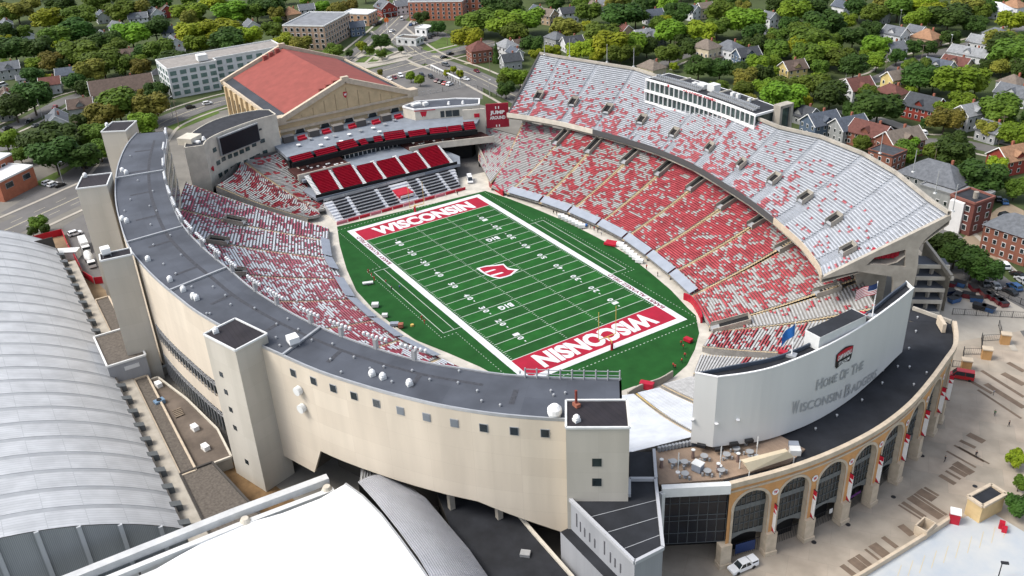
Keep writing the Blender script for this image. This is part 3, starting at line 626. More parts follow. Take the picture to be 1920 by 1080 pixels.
for i in range(6, NSEG-4, 6):
    a, b_ = Vector((*out[i], ZR+.03)), Vector((*inn[i], ZR+.03)); t0, t1 = .28, .64; q0, q1 = a.lerp(b_, t0), a.lerp(b_, t1); s_ = Vector((b_.y-a.y, a.x-b_.x, 0)).normalized()*.5
    m.face([q0-s_, q1-s_, q1+s_, q0+s_][::-1] if (q1-q0).cross(s_).z < 0 else [q0-s_, q1-s_, q1+s_, q0+s_])
m.build('cross_walkway', 'walkpad', roof)
for px, py in ((218, 336), (240, 453), (345, 541), (531, 668)):      # metal divider strips across the roof
    i = idx_of(px, py); a, b_ = Vector((*out[i], ZR+.2)), Vector((*inn[i], ZR+.2)); MB().bar(a, a.lerp(b_, .97), .5, .5).build('expansion_curb', 'steel', roof)
# outer edge lip and parapet along the inside
m = MB(); m.wall(out, ZR-.35, ZR+.3, .3, 0, 1); m.build('roof_edge', 'steel', suite)
m = MB(); m.wall(inn, ZR-.35, ZR+.3, .3, 0, -1); m.build('roof_edge', 'steel', suite)
# outer wall with its changing lower edge
i4, i5, i6 = idx_of(262, 492), idx_of(400, 606), idx_of(530, 668); iR = NSEG
zb = []
for i in range(NSEG+1):
    x = proj((*out[i], ZR))[0]
    if i < idx_of(258, 488): z = 0
    elif i <= i5+1: z = 16.5
    elif i <= i6+1: z = 6
    elif x < 880: z = 13.2
    else: z = 13.2-(x-880)/(1060-880)*5.6
    zb.append(z)
rev = out
m = MB(); m.wall(out, zb, ZR-.3, .5, 0, 1); m.build('outer_wall', 'cream', suite)
k0, k1 = idx_of(258, 488), i5+2
m = MB(); m.wall(out[k0:k1+1], 7.8, 11.8, .5, 0, 1); m.build('balcony_band', 'cream', suite)
o2 = offset(out, 1.2)
m = MB(); m.wall(o2[k0:k1+1], 0, 17, .2, 0, 1); m.build('glazing', 'glass', suite)
for z0, z1 in ((11.9, 16.5), (1.0, 7.8)):
    m = MB()
    for i in range(k0, k1):
        a, b_ = Vector((*out[i], 0)), Vector((*out[i+1], 0)); n_ = 2
        for j in range(n_):
            p, q = a.lerp(b_, j/n_), a.lerp(b_, (j+1)/n_); ins = .35
            m.bar(p+Vector((0, 0, z0)), p+Vector((0, 0, z1)), .22)
            m.bar(p+Vector((0, 0, z1-1.4)), q+Vector((0, 0, z1-.1)) if j % 2 else q+Vector((0, 0, z1-.1)), .14); m.bar(p+Vector((0, 0, z1-.1)), q+Vector((0, 0, z1-1.4)), .14); m.bar(p+Vector((0, 0, z1-1.4)), q+Vector((0, 0, z1-1.4)), .16)
    m.build('truss', 'steel', suite)
# inner face towards the field: glass suites at the far end, plain wall lower down
m = MB(); m.wall(inn, 12.5, ZR-.3, .4, 0, -1); m.build('inner_wall', 'conc_l', suite)
e = 26
for z0, z1 in ((29.8, 32.2), (25.2, 27.8), (20.6, 23.4), (15.6, 18.8)):
    m = MB(); m.wall(offset(inn, .06)[1:e], z0, z1, .12, 0, 1); s_ = m.build('suite_windows', 'glassg', suite)
m = MB(); m.wall(offset(out, .8), 0, 13, .3, 0, 1)
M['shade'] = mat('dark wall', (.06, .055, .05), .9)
o3 = offset(out, 9); m = MB(); m.wall(o3[i6:], 0, 16, .3, 0, 1); m.build('undercroft_wall', 'shade', suite)  # this wall and the soffit are coloured dark to paint in the undercroft's shade
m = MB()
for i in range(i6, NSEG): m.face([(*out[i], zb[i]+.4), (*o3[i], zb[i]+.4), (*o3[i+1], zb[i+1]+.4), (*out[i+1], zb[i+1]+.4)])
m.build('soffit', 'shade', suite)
for px in (672, 830, 930):
    i = min(range(i6, NSEG), key=lambda k: abs(proj((*out[k], 14))[0]-px)); q = offset(out, 2)[i]; MB().box((*q, 6.5), (1.1, 1.1, 13)).build('column', 'conc', suite)
# windows in the cream wall
wins = [(550, 699, 0), (588, 714, 0), (625, 728, 0), (664, 742, 0), (706, 756, 0), (751, 770, 1), (800, 782, 1), (852, 793, 1), (907, 802, 0), (964, 808, 0), (1022, 812, 0)]
def on_out(px, py, push=0.):
    best = None
    for i in range(i5, NSEG):
        A_, B_ = Vector((*out[i], 0)), Vector((*out[i+1], 0)); q = onwall(px, py, A_, B_); d = (B_-A_); t = (q-A_).dot(d)/d.length_squared
        if -.02 <= t <= 1.02: best = (q, d.normalized(), i)
    return best
for px, py, k in wins:
    r = on_out(px, py)
    if not r: continue
    q, d, i = r; n = Vector((d.y, -d.x, 0)); m = MB()
    m.box((q.x+n.x*.03, q.y+n.y*.03, q.z), (1.65, .14, 1.8), math.atan2(d.y, d.x)); f = m.build('window_frame', 'grey', suite)
    m = MB(); m.box((q.x+n.x*.1, q.y+n.y*.1, q.z), (1.4, .12, 1.55), math.atan2(d.y, d.x)); m.build('pane', mat('grey louvre', (.16, .18, .20), .5) if k else 'glass', f)
for px, py in ((563, 730), (570, 763)):
    r = on_out(px, py); q, d, i = r; n = Vector((d.y, -d.x, 0)); m = MB()
    ax = n; c = q+n*.1; N_ = 14; rr = .95
    ring = [c+(d*math.cos(k*2*math.pi/N_)+Vector((0, 0, 1))*math.sin(k*2*math.pi/N_))*rr for k in range(N_)]; r2 = [p+n*1.0 for p in ring]
    for k in range(N_): m.face([ring[k], ring[(k+1) % N_], r2[(k+1) % N_], r2[k]])
    m.face(r2); m.build('wall_fan', 'offw', suite)
# end wall at the near end
m = MB(); a, b_ = out[-1], inn[-1]; m.wall([a, b_], 6, ZR, .4, 0, 1); m.build('end_wall', 'cream', suite)
m = MB(); a, b_ = out[0], inn[0]; m.wall([b_, a], 0, ZR, .4, 0, 1); m.build('end_wall', 'conc_l', suite)
# stair towers
def tower(poly, zt, z0, wins_=(), lab=None, mt='tow'):
    t = MB(); t.prism(poly, z0, zt, 0, 0); o = t.build('stair_tower', mt, suite)
    c = Vector((sum(p[0] for p in poly)/len(poly), sum(p[1] for p in poly)/len(poly))); ins = [(c.x+(p[0]-c.x)*.95, c.y+(p[1]-c.y)*.95) for p in poly]
    MB().prism(ins, zt+.02, zt+.05).build('tower_roof', 'towroof', o)
    m = MB(); pl = poly+[poly[0]]; 
    for i in range(len(poly)): m.bar((*pl[i], zt+.1), (*pl[i+1], zt+.1), .35, .4)
    m.build('coping', 'offw', o); return o
def rectfix(poly):
    a, b_, c, d = [Vector(p[:2]) for p in poly]; ctr = (a+b_+c+d)/4; u = ((b_-a)+(c-d))/2; lw = u.length; u.normalize(); v = Vector((-u.y, u.x)); hw = (abs((d-a).dot(v))+abs((c-b_).dot(v)))/2
    s = 1 if (d-a).dot(v) > 0 else -1; r = [ctr-u*lw/2-v*hw/2*s, ctr+u*lw/2-v*hw/2*s, ctr+u*lw/2+v*hw/2*s, ctr-u*lw/2+v*hw/2*s]; return [tuple(p) for p in r]
ZT = 36
T2 = rectfix(LP([(208.7, 229.6), (250.4, 227.5), (241, 245.8), (192, 248)], ZT)); tower(T2, ZT, 0)
T3 = rectfix(LP([(150.4, 331.7), (205.6, 325.4), (204.6, 347.3), (147.3, 354.6)], ZT)); tower(T3, ZT, 0)
T4 = rectfix(LP([(185, 478.8), (243.8, 466), (248, 478), (190, 490)], ZT)); tower(T4, ZT, 0)
T5 = rectfix(LP([(382, 629), (439, 598), (503, 627), (441, 657)], ZT)); t5 = tower(T5, ZT, 0)
T6 = rectfix(LP([(1061, 752), (1177, 751), (1179, 803), (1061, 803)], ZT)); t6 = tower(T6, ZT, 0)
for tw, TT, wl in ((t5, T5, [(415, 702, 'A', 1), (424, 735, 'A', 1), (433, 768, 'A', 1), (441, 802, 'A', 1), (449, 801, 'A', 0), (463, 866, 'A', 1)]), (t6, T6, [(1119, 867, 'B', 1.4), (1119, 904, 'B', 1.4)])):
    # choose the visible face: the one whose plane hits nearest the camera at that coordinate
    for px, py, _, s_ in wl:
        if not s_: continue
        best = None
        for i in range(4):
            A_, B_ = Vector((*TT[i], 0)), Vector((*TT[(i+1) % 4], 0)); q = onwall(px, py, A_, B_); d = B_-A_; t_ = (q-A_).dot(d)/d.length_squared
            if 0 <= t_ <= 1 and q.z > 0 and (best is None or (q-CP).length < (best[0]-CP).length): best = (q, d.normalized())
        if best: q, d = best; MB().box(q, (1.15*s_, .16, 1.2*s_), math.atan2(d.y, d.x)).build('window', 'glass', tw)
# things standing on the roofs
def roofvent(px, py, z, k, i):
    p = P(px, py, z)
    if k == 'big':
        t = thing('roof_fan', 'white domed exhaust fan on the curved grey roof', 'roof fan', p, 'fans on the curved roof'); MB().box(p+Vector((0, 0, .3)), (1.1, 1.1, .6)).build('curb', 'offw', t)
        m = MB(); m.cyl(p+Vector((0, 0, .5)), .62, .5, 10, 0, .6).cyl(p+Vector((0, 0, 1.0)), .6, .35, 10, 0, .3); m.build('hood', 'white', t)
    elif k == 'huge':
        t = thing('roof_fan', 'large white round ventilator beside the near stair tower', 'roof fan', p); MB().cyl(p, 1.1, .7, 12).build('curb', 'offw', t)
        m = MB(); m.cyl(p+Vector((0, 0, .7)), 1.3, .9, 14, 0, 1.25).cyl(p+Vector((0, 0, 1.6)), 1.25, .6, 14, 0, .7); m.build('hood', 'white', t)
    elif k == 'unit':
        t = thing('roof_unit', 'white boxy air handling unit on the curved grey roof', 'air unit', p); MB().box(p+Vector((0, 0, .7)), (2.2, 2.0, .25)).build('frame', 'grey', t); MB().box(p+Vector((0, 0, 1.5)), (2.3, 2.1, 1.3)).build('casing', 'white', t)
        m = MB()
        for a in (-1, 1):
            for b_ in (-1, 1): m.bar(p+Vector((a, b_*.9, 0)), p+Vector((a, b_*.9, .7)), .12)
        m.build('legs', 'grey', t)
    else:
        m = MB(); m.cyl((p.x, p.y, z), .16, .45, 6).cyl((p.x, p.y, z+.4), .26, .16, 8, 0, .18); o = m.build('vent_pipe', 'steel', None); tag(o, 'small metal vent pipe on the curved grey roof', 'vent', 'vent pipes on the curved roof')
for i, (x, y) in enumerate([(230, 322), (237, 326), (230, 413), (238, 417), (278, 489), (319, 527), (344, 546), (363, 559), (369, 562), (698, 704), (718, 710), (768, 722), (201, 237), (160, 332)]):
    roofvent(x, y, ZR if y > 240 and not (x < 165) else ZT, 'big', i) if not (x in (201, 160)) else roofvent(x, y, ZT+.1, 'big', i)
roofvent(1040, 779, ZR, 'huge', 0); roofvent(551, 647, ZR, 'unit', 0); roofvent(200, 479, ZT, 'unit', 0); roofvent(1081, 790, ZT, 'big', 0); roofvent(405, 624, ZT, 'big', 0)
for x, y in [(245, 294), (259, 340), (280, 325), (287, 360), (234, 397), (281, 388), (245, 376), (288, 461), (283, 423), (307, 497), (294, 397), (320, 443), (330, 515), (388, 590), (394, 590), (423, 556), (433, 573), (478, 580), (525, 650), (519, 610), (518, 635), (557, 567), (560, 620), (694, 693), (620, 676), (624, 647), (685, 643), (755, 666), (773, 697), (806, 714), (859, 720), (861, 698), (895, 735), (903, 754), (938, 762), (975, 700), (1033, 735), (1038, 743), (1060, 739), (735, 718), (640, 700), (540, 600), (480, 620), (585, 640), (664, 672), (720, 690), (360, 540), (340, 480), (400, 540)]:
    roofvent(x, y, ZR, 's', 0)
p = P(1081, 762, ZT); t = thing('chimney_pipe', 'rusty red pipe with a brick base on the near tower roof', 'chimney', p); MB().box(p+Vector((0, 0, .35)), (1.3, .9, .7)).build('base', mat('brick', (.30, .11, .07), .85, .3, 1.5), t); MB().cyl(p+Vector((-.1, 0, .7)), .24, 2.6, 8).build('pipe', mat('rust', (.18, .04, .03), .8), t)
# floodlight clusters on the inner edge
fl_px = [(306, 262), (303, 290), (302, 320), (304, 350), (308, 378), (322, 395), (336, 420), (358, 440), (374, 465), (406, 490), (440, 515), (485, 545), (530, 573), (588, 603), (646, 627), (716, 645), (792, 675)]
for i, (x, y) in enumerate(fl_px):
    q = P(x, y, ZR); k = min(range(NSEG+1), key=lambda j: (inn[j][0]-q.x)**2+(inn[j][1]-q.y)**2); k = min(max(k, 1), NSEG-1)
    d = Vector((inn[k+1][0]-inn[k-1][0], inn[k+1][1]-inn[k-1][1], 0)).normalized(); q = Vector((*inn[k], ZR))
    t = thing('floodlight_bank', 'bank of white floodlights on a short post at the inner edge of the curved roof', 'floodlights', q, 'floodlight banks along the curved roof')
    m = MB(); m.box(q+Vector((0, 0, 1.1)), (.8, .8, 2.2), math.atan2(d.y, d.x)); m.build('post', 'steel', t)
    MB().bar(q+d*-3.2+Vector((0, 0, 2.3)), q+d*3.2+Vector((0, 0, 2.3)), .18).build('rail', 'steel', t)
    n = Vector((-d.y, d.x, 0))
    for j in range(6):
        c = q+d*(-2.8+j*1.12)+Vector((0, 0, 2.6)); m = MB(); m.cyl(c-Vector((0, 0, .1)), .3, .5, 8, 0, .36).cyl(c+Vector((0, 0, .4)), .36, .15, 8, 0, .2); m.build('lamp', 'lum', t)
# railing at the near end of the roof
rl = smooth_line(LP([(985, 708), (1060, 711), (1162, 713)], ZR), 8); t = thing('roof_railing', 'metal fall guard railing along the near inner roof edge', 'railing', (*rl[0], ZR))
m = MB()
for k in range(len(rl)-1):
    for z in (1.0, 1.9): m.bar((*rl[k], ZR+z), (*rl[k+1], ZR+z), .12)
m.build('rails', 'steel', t)
for q in rl: MB().bar((*q, ZR), (*q, ZR+2.2), .22).build('post', 'steel', t)
def V3(x, y, z): return Vector((x, y, z))
# ---------------------------------------------------------------- arcade building at the near end
arc = thing('arcade_building', 'tan brick building with tall arched windows and a black roof beside the paved plaza', 'building', (128, 0, 0))
pier_px = [(1356, 1060), (1440, 1036), (1511, 1010), (1577, 978), (1631, 944), (1679, 902), (1716, 856), (1746, 812)]
pier = [P(x, y, 0) for x, y in pier_px]; pier = [V3(p.x, p.y, 0) for p in pier]
last = P(1790, 606, 19.5); last = V3(last.x, last.y, 0)
e1 = pier[-1]+(last-pier[-1])*.37+V3(1.2, 0, 0); e2 = pier[-1]+(last-pier[-1])*.70+V3(1.0, 0, 0); pier += [e1, e2, last]
ZC = 19.5
def bay(A_, B_, idx, arch=True, back=False):
    d = (B_-A_); L_ = d.length; d.normalize(); n = V3(d.y, -d.x, 0)          # n points outwards (towards the plaza)
    if n.x < 0: n = -n
    pw = 1.15; R = (L_-2*pw)/2; zs = 16.9-R; cx_ = L_/2
    def Wp(s, z, o=0.): return A_+d*s+n*o+V3(0, 0, z)
    m = MB()
    def f(pts, o=0, mi=0): m.face([Wp(s, z, o) for s, z in pts], mi, [(s+idx*L_, z) for s, z in pts])
    f([(0, 5.4), (pw, 5.4), (pw, ZC), (0, ZC)]); f([(L_-pw, 5.4), (L_, 5.4), (L_, ZC), (L_-pw, ZC)])
    N_ = 14; arcp = [(cx_-R*math.cos(math.pi*k/N_), zs+R*math.sin(math.pi*k/N_)) for k in range(N_+1)]
    for k in range(N_): f([arcp[k], arcp[k+1], (arcp[k+1][0], ZC), (arcp[k][0], ZC)])
    o_ = m.build('brick_face', 'tan', arc)
    m = MB()
    # reveals
    for k in range(N_): m.face([Wp(*arcp[k], 0), Wp(*arcp[k], -1.3), Wp(*arcp[k+1], -1.3), Wp(*arcp[k+1], 0)])
    for s, z0 in ((pw, 0), (L_-pw, 0)): m.face([Wp(s, z0, 0), Wp(s, z0, -1.3), Wp(s, zs, -1.3), Wp(s, zs, 0)])
    # surround ring
    ro, ri = R+.55, R
    pr_ = [(cx_-ro*math.cos(math.pi*k/N_), zs+ro*math.sin(math.pi*k/N_)) for k in range(N_+1)]
    for k in range(N_):
        m.face([Wp(*arcp[k], .1), Wp(*arcp[k+1], .1), Wp(*pr_[k+1], .1), Wp(*pr_[k], .1)]); m.face([Wp(*pr_[k], .1), Wp(*pr_[k+1], .1), Wp(*pr_[k+1], 0), Wp(*pr_[k], 0)])
    for s0, s1 in ((pw-.5, pw), (L_-pw, L_-pw+.5)): m.face([Wp(s0, 0, .1), Wp(s1, 0, .1), Wp(s1, zs, .1), Wp(s0, zs, .1)])
    m.build('arch_surround', 'stone', arc)
    # glazing set back, with bands
    for z0, z1, mt, nm, oo in ((5.2, 9.2, 'glass', 'glazing', -1.1), (6.2, 7.0, None, None, 0), (10.2, 13.2, 'glass', 'glazing', -1.1)): pass
    m = MB()
    for k in range(N_): m.face([Wp(arcp[k][0], 6.0, -1.1), Wp(arcp[k+1][0], 6.0, -1.1), Wp(*arcp[k+1], -1.1), Wp(*arcp[k], -1.1)])
    g_ = m.build('glazing', 'glass', arc)
    m = MB(); m.face([Wp(pw, 11.9, -1.0), Wp(L_-pw, 11.9, -1.0), Wp(L_-pw, 13.0, -1.0), Wp(pw, 13.0, -1.0)])
    nb = 8; b0 = [(pw+(L_-2*pw)*k/nb, 4.7+1.2*math.sin(math.pi*k/nb)) for k in range(nb+1)]
    for k in range(nb): m.face([Wp(*b0[k], -1.0), Wp(*b0[k+1], -1.0), Wp(b0[k+1][0], 6.6, -1.0), Wp(b0[k][0], 6.6, -1.0)])
    m.build('spandrel', mat('spandrel grey', (.14, .15, .15), .6, .15, .5), arc)
    m = MB()
    for k in range(1, 7):
        s = pw+(L_-2*pw)*k/7; zt = zs+math.sqrt(max(0, R*R-(s-cx_)**2)); m.bar(Wp(s, 6.6, -1.05), Wp(s, zt, -1.05), .12)
    for z in (8.4, 10.2, 14.6): m.bar(Wp(pw, z, -1.05), Wp(L_-pw, z, -1.05), .1)
    m.build('mullions', 'mull', g_)
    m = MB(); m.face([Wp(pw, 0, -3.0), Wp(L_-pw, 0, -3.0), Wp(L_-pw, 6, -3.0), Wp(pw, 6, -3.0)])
    m.build('gateway', 'dark', arc)  # near-black backing sheet paints in the shade behind the open arch
    m = MB()
    for k in range(1, 16): m.bar(Wp(pw+(L_-2*pw)*k/16, 0, -1.4), Wp(pw+(L_-2*pw)*k/16, 3.2, -1.4), .06)
    m.bar(Wp(pw, 3.2, -1.4), Wp(L_-pw, 3.2, -1.4), .1); m.build('gate_bars', 'black', arc)
for i in range(len(pier)-1): bay(pier[i], pier[i+1], i)
for i, p in enumerate(pier):
    q = pier[min(i+1, len(pier)-1)]-pier[max(i-1, 0)]; a = math.atan2(q.y, q.x); n = V3(q.y, -q.x, 0).normalized()
    m = MB(); m.box(p-n*.2+V3(0, 0, 2.7), (2.3, 1.7, 5.4), a); m.box(p-n*.1+V3(0, 0, .45), (2.6, 2.1, .9), a); m.build('pier', 'stone', arc)
ln_ = [tuple(p[:2]) for p in pier]; ln_s = smooth_line(ln_, 40)
m = MB(); m.wall(offset(ln_s, -.35), ZC-.5, ZC+.6, .9, 0, 1); m.build('cornice', 'stone', arc)
m = MB(); m.wall(offset(ln_s, -.16), ZC-1.75, ZC-1.35, .3, 0, 1); m.build('string_course', 'stone', arc)
m = MB(); inn_a = offset(ln_s, 13.5)
for i in range(len(ln_s)-1):
    m.face([(*offset(ln_s, .5)[i], 18.6), (*offset(ln_s, .5)[i+1], 18.6), (*inn_a[i+1], 18.6), (*inn_a[i], 18.6)])
m.build('roof', 'roofb', arc)
m = MB(); m.wall(inn_a, 0, 18.5, .3, 0, 1); m.build('rear_wall', 'conc', arc)
ext = LP([(1790, 606), (1760, 598), (1712, 582), (1660, 575)], 18.6); m = MB(); m.face([(*ext[0], 18.59), (*ext[1], 18.59), (*ext[2], 18.59), (*inn_a[-1], 18.59)]); 
a_, b_ = P(1784, 606, 18.5), P(1712, 580, 18.5); c_ = V3(*inn_a[-1], 0); m.face([a_, b_, V3(c_.x-2, c_.y+2, 18.55), V3(*ln_s[-3], 18.55)]); m.build('roof_end', 'roofb', arc)
m = MB(); m.wall([tuple(a_[:2]), tuple(b_[:2])], 0, 19.4, .5); m.build('end_wall', 'conc', arc)
pa = P(1766, 603, 20.5); m = MB(); m.box(pa+V3(0, 0, -.6), (.8, 4.2, 2.2), .9); m.build('end_block', 'stone', arc)
# round emblems between arches, angled pennants on the piers
M['embred'] = mat('emblem red', (.45, .01, .03), .5)
for i in range(1, 8):
    p = pier[i]; q = pier[i+1]-pier[i-1]; q.normalize(); n = V3(q.y, -q.x, 0); c = p+n*.12+V3(0, 0, 15.2); ring = [c+(q*math.cos(k*math.pi/8)+V3(0, 0, 1)*math.sin(k*math.pi/8))*.72 for k in range(16)]
    m = MB(); m.face(ring); e = m.build('emblem', 'white', arc); m = MB()
    put_text(m, 'W', c+n*.03, q, V3(0, 0, 1), .8, .75, .04, 0, .02); m.build('emblem_letter', 'embred', e)
for i in range(1, 9):
    p = pier[i]; q = pier[i+1]-pier[i-1]; q.normalize(); n = V3(q.y, -q.x, 0); out_ = n*1.0
    t = thing('banner', 'red and white vertical pennant hanging on a brick pier of the arcade', 'banner', p+n*.3+V3(0, 0, 6), 'pennants on the arcade piers')
    b0, b1 = 6.0, 12.6; a1 = p+n*.25; m = MB()
    f0, f1, f2, f3 = a1+V3(0, 0, b0), a1+n*.9+V3(0, 0, b0-.0), a1+n*.9+V3(0, 0, b1), a1+V3(0, 0, b1); th = q*.04
    for s_ in (-1, 1):
        ff = [x+th*s_ for x in (f0, f1, f2, f3)]; m.face(ff if s_ > 0 else ff[::-1])
    m.build('cloth', 'white', t); m = MB()
    for z0, z1, k in ((b0, b0+1.0, 0), (b1-1.1, b1, 1), (b1-2.1, b1-1.1, 3)):
        for s_ in (-1, 1):
            A0, A1, A2, A3 = a1+V3(0, 0, z0), a1+n*.9+V3(0, 0, z0), a1+n*.9+V3(0, 0, z1), a1+V3(0, 0, z1)
            tri = [A0, A1, A2, A3] if k == 1 else [A0, A1, A3]; tri = [x+th*1.4*s_ for x in tri]; m.face(tri if s_ > 0 else tri[::-1])
    put_text(m, 'BADGERS', a1+n*.45+V3(0, 0, 9.0)+th*1.2, V3(0, 0, 1), -n, 2.7, .6, .03, 0, .02); m.build('red_pattern', 'embred', t)
    m = MB(); m.bar(a1+V3(0, 0, b1+.05), a1+n*1.05+V3(0, 0, b1+.05), .12); m.bar(a1+V3(0, 0, b0-.05), a1+n*1.05+V3(0, 0, b0-.05), .12); m.build('brackets', 'black', t)
# signs in the gateways
def gsign(i, s, z, w_, h_, mt, lab, word=None):
    A_, B_ = pier[i], pier[i+1]; d = (B_-A_); L_ = d.length; d.normalize(); n = V3(d.y, -d.x, 0); c = A_+d*(L_*s)-n*.9+V3(0, 0, z)
    t = thing('gate_sign', lab, 'sign', c); m = MB(); m.box(c, (w_, .1, h_), math.atan2(d.y, d.x)); m.build('board', mt, t)
    if word: m = MB(); put_text(m, word, c+n*.06, d, V3(0, 0, 1), w_*.8, h_*.5, .02, 0, .01); m.build('lettering', 'offw' if mt != 'offw' else 'black', t)
gsign(0, .52, 2.2, 4.2, 2.4, 'navy', 'dark poster with pale figures in the first arched gateway behind the white pickup')
gsign(2, .75, 3.2, .8, 1.1, 'offw', 'small white notice hung in the third arched gateway')
gsign(3, .45, 3.9, 4.6, .5, mat('purple', (.10, .02, .14), .5), 'long purple banner across the fourth arched gateway')
# glass curtain wall block at the left of the arcade
A_, B_ = P(1241, 917, 19.5), P(1357, 902, 19.5); A_.z = B_.z = 0; Bw = pier[0]; B_ = V3(Bw.x, Bw.y, 0)
d = (B_-A_).normalized(); n = V3(d.y, -d.x, 0); L_ = (B_-A_).length
m = MB(); m.box((A_+B_)/2+V3(0, 0, 19.0)-n*.0, (L_, 1.2, 2.0), math.atan2(d.y, d.x)); m.build('parapet', 'offw', arc)
m = MB(); a0, b0 = A_-n*.8, B_-n*.8; m.face([a0+V3(0, 0, 5.4), b0+V3(0, 0, 5.4), b0+V3(0, 0, 18), a0+V3(0, 0, 18)]); cw = m.build('curtain_wall', mat('curtain glass', (.006, .009, .016), .1, .4, .3, 0, None, 0, .5), arc)
m = MB()
for k in range(8): q = a0.lerp(b0, k/7)+n*.05; m.bar(q+V3(0, 0, 5.4), q+V3(0, 0, 18), .1)
for z in (5.5, 8, 11, 12.2, 15.2): m.bar(a0+n*.05+V3(0, 0, z), b0+n*.05+V3(0, 0, z), .1)
m.build('mullions', 'mull', cw)
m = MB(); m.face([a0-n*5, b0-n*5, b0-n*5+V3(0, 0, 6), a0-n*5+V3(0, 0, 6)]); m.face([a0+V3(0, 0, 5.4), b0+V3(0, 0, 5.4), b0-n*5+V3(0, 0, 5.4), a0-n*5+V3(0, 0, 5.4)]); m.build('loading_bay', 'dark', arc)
m = MB(); m.bar(A_+n*.4+V3(0, 0, 0), A_+n*.4+V3(0, 0, 19), .9, .7); m.build('corner_post', 'offw', arc)
# timber terrace on top
terr = LP([(1229, 845), (1300, 838), (1395, 820), (1455, 812), (1510, 842), (1480, 868), (1358, 898), (1235, 908)], 18.9)
m = MB(); m.prism(terr, 18.4, 18.9); m.build('terrace', panelmat('terrace decking', (.34, .25, .18), (.30, .22, .16), (.22, .15, .11), 2.4, .3, .02, .8, False, .5, .25, .2), arc)
# ---------------------------------------------------------------- white sign wall
scr = thing('sign_wall', 'tall curved white wall lettered for the home team, with a dark flat top', 'wall', (118, 5, 20))
ZW, ZB_ = 36.0, 20.2
so_px = [(1303, 700), (1346, 708), (1400, 701), (1450, 690), (1510, 668), (1560, 645), (1610, 617), (1650, 590), (1690, 560), (1714, 540)]
so = [P(x, y, ZW) for x, y in so_px]; c1 = so[1]; arcw = smooth_line([p[:2] for p in so[1:]], 32); outl = [tuple(so[0][:2])]+arcw
ZBL = [ZB_-1.45*math.sin(math.pi*min(1, max(0, (k-3)/28))) for k in range(len(outl))]
m = MB(); m.wall(outl, ZBL, ZW, .3, 0, 1); M['signw'] = panelmat('sign wall white', (.60, .60, .585), (.60, .60, .585), (.54, .54, .53), 3.2, 15.5, .004, .55, True, 0, .03, .1); m.build('wall_face', 'signw', scr)
si = smooth_line(LP([(1306, 697), (1380, 682), (1450, 668), (1510, 645), (1560, 618), (1620, 588), (1668, 550), (1700, 526)], ZW), 33)
m = MB()
for i in range(33): m.face([(*outl[i], ZW-.9), (*outl[i+1], ZW-.9), (*si[i+1], ZW-.9), (*si[i], ZW-.9)])
m.build('top', 'roofb', scr)
m = MB(); m.wall(si, 15, ZW-.1, .3, 0, -1); m.build('rear_face', mat('navy grey cladding', (.06, .075, .10), .6, .1, .5), scr)
m = MB(); m.wall([outl[-1], si[-1]], ZB_, ZW, .2); m.build('end_face', 'offw', scr)
m = MB(); m.wall(offset(outl, -.05), ZW-.02, ZW+.2, .35, 0, 1); m.build('cap', 'white', scr)
for px in (1395, 1450, 1515, 1535, 1585, 1630, 1660):
    i = min(range(len(outl)), key=lambda k: abs(proj((*outl[k], ZB_))[0]-px)); q = offset(outl, .8)[i]; m = MB(); m.cyl((*q, 18.5), .35, 2.2, 8); m.build('post', 'steel', scr)
# underside
m = MB()
for i in range(33): m.face([(*si[i], ZB_), (*si[i+1], ZB_), (*outl[i+1], ZBL[i+1]+.02), (*outl[i], ZBL[i]+.02)])
m.build('underside', 'grey', scr)
# lettering follows the curve
S = [0]
for i in range(len(outl)-1): S.append(S[-1]+math.hypot(outl[i+1][0]-outl[i][0], outl[i+1][1]-outl[i][1]))
def on_curve(s):
    for i in range(len(S)-1):
        if s <= S[i+1] or i == len(S)-2:
            t = (s-S[i])/(S[i+1]-S[i]); a, b = Vector(outl[i]), Vector(outl[i+1]); p = a.lerp(b, t); d = (b-a).normalized(); return p, Vector((d.y, -d.x))
def s_of(px, py):
    best = None
    for i in range(len(outl)-1):
        A_, B_ = V3(*outl[i], 0), V3(*outl[i+1], 0); q = onwall(px, py, A_, B_); t = (q-A_).dot(B_-A_)/(B_-A_).length_squared
        if 0 <= t <= 1: return S[i]+t*(S[i+1]-S[i]), q.z
    return None
def curve_text(mb, s, s0, s1, z0, z1, bold, push=.06, kx=0, m=0, sl=0.):
    V, F, w, h = textmesh(s, 1, bold)
    for f in F:
        pts = []
        for i in f:
            sc = (s0+s1)/2+V[i][0]*(s1-s0)/w; z = (z0+z1)/2+V[i][1]*(z1-z0)/h+sl*V[i][0]*(s1-s0)/w; p, n = on_curve(sc); pts.append(V3(p.x+n.x*push, p.y+n.y*push, z))
        mb.face(pts, m)
M['lett'] = mat('sign grey', (.36, .37, .375), .6)
(l0, z0), (l1, z1) = s_of(1531, 722), s_of(1618, 688); m = MB()
LZ = {False: s_of(1575, 706)[1], True: s_of(1580, 737)[1]}
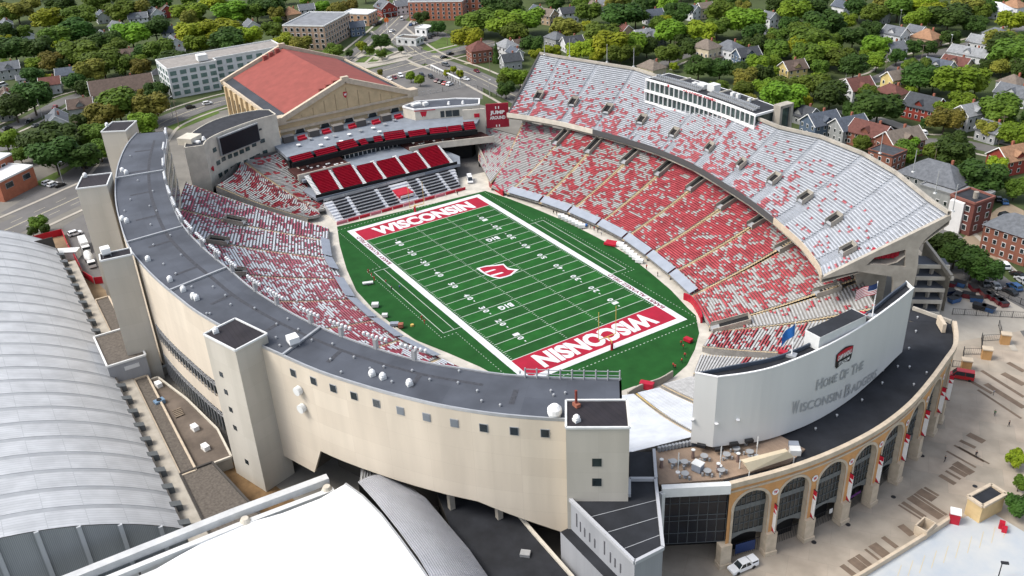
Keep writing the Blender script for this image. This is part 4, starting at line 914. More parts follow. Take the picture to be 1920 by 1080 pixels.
for word, x0, y0, x1, y1, hh, k0 in (('HOME', 1530, 724, 1569, 707, 2.0, 1.25), ('OF', 1574, 706, 1590, 698, 2.0, 1.25), ('THE', 1595, 697, 1618, 683, 2.0, 1.25), ('WISCONSIN', 1484, 768, 1577, 738, 2.15, 1.4), ('BADGERS', 1583, 737, 1643, 699, 2.15, 1.4)):
    a, b = s_of(x0, y0), s_of(x1, y1); zc = a[1]; sl = (b[1]-a[1])/(b[0]-a[0]); f0 = a[0]+(b[0]-a[0])*1.45/(len(word)+.45); g_ = (b[0]-a[0])*.03
    z0_ = zc+sl*((f0-a[0])/2); z1_ = zc+sl*((f0+b[0])/2-a[0]); curve_text(m, word[0], a[0], f0-g_, z0_-hh/2, z0_-hh/2+hh*k0, .025, .16, sl=sl); curve_text(m, word[1:], f0, b[0], z1_-hh/2, z1_+hh/2, .014, .16, sl=sl)
m.build('lettering', 'lett', scr)
def curve_poly(mb, pts, sc, zc, k, push, m=0):
    q = []
    for x, z in pts: p, n = on_curve(sc+x*k); q.append(V3(p.x+n.x*push, p.y+n.y*push, zc+z*k))
    mb.face(q, m)
sc, zc = s_of(1582, 668)
sh = [(-3.2, 1.7), (-1.6, 2.3), (0, 2.6), (1.6, 2.3), (3.2, 1.7), (3.0, -1.5), (2.4, -2.3), (1.2, -1.9), (0, -1.7), (-1.2, -1.9), (-2.4, -2.3), (-3.0, -1.5)][::-1]
m = MB(); curve_poly(m, sh, sc, zc, .85, .13); cr_ = m.build('crest', 'black', scr)
m = MB(); curve_poly(m, [(x*.92, z*.62+.75) for x, z in [(-3.1, 1.6), (-1.5, 2.1), (0, 2.3), (1.5, 2.1), (3.1, 1.6), (3.0, -1.5), (1.5, -1.0), (0, -.8), (-1.5, -1.0), (-3.0, -1.5)][::-1]], sc, zc, .85, .18); m.build('crest_band', 'embred', cr_)
m = MB(); curve_text(m, 'CAMP RANDALL', sc-2.2, sc+2.2, zc-.1, zc+1.05, .03, .24); curve_text(m, 'STADIUM', sc-1.7, sc+1.7, zc-1.35, zc-.6, .02, .24); m.build('crest_lettering', 'white', cr_)
# lamps along the foot of the wall and white spot lamps
for px, py in ((1342, 796), (1382, 789), (1299, 788)):
    r = s_of(px, py)
    if r: p, n = on_curve(r[0]); MB().cyl((p.x+n.x*.35, p.y+n.y*.35, r[1]), .18, .5, 8, 0, .4).build('wall_lamp', 'lum', scr)
for px, py in ((1316, 832), (1346, 839), (1374, 829), (1402, 823)):
    r = s_of(px, py)
    if r is None: continue
    p, n = on_curve(r[0]); c = V3(p.x+n.x*.6, p.y+n.y*.6, r[1]); m = MB(); m.box(c, (1.6, .7, .6), math.atan2(n.x, -n.y)); m.build('floodlight', 'black', scr)
# plant room on the top of the sign wall, flags
rp = LP([(1510, 621), (1596, 578), (1627, 592), (1537, 632)], 38.0); rp = rectfix([V3(*p, 0) for p in rp])
m = MB(); m.prism(rp, 35, 38.0); pr_ = m.build('plant_room', 'offw', scr); c = Vector((sum(p[0] for p in rp)/4, sum(p[1] for p in rp)/4)); MB().prism([(c.x+(p[0]-c.x)*.96, c.y+(p[1]-c.y)*.96) for p in rp], 38.02, 38.06).build('plant_room_roof', 'roofb', pr_)
def flag(px, py, h, kind):
    p = P(px, py, 35.2)
    t = thing('flagpole', 'flagpole flying the striped national flag on top of the white sign wall' if kind == 'us' else 'flagpole with a blue flag on top of the white sign wall', 'flagpole', p)
    m = MB(); m.cyl(p, .14, h, 8, 0, .07); m.build('pole', 'white', t); m = MB(); m.box(p+V3(0, 0, .25), (1.8, 1.5, .5), .5); m.build('base', 'steel', t); MB().box(p+V3(-1.6, -.6, .3), (1.6, 1.0, .5), .5).build('red_pad', 'red', t)
    # rippled cloth
    D = -rt.copy(); D.z = 0; D.normalize(); nn = V3(-D.y, D.x, 0); cols = 12; rows = 13 if kind == 'us' else 4
    wv = 4.0 if kind == 'us' else 2.2; hv = 2.4 if kind == 'us' else 2.6; top = h-.3
    def F(u, v): dr = -u*1.5 if kind == 'us' else -u*2.4; return p+D*(u*wv)+nn*(math.sin(u*7+v)*.22)+V3(0, 0, top+dr-v*hv)
    m = MB()
    for i in range(cols):
        for j in range(rows):
            u0, u1, v0, v1 = i/cols, (i+1)/cols, j/rows, (j+1)/rows; mi = (0 if j % 2 == 0 else 1) if kind == 'us' else 2
            if kind == 'us' and u0 < .4 and v0 < .52: mi = 2
            m.face([F(u0, v0), F(u1, v0), F(u1, v1), F(u0, v1)], mi)
    m.build('flag', ['embred', 'white', 'navy' if kind == 'us' else 'blue'], t)
flag(1635, 595, 8.2, 'us'); flag(1484, 668, 7.6, 'state')
# ---------------------------------------------------------------- field house with the red roof
fh = thing('field_house', 'large arena with a red pitched roof and tan gable marked with a crest', 'building', (-165, 7, 0))
XG, XB, Y0, Y1, ZE, ZP = -127.5, -201, -22.5, 37, 19.8, 30.5; YM = (Y0+Y1)/2
M['redroof'] = mat('red roof', (.24, .062, .05), .85, .14, .25, det=9)
M['fhw'] = mat('field house stone', (.52, .40, .24), .85, .12, .35)
m = MB(); g1 = [(XG, Y0, 0), (XG, Y1, 0), (XG, Y1, ZE), (XG, YM, ZP), (XG, Y0, ZE)]; m.face(g1); m.face([(XB, p[1], p[2]) for p in g1][::-1]); m.face([(XG, Y0, 0), (XG, Y0, ZE), (XB, Y0, ZE), (XB, Y0, 0)]); m.face([(XG, Y1, 0), (XB, Y1, 0), (XB, Y1, ZE), (XG, Y1, ZE)]); m.build('walls', 'fhw', fh)
m = MB()
for ya, s_ in ((Y0+4.4, 1), (Y1-4.4, -1)):
    zz = ZE+(ZP-ZE)*(abs(ya-(Y0 if s_ > 0 else Y1))/(YM-Y0)); f = [(XG-1.5, ya, zz+.3), (XG-1.5, YM, ZP+.3), (XB+1.5, YM, ZP+.3), (XB+1.5, ya, zz+.3)]; m.face(f[::s_])
m.build('roof', 'redroof', fh)
m = MB()
for ya, s_ in ((Y0, 1), (Y1, -1)):
    f = [(XG, ya, ZE+.05), (XG, ya+s_*4.5, ZE+1.75), (XB, ya+s_*4.5, ZE+1.75), (XB, ya, ZE+.05)]; m.face(f[::s_])
m.build('gutter_roof', 'roofm', fh)
m = MB()   # raking stone parapets on both gables
for xx in (XG+.1, XB):
    m = MB()
    for ya in (Y0-.8, Y1+.8): m.bar((xx, ya, ZE+.2), (xx, YM, ZP+1.0), 1.6, 2.0)
    m.box((xx, YM, ZP+1.4), (1.7, 3, 2.0)); 
    if xx > XB: m.box((XG-1, Y1-.5, ZE+.6), (4, 5, 3)); m.box((XG-1, Y0+.5, ZE+.6), (4, 5, 3))
    m.build('gable_parapet', 'stone', fh)
m = MB()
m = MB()
for ya in (Y0, Y1): m.box(((XG+XB)/2, ya, ZE+.3), (XG-XB, .8, 1.3))
m.box((XG+.4, YM, 16.4), (1.0, Y1-Y0, 1.0)); m.box((XG+.4, YM, ZE-.3), (.8, Y1-Y0+1, .8)); m.build('stone_courses', 'stone', fh)
# panel joints and arched windows in the gable
m = MB()
for k in range(1, 12):
    y = Y0+(Y1-Y0)*k/12; zt = ZE+(ZP-ZE)*(1-abs(y-YM)/(YM-Y0))-2.2
    if zt > ZE+.4: m.box((XG+.06, y, (ZE+.1+zt)/2), (.1, .22, zt-ZE-.1))
m.build('panel_joints', mat('joint', (.33, .25, .15), .9), fh)
cy, cz = YM-.5, 25.6; cpt = [(a_*.6, b_*.6) for a_, b_ in [(-1.5, 1.7), (-.7, 2.1), (0, 1.8), (.7, 2.1), (1.5, 1.7), (1.5, -.4), (.9, -1.7), (0, -2.4), (-.9, -1.7), (-1.5, -.4)]]
m = MB(); m.face([(XG+.1, cy+a, cz+b) for a, b in cpt][::-1]); cst = m.build('crest', 'embred', fh); m = MB(); put_text(m, 'W', (XG+.14, cy, cz), (0, 1, 0), (0, 0, 1), 1.2, 1.0, .05, 0, .03); m.build('crest_letter', 'white', cst)
for px, py in ((563, 250), (610, 241), (655, 232), (699, 223), (741, 215)):
    q = onwall(px, py, V3(XG, 0, 0), V3(XG, 1, 0)); m = MB(); m.face([(XG+.12, q.y+math.cos(a)*1.9, 14.6+math.sin(a)*1.9+0) for a in [math.pi*k/10 for k in range(11)]]+[(XG+.12, q.y-1.9, 12.2), (XG+.12, q.y+1.9, 12.2)]); w_ = m.build('arched_window', 'glass', fh)
    m = MB(); ring = [(XG+.2, q.y+math.cos(a)*2.0, 14.6+math.sin(a)*2.0) for a in [math.pi*k/10 for k in range(11)]]
    for k in range(10): m.bar(ring[k], ring[k+1], .45)
    m.build('surround', 'conc_l', w_)
m = MB()
for yy, zz in ((YM-3.2, 0), (YM-6.3, 0), (YM-9.3, 0)): 
    z = ZP-(YM-yy)*(ZP-ZE)/(YM-Y0)+1.0
    for xx in (XG-2.6, XB+2.5): m.box((xx, yy, z), (1.7, 2.0, 2.2))
m.build('roof_vents', 'redroof', fh)
for k in range(9):
    x = XB+8+k*7.4; MB().box((x, Y0-.06, 11), (3.2, .3, 8)).build('side_window', 'glass', fh)
for k in range(10): MB().box((XB+4.3+k*7.4, Y0-.5, 9.8), (1.3, 1.0, 19.4)).build('buttress', 'fhw', fh)
# ---------------------------------------------------------------- end zone club (far end)
club = thing('end_zone_club', 'tiered end zone club seating with six dark red seat blocks below a terrace', 'grandstand', (-95, 5, 0))
ZD = 13.9
dk = [(-103.6, -28.5), (-104.6, 3), (-99.3, 25.4), (-92.0, 47), (-102, 56), (-127, 48), (-127.4, -28)]
M['deck'] = mat('terrace floor', (.20, .225, .26), .8, .15, .3)
m = MB(); m.prism(dk, ZD-1.4, ZD, 0, None, True, True, True); m.build('terrace_deck', 'deck', club)
m = MB(); m.prism([(-104, -28), (-105, 3), (-99.7, 26), (-92, 44), (-102, 54), (-126, 47), (-127, -27)], 0, ZD-1.5); m.build('core_walls', 'dark', club)
# upper front rows of red seats: blocks with white aisles
def rows(par, a, b, depth, rise, n, mt, nm, back=.5, z0=0):
    a = Vector(a); b = Vector(b); d = (b-a).normalized(); nb = V3(-d.y, d.x, 0)
    if nb.x > 0: nb = -nb
    st = MB(); se = MB()
    for k in range(n):
        p0, p1 = a+nb*(depth*k/n)+V3(0, 0, rise*k/n), b+nb*(depth*k/n)+V3(0, 0, rise*k/n); q0, q1 = p0+nb*(depth/n), p1+nb*(depth/n)
        st.face([p0+V3(0, 0, -rise/n-.3), p1+V3(0, 0, -rise/n-.3), p1, p0]); st.face([p0, p1, q1, q0])
        s0, s1, t0, t1 = p0+nb*(depth/n*.45), p1+nb*(depth/n*.45), p0+nb*(depth/n*.85), p1+nb*(depth/n*.85); u = V3(0, 0, .45); w2 = V3(0, 0, .88)
        se.face([s0+u, s1+u, t1+u, t0+u]); se.face([s0+u*.5, s1+u*.5, s1+u, s0+u]); se.face([t0+u, t1+u, t1+w2, t0+w2]); se.face([t1+u*.6, t0+u*.6, t0+w2, t1+w2])
    s = st.build(nm, 'dark' if mt == 'club' else 'step', par); se.build('seats', mt, s)
fr = [((-99.2, -28), (-99.6, -19.5)), ((-99.6, -18.3), (-99.9, -9.6)), ((-99.9, -8.4), (-100.1, -1)), ((-100.1, 0.3), (-100.2, 3.3)), ((-100.1, 5.8), (-99.4, 9)), ((-99.2, 10), (-97.2, 18)), ((-96.9, 19.3), (-95.2, 26.2)), ((-94.8, 27.3), (-92.3, 33.8)), ((-92.2, 34.3), (-90.4, 39.5)), ((-90.0, 40.4), (-88.4, 44.6))]
for k, (a, b) in enumerate(fr): rows(club, (*a, ZD-1.2), (*b, ZD-1.2), 3.2 if k not in (2, 5, 9) else 4.4, 1.3 if k not in (2, 5, 9) else 1.9, 3 if k not in (2, 5, 9) else 4, 'club', 'seat_block')
m = MB(); m.wall([(-99.0, -28.6), (-100, 3), (-94.8, 24), (-88, 45)], ZD-3.0, ZD-1.1, .3); m.build('fascia', 'dark', club)
# loge boxes between
m = MB(); m.wall([(-93.2, -29), (-93.4, -8)], 7.6, 10.0, .4); m.wall([(-93.2, 17), (-91, 30), (-83.5, 50)], 7.6, 10.2, .4); m.build('loge_parapet', 'conc_l', club)
m = MB(); m.prism([(-93.4, -29), (-93.4, -8), (-104, -8), (-104, -29)], 8.4, 9.2); m.prism([(-93.3, 17), (-91.2, 30), (-84, 50), (-94, 50), (-104, 30), (-104, 17)], 8.4, 9.2); m.build('loge_floor', mat('loge red brown', (.06, .02, .018), .8, .3, .5), club)
m = MB()
random.seed(4)
for k in range(26):
    y = random.choice([random.uniform(-27, -9), random.uniform(19, 40)]); x = -95.6-random.choice([0, 2.6, 5])+(max(0, y-28)*.35); m.box((x, y, 9.75), (.9, .9, .1)); m.box((x, y, 9.45), (.15, .15, .6))
m.build('loge_tables', 'offw', club)
m = MB()
m.box((-102, 4.5, 8.9), (.3, 23, 3.6)); m.build('club_glazing', 'glass', club)
m = MB(); m.box((-101.7, 4.5, 10.9), (.6, 24.5, 1.5)); m.build('club_fascia', 'stone', club)
m = MB(); put_text(m, 'FIELD CLUB SUITES', (-101.38, 4.2, 10.9), (0, 1, 0), (0, 0, 1), 12, .7, .03, 0, .02) if False else None
m.build('x', 'red', club)
for k in range(13): MB().box((-101.8, -6.6+k*1.86, 8.9), (.2, .22, 3.6)).build('mullion', 'white', club)
# six big red blocks
m = MB(); m.prism([(-79.0, -28), (-76.6, 30), (-84, 34), (-93, 33), (-104, 24), (-104, -10), (-93.5, -30)], 4.2, 5.2, 0, None, True, True, True); m.build('block_base', 'deck', club)
fy = [(-25.6, -18.6), (-17.0, -9.6), (-8.0, -1.4), (0.0, 7.8), (9.2, 16.8), (18.2, 26.2)]
def fx(y): return -80.0+(y+25)*.047
for k, (a, b) in enumerate(fy): rows(club, (fx(a), a, 6.0), (fx(b), b, 6.0), 11.0 if k not in (2, 3, 4) else 9.6, 3.9 if k not in (2, 3, 4) else 3.3, 14 if k not in (2, 3, 4) else 12, 'club', 'seat_block')
m = MB()
for k in range(7):
    y = [-26.4, -17.8, -8.8, -.7, 8.5, 17.5, 27][k]
    for j in range(14): m.box((fx(y)-.4-j*.8, y, 5.9+j*.28), (.8, 1.5, .5))
m.build('aisle_steps', 'offw', club)
m = MB(); m.prism([(-91.2, -28), (-91.2, -9.5), (-104, -9.5), (-104, -28)], 7.3, 8.2); m.prism([(-89.6, -9.5), (-89.2, 17.5), (-102, 17.5), (-102, -9.5)], 7.0, 7.3+1.3); m.build('concourse', 'deck', club)
m = MB(); m.wall([(-79.4, -28), (-77, 29)], 4.6, 6.3, .3); m.build('front_edge', 'dark', club)
m = MB(); m.wall([(-82, -29), (-79.5, 30)], 0, 4.6, .3); m.build('undercroft', 'dark', club)
# silver lower rows with black chairs
lw = MB(); ch = MB(); n = 7
for k in range(n):
    x = -65.2-k*1.65; z = .9+k*.5; lw.box((x-.82, -1.5+k*.3, z/2), (1.65, 50+k*.6, z)); 
    for blk in ((-24, -19), (-17.5, -7.6), (-6.2, -1.8), (6.0, 9.4), (10.8, 18), (19.4, 23.6)):
        if k == 0 and True:
            pass
        ch.box((x-.75, (blk[0]+blk[1])/2+k*.1, z+.45), (.55, blk[1]-blk[0], .5))
lo = lw.build('lower_rows', 'alu', club); ch.build('black_chairs', mat('black seats', (.03, .03, .035), .6, .5, 1.2), lo)
m = MB(); m.box((-70.6, 2.0, 2.6), (7.0, 5.6, 1.2)); m.build('tunnel_canopy', 'red', club); MB().box((-66.9, 2.0, 2.4), (.3, 5.2, .8)).build('canopy_sign', 'offw', club)
m = MB(); m.box((-67.2, 2.0, 1.0), (.4, 5, 1.9)); m.build('tunnel_mouth', 'dark', club)
m = MB(); 
for k in range(6): m.box((-77.3, -22+k*8.4, 4.6), (.15, 8.2, .9))
m.build('railing', 'steel', club)
for k in range(12):
    y = -25.2+k*4.35; t = tag(MB().box((-63.9, y, .55), (.35, 4.0, 1.0)).build('wall_pad', 'red' if k % 3 else mat('pad pink', (.5, .16, .2), .6)), 'low red padded board along the far end line', 'padding', 'padded boards along the far end line')
# small pavilion at the right of the terrace
pav = thing('terrace_pavilion', 'cream flat roofed pavilion with a red crest at the right end of the terrace', 'building', (-110, 42, ZD))
pp = LP([(762, 200), (798, 214), (893, 187), (890, 177), (838, 174), (815, 187)], 18.6)
pp = [(-118.5, 27.5), (-111.5, 29.5), (-100.5, 53.5), (-107, 57.5), (-114, 50), (-121, 35)]
m = MB(); m.prism(pp, ZD, 18.2); m.build('walls', 'conc_l', pav); c = Vector((-112, 43)); m = MB(); m.prism([(c.x+(p[0]-c.x)*.97, c.y+(p[1]-c.y)*.97) for p in pp], 18.22, 18.3); m.build('roof', 'roofm', pav)
m = MB(); ppl = pp+[pp[0]]
for i in range(6): m.bar((*ppl[i], 18.4), (*ppl[i+1], 18.4), .5, .6)
m.build('roof_edge', 'white', pav)
A_, B_ = V3(-111.5, 29.5, 0), V3(-100.5, 53.5, 0); d = (B_-A_).normalized(); n = V3(d.y, -d.x, 0)
m = MB()
for x, y in ((.13, 1.6),): 
    c = A_+d*((B_-A_).length*x)+n*.1+V3(0, 0, 16.2); m.face([c+d*a+V3(0, 0, b) for a, b in ((-1.4, 1.2), (1.4, 1.2), (1.0, -.4), (.5, -1.2), (0, -.6), (-.5, -1.2), (-1.0, -.4))][::-1])
m.build('crest', 'embred', pav)
for x, w_ in ((.42, 1.6), (.52, 2.6), (.63, 2.8), (.85, 2.0)): MB().box(A_+d*((B_-A_).length*x)+V3(0, 0, 15.6), (w_, .2, 2.6), math.atan2(d.y, d.x)).build('window', 'glass', pav)
MB().box(A_+d*4+n*.1+V3(0, 0, 17.9), (8.6, .2, .5), math.atan2(d.y, d.x)).build('red_stripe', 'embred', pav)
for x, y in ((-109, 44), (-106, 49)): MB().cyl((x, y, 18.3), .7, 1.2, 8, 0, .4).build('roof_fan', 'white', pav)
m = MB(); m.box((-117, 33, 18.7), (2.5, 4, .8)); m.box((-114.5, 36, 18.9), (2, 2, 1.2)); m.build('roof_unit', 'offw', pav)
# JUMP AROUND banner board
A_, B_ = P(913, 243, 9), P(955, 240, 9); A_.z = B_.z = 0
jb = thing('banner_board', 'tall crimson board reading JUMP AROUND beside the upper deck', 'banner', A_)
zt = onwall(916, 195, A_, B_).z; zb2 = onwall(914, 240, A_, B_).z; d = (B_-A_).normalized(); n = V3(d.y, -d.x, 0); c = (A_+B_)/2
m = MB(); m.box(c+V3(0, 0, (zt+zb2)/2), ((B_-A_).length, .5, zt-zb2), math.atan2(d.y, d.x)); m.build('board', mat('banner crimson', (.28, .012, .03), .6), jb)
m = MB(); put_text(m, 'JUMP', c+n*.3+V3(0, 0, zb2+(zt-zb2)*.62), d, V3(0, 0, 1), 6, 1.9, .05, 0, .03); put_text(m, 'AROUND', c+n*.3+V3(0, 0, zb2+(zt-zb2)*.42), d, V3(0, 0, 1), 6.4, 1.4, .04, 0, .03)
put_text(m, '11', c+n*.3+V3(0, 0, zb2+(zt-zb2)*.84), d, V3(0, 0, 1), 1.6, 1.1, .04, 0, .03); put_text(m, '11', c+n*.3+V3(0, 0, zb2+(zt-zb2)*.08), d, V3(0, 0, 1), 1.6, .9, .04, 0, .03); m.build('lettering', 'white', jb)
m = MB(); q = A_-d*5; m.box(q+V3(0, 0, 9), (9, .6, 18), math.atan2(d.y, d.x)); bw = thing('end_wall', 'cream concrete wall with a small red square sign beside the crimson board', 'wall', q); m.build('wall_panel', 'conc_l', bw); MB().box(q+n*.35+d*1.2+V3(0, 0, 15.4), (2.2, .15, 1.6), math.atan2(d.y, d.x)).build('red_sign', 'embred', bw)
# ---------------------------------------------------------------- scoreboard building
sb = thing('scoreboard_building', 'cream curved building carrying a large black scoreboard above the corner stand', 'building', (-118, -42, 0))
ZS = 26.0
fr_px = [(381.7, 272), (398, 246), (425, 233), (460, 221), (500, 212), (519, 214)]
fr_ = smooth_line([P(*p, ZS)[:2] for p in fr_px], 14)
a = P(381.7, 272, ZS); front = smooth_line([P(x, y, ZS)[:2] for x, y in ((381.7, 272), (388, 262), (410, 250), (440, 238), (480, 224), (518, 214))], 14)
back = smooth_line([P(x, y, ZS)[:2] for x, y in ((345, 277), (352, 255), (385, 232), (425, 217), (480, 206), (505, 205))], 14)
m = MB(); m.wall(front, 9, ZS, .4, 0, 1); m.wall([back[0], front[0]], 6, ZS, .4, 0, 1); m.wall([front[-1], back[-1]], 0, ZS, .4, 0, 1); m.wall(back, 0, ZS, .3, 0, -1); m.build('walls', 'conc_l', sb)
m = MB()
for i in range(14): m.face([(*front[i], ZS-.25), (*front[i+1], ZS-.25), (*back[i+1], ZS-.25), (*back[i], ZS-.25)])
m.build('roof', 'roofd', sb)
def onf(px, py):
    for i in range(14):
        A_, B_ = V3(*front[i], 0), V3(*front[i+1], 0); q = onwall(px, py, A_, B_); t = (q-A_).dot(B_-A_)/(B_-A_).length_squared
        if -.03 <= t <= 1.03: return q, (B_-A_).normalized()
    return None
A1, B1 = onf(414, 290)[0], onf(483, 260)[0]; A1.z = B1.z = 0; d = (B1-A1).normalized(); n = V3(d.y, -d.x, 0)
if n.x < 0: n = -n
zt, zb_ = onwall(478, 232, A1, B1).z, onwall(415, 289, A1, B1).z
cc = (A1+B1)/2+n*.9; m = MB(); m.box(cc+V3(0, 0, (zt+zb_)/2), ((B1-A1).length, 1.0, (zt-zb_)), math.atan2(d.y, d.x)); m.build('scoreboard', mat('screen off', (.008, .009, .014), .3), sb)
m = MB(); m.box(cc-n*.3+V3(0, 0, (zt+zb_)/2), ((B1-A1).length+.9, 1.0, (zt-zb_)+.9), math.atan2(d.y, d.x)); m.build('scoreboard_frame', 'grey', sb)
for (x, y) in ((409, 305), (419, 298), (431, 293), (442, 289), (453, 284), (464, 279), (476, 271), (492, 264), (413, 328), (424, 322), (436, 315), (448, 308), (461, 303), (472, 298), (484, 292), (497, 285), (402, 281), (486, 243)):
    r = onf(x, y)
    if r: q, dd = r; MB().box(q, (1.9, .5, 1.5 if y > 290 or y > 260 else .7), math.atan2(dd.y, dd.x)).build('window', 'glassg', sb)
r = onf(397, 315); q, dd = r; nn = V3(dd.y, -dd.x, 0); nn = nn if nn.x > 0 else -nn
m = MB(); m.box(q+nn*.3, (2.0, .3, .8), math.atan2(dd.y, dd.x)); m.box(q+nn*.3+dd*.6+V3(0, 0, -.9), (.9, .3, .8), math.atan2(dd.y, dd.x)); m.build('red_emblem', 'embred', sb)
m = MB(); bx = LP([(340, 248), (371, 250), (364, 262), (342, 260)], 27.5); m.prism(rectfix([V3(*p, 0) for p in bx]), 25, 27.5); m.build('roof_box', 'conc_l', sb)
p = P(382, 262, ZS); MB().cyl(p, .8, 1.2, 8, 0, .4).build('roof_fan', 'white', sb); p = P(369, 266, ZS); MB().box(p, (2.4, 1.4, .8), .6).build('roof_unit', 'white', sb)
# ---------------------------------------------------------------- paving round the stadium
def sheet(name, pts, z, mt, px=True, uvs=False):
    q = [P(x, y, 0) for x, y in pts] if px else [V3(*p, 0) for p in pts]
    A = sum(q[i-1].x*q[i].y-q[i].x*q[i-1].y for i in range(len(q)))
    if A < 0: q = q[::-1]
    m = MB(); m.face([(p.x, p.y, z) for p in q], 0, [(p.x*.8+p.y*.6, -p.x*.6+p.y*.8) for p in q]); return struct(m.build(name, mt))
M['plaza'] = panelmat('plaza paving', (.385, .325, .26), (.335, .295, .24), (.23, .20, .165), 7.2, 5.6, .016, .85, True, .5, .22, .12)
sheet('plaza', [(1180, 1150), (1100, 1000), (1250, 850), (1500, 800), (1700, 640), (1740, 560), (2000, 600), (2050, 900), (2000, 1250), (1500, 1250)], .02, 'plaza')
sheet('stadium_yard', [(-230, -160), (-90, -175), (110, -175), (150, -60), (100, 60), (125, 100), (60, 125), (-60, 135), (-130, 90), (-230, 60), (-225, -60)], -.005, mat('worn paving', (.175, .165, .145), .9, .25, .08, det=8), False)
struct(MB().face([(x, y, .008) for x, y in [(-85, -40), (-60, -40), (-60, 30), (-75, 42), (-130, 66), (-135, 50), (-85, 25)]]).build('ramp_road', 'asph'))
# stripes of darker paving
M['pav2'] = mat('brown paving', (.155, .115, .085), .9, .2, .5)
for (a, b, w_) in [((1815, 814), (1845, 829), 1.8), ((1800, 826), (1829, 840), 1.0), ((1789, 835), (1845, 866), .6), ((1775, 846), (1830, 877), .6), ((1790, 868), (1823, 888), 2.0), ((1782, 876), (1812, 893), 1.4), ((1773, 883), (1801, 899), .7), ((1762, 891), (1791, 908), 1.2), ((1733, 914), (1760, 930), .7), ((1722, 920), (1752, 937), 2.2), ((1714, 926), (1775, 966), .7), ((1705, 932), (1765, 971), 2.0), ((1692, 942), (1735, 970), 1.0), ((1685, 947), (1728, 974), .5), ((1688, 985), (1711, 1004), 1.6), ((1655, 1007), (1682, 1027), 1.1), ((1635, 1021), (1663, 1043), 2.2), ((1622, 1030), (1648, 1050), .6), ((1607, 1041), (1632, 1061), 1.2), ((1595, 1048), (1623, 1070), 2.0), ((1578, 1060), (1604, 1080), 1.2), ((1815, 712), (1860, 738), 1), ((1840, 695), (1920, 745), 1.0), ((1848, 720), (1920, 765), 1.6), ((1833, 731), (1915, 785), .7), ((1880, 700), (1920, 722), 1.8), ((1890, 680), (1920, 697), 1.4), ((1797, 838), (1855, 870), .5)]:
    A_, B_ = P(*a, 0), P(*b, 0); d = (B_-A_).normalized(); n = V3(-d.y, d.x, 0)*w_*.5; q = [A_-n, B_-n, B_+n, A_+n]
    struct(MB().face([(p.x, p.y, .05) for p in q]).build('paving_strip', 'pav2'))
for x, y in ((1526, 1017), (1590, 984), (1675, 932), (1729, 855), (1828, 912)):
    p = P(x, y, 0); struct(MB().cyl((p.x, p.y, .03), .5, .04, 12).build('paving_drain', 'black'))
# pale parking deck at the lower right with its retaining wall
M['lot'] = mat('pale parking surface', (.36, .40, .44), .85, 0, .12, col2=(.46, .47, .46), det=7)
lotp = [(1600, 1095), (1700, 1035), (1790, 985), (1830, 960), (1930, 1030), (2100, 1200), (1600, 1300)]
sheet('parking_lot', [(1588, 1100), (1700, 1030), (1788, 978), (1872, 1026), (2000, 1000), (2100, 1200), (1600, 1300)], .06, 'lot')
sheet('parking_lot_edge', [(1788, 978), (1850, 955), (1990, 1040), (1872, 1030)], .055, 'lot')
for k in range(10):
    a = P(1690+k*22, 1060-k*9, 0); b_ = a+V3(2.2, -4.6, 0); struct(MB().bar((a.x, a.y, .075), (b_.x, b_.y, .075), .12, .01).build('parking_line', mat('lot line', (.50, .43, .28), .8)))
m = thing('retaining_wall', 'long tan concrete wall between the plaza and the pale parking deck', 'wall', P(1700, 1025, 0)); w_ = [tuple(P(x, y, 0)[:2]) for x, y in ((1600, 1094), (1620, 1083), (1735, 1012), (1790, 975))]; MB().wall(w_, 0, 1.3, .6, 0, 1).build('wall_body', 'stone', m)
bxp = rectfix([P(x, y, 2.2) for x, y in ((1718, 985), (1735, 970), (1752, 980), (1738, 995))]); t = thing('planter_box', 'open square tan concrete box on the retaining wall', 'planter', V3(*bxp[0], 0)); bl = bxp+[bxp[0]]; MB().wall(bl, 0, 2.2, .3, 0, 1).build('box_walls', 'stone', t)
# tan kiosk
kp = rectfix([P(x, y, 4.2) for x, y in ((1795, 929), (1858, 909), (1893, 929), (1845, 955))]); 
kp = rectfix([P(1818, 932, 4.2), P(1861, 908, 4.2), P(1883, 930, 4.2), P(1840, 952, 4.2)])
t = thing('stair_kiosk', 'small tan stair building with a black flat roof beside the parking deck', 'kiosk', V3(*kp[0], 0)); m = MB(); m.prism(kp, 0, 4.2); m.build('walls', mat('kiosk tan', (.56, .42, .22), .8, .1, .5), t); c = Vector((sum(p[0] for p in kp)/4, sum(p[1] for p in kp)/4)); MB().prism([(c.x+(p[0]-c.x)*.82, c.y+(p[1]-c.y)*.86) for p in kp], 4.22, 4.3).build('roof', 'roofb', t)
m = MB(); kl = kp+[kp[0]]
for i in range(4): m.bar((*kl[i], 4.4), (*kl[i+1], 4.4), .7, .5)
m.build('parapet', 'stone', t)
sp = rectfix([P(1795, 928, 5.2), P(1803, 926, 5.2), P(1845, 955, 4.2), P(1838, 958, 4.2)])
def pbin(px, py, lab, s=1.):
    p = P(px, py, 0); t = thing('portable_toilet', lab, 'portable toilet', p); MB().box(p+V3(0, 0, 1.1*s), (1.6*s, 1.6*s, 2.2*s), .6).build('cabin', 'red', t); MB().box(p+V3(0, 0, 2.3*s), (1.75*s, 1.75*s, .25), .6).build('roof', 'white', t)
pbin(1788, 978, 'red cabin with a white roof beside the tan stair building', 1.15)
p = P(1877, 990, 0); t = thing('waste_bin', 'pair of small red lidded bins joined beside the tan stair building', 'bin', p); m = MB(); m.box(p+V3(0, 0, .8), (1.0, 1.0, 1.6), .5).box(p+V3(.9, -.5, .6), (.9, .9, 1.2), .5); m.build('bins', 'red', t)
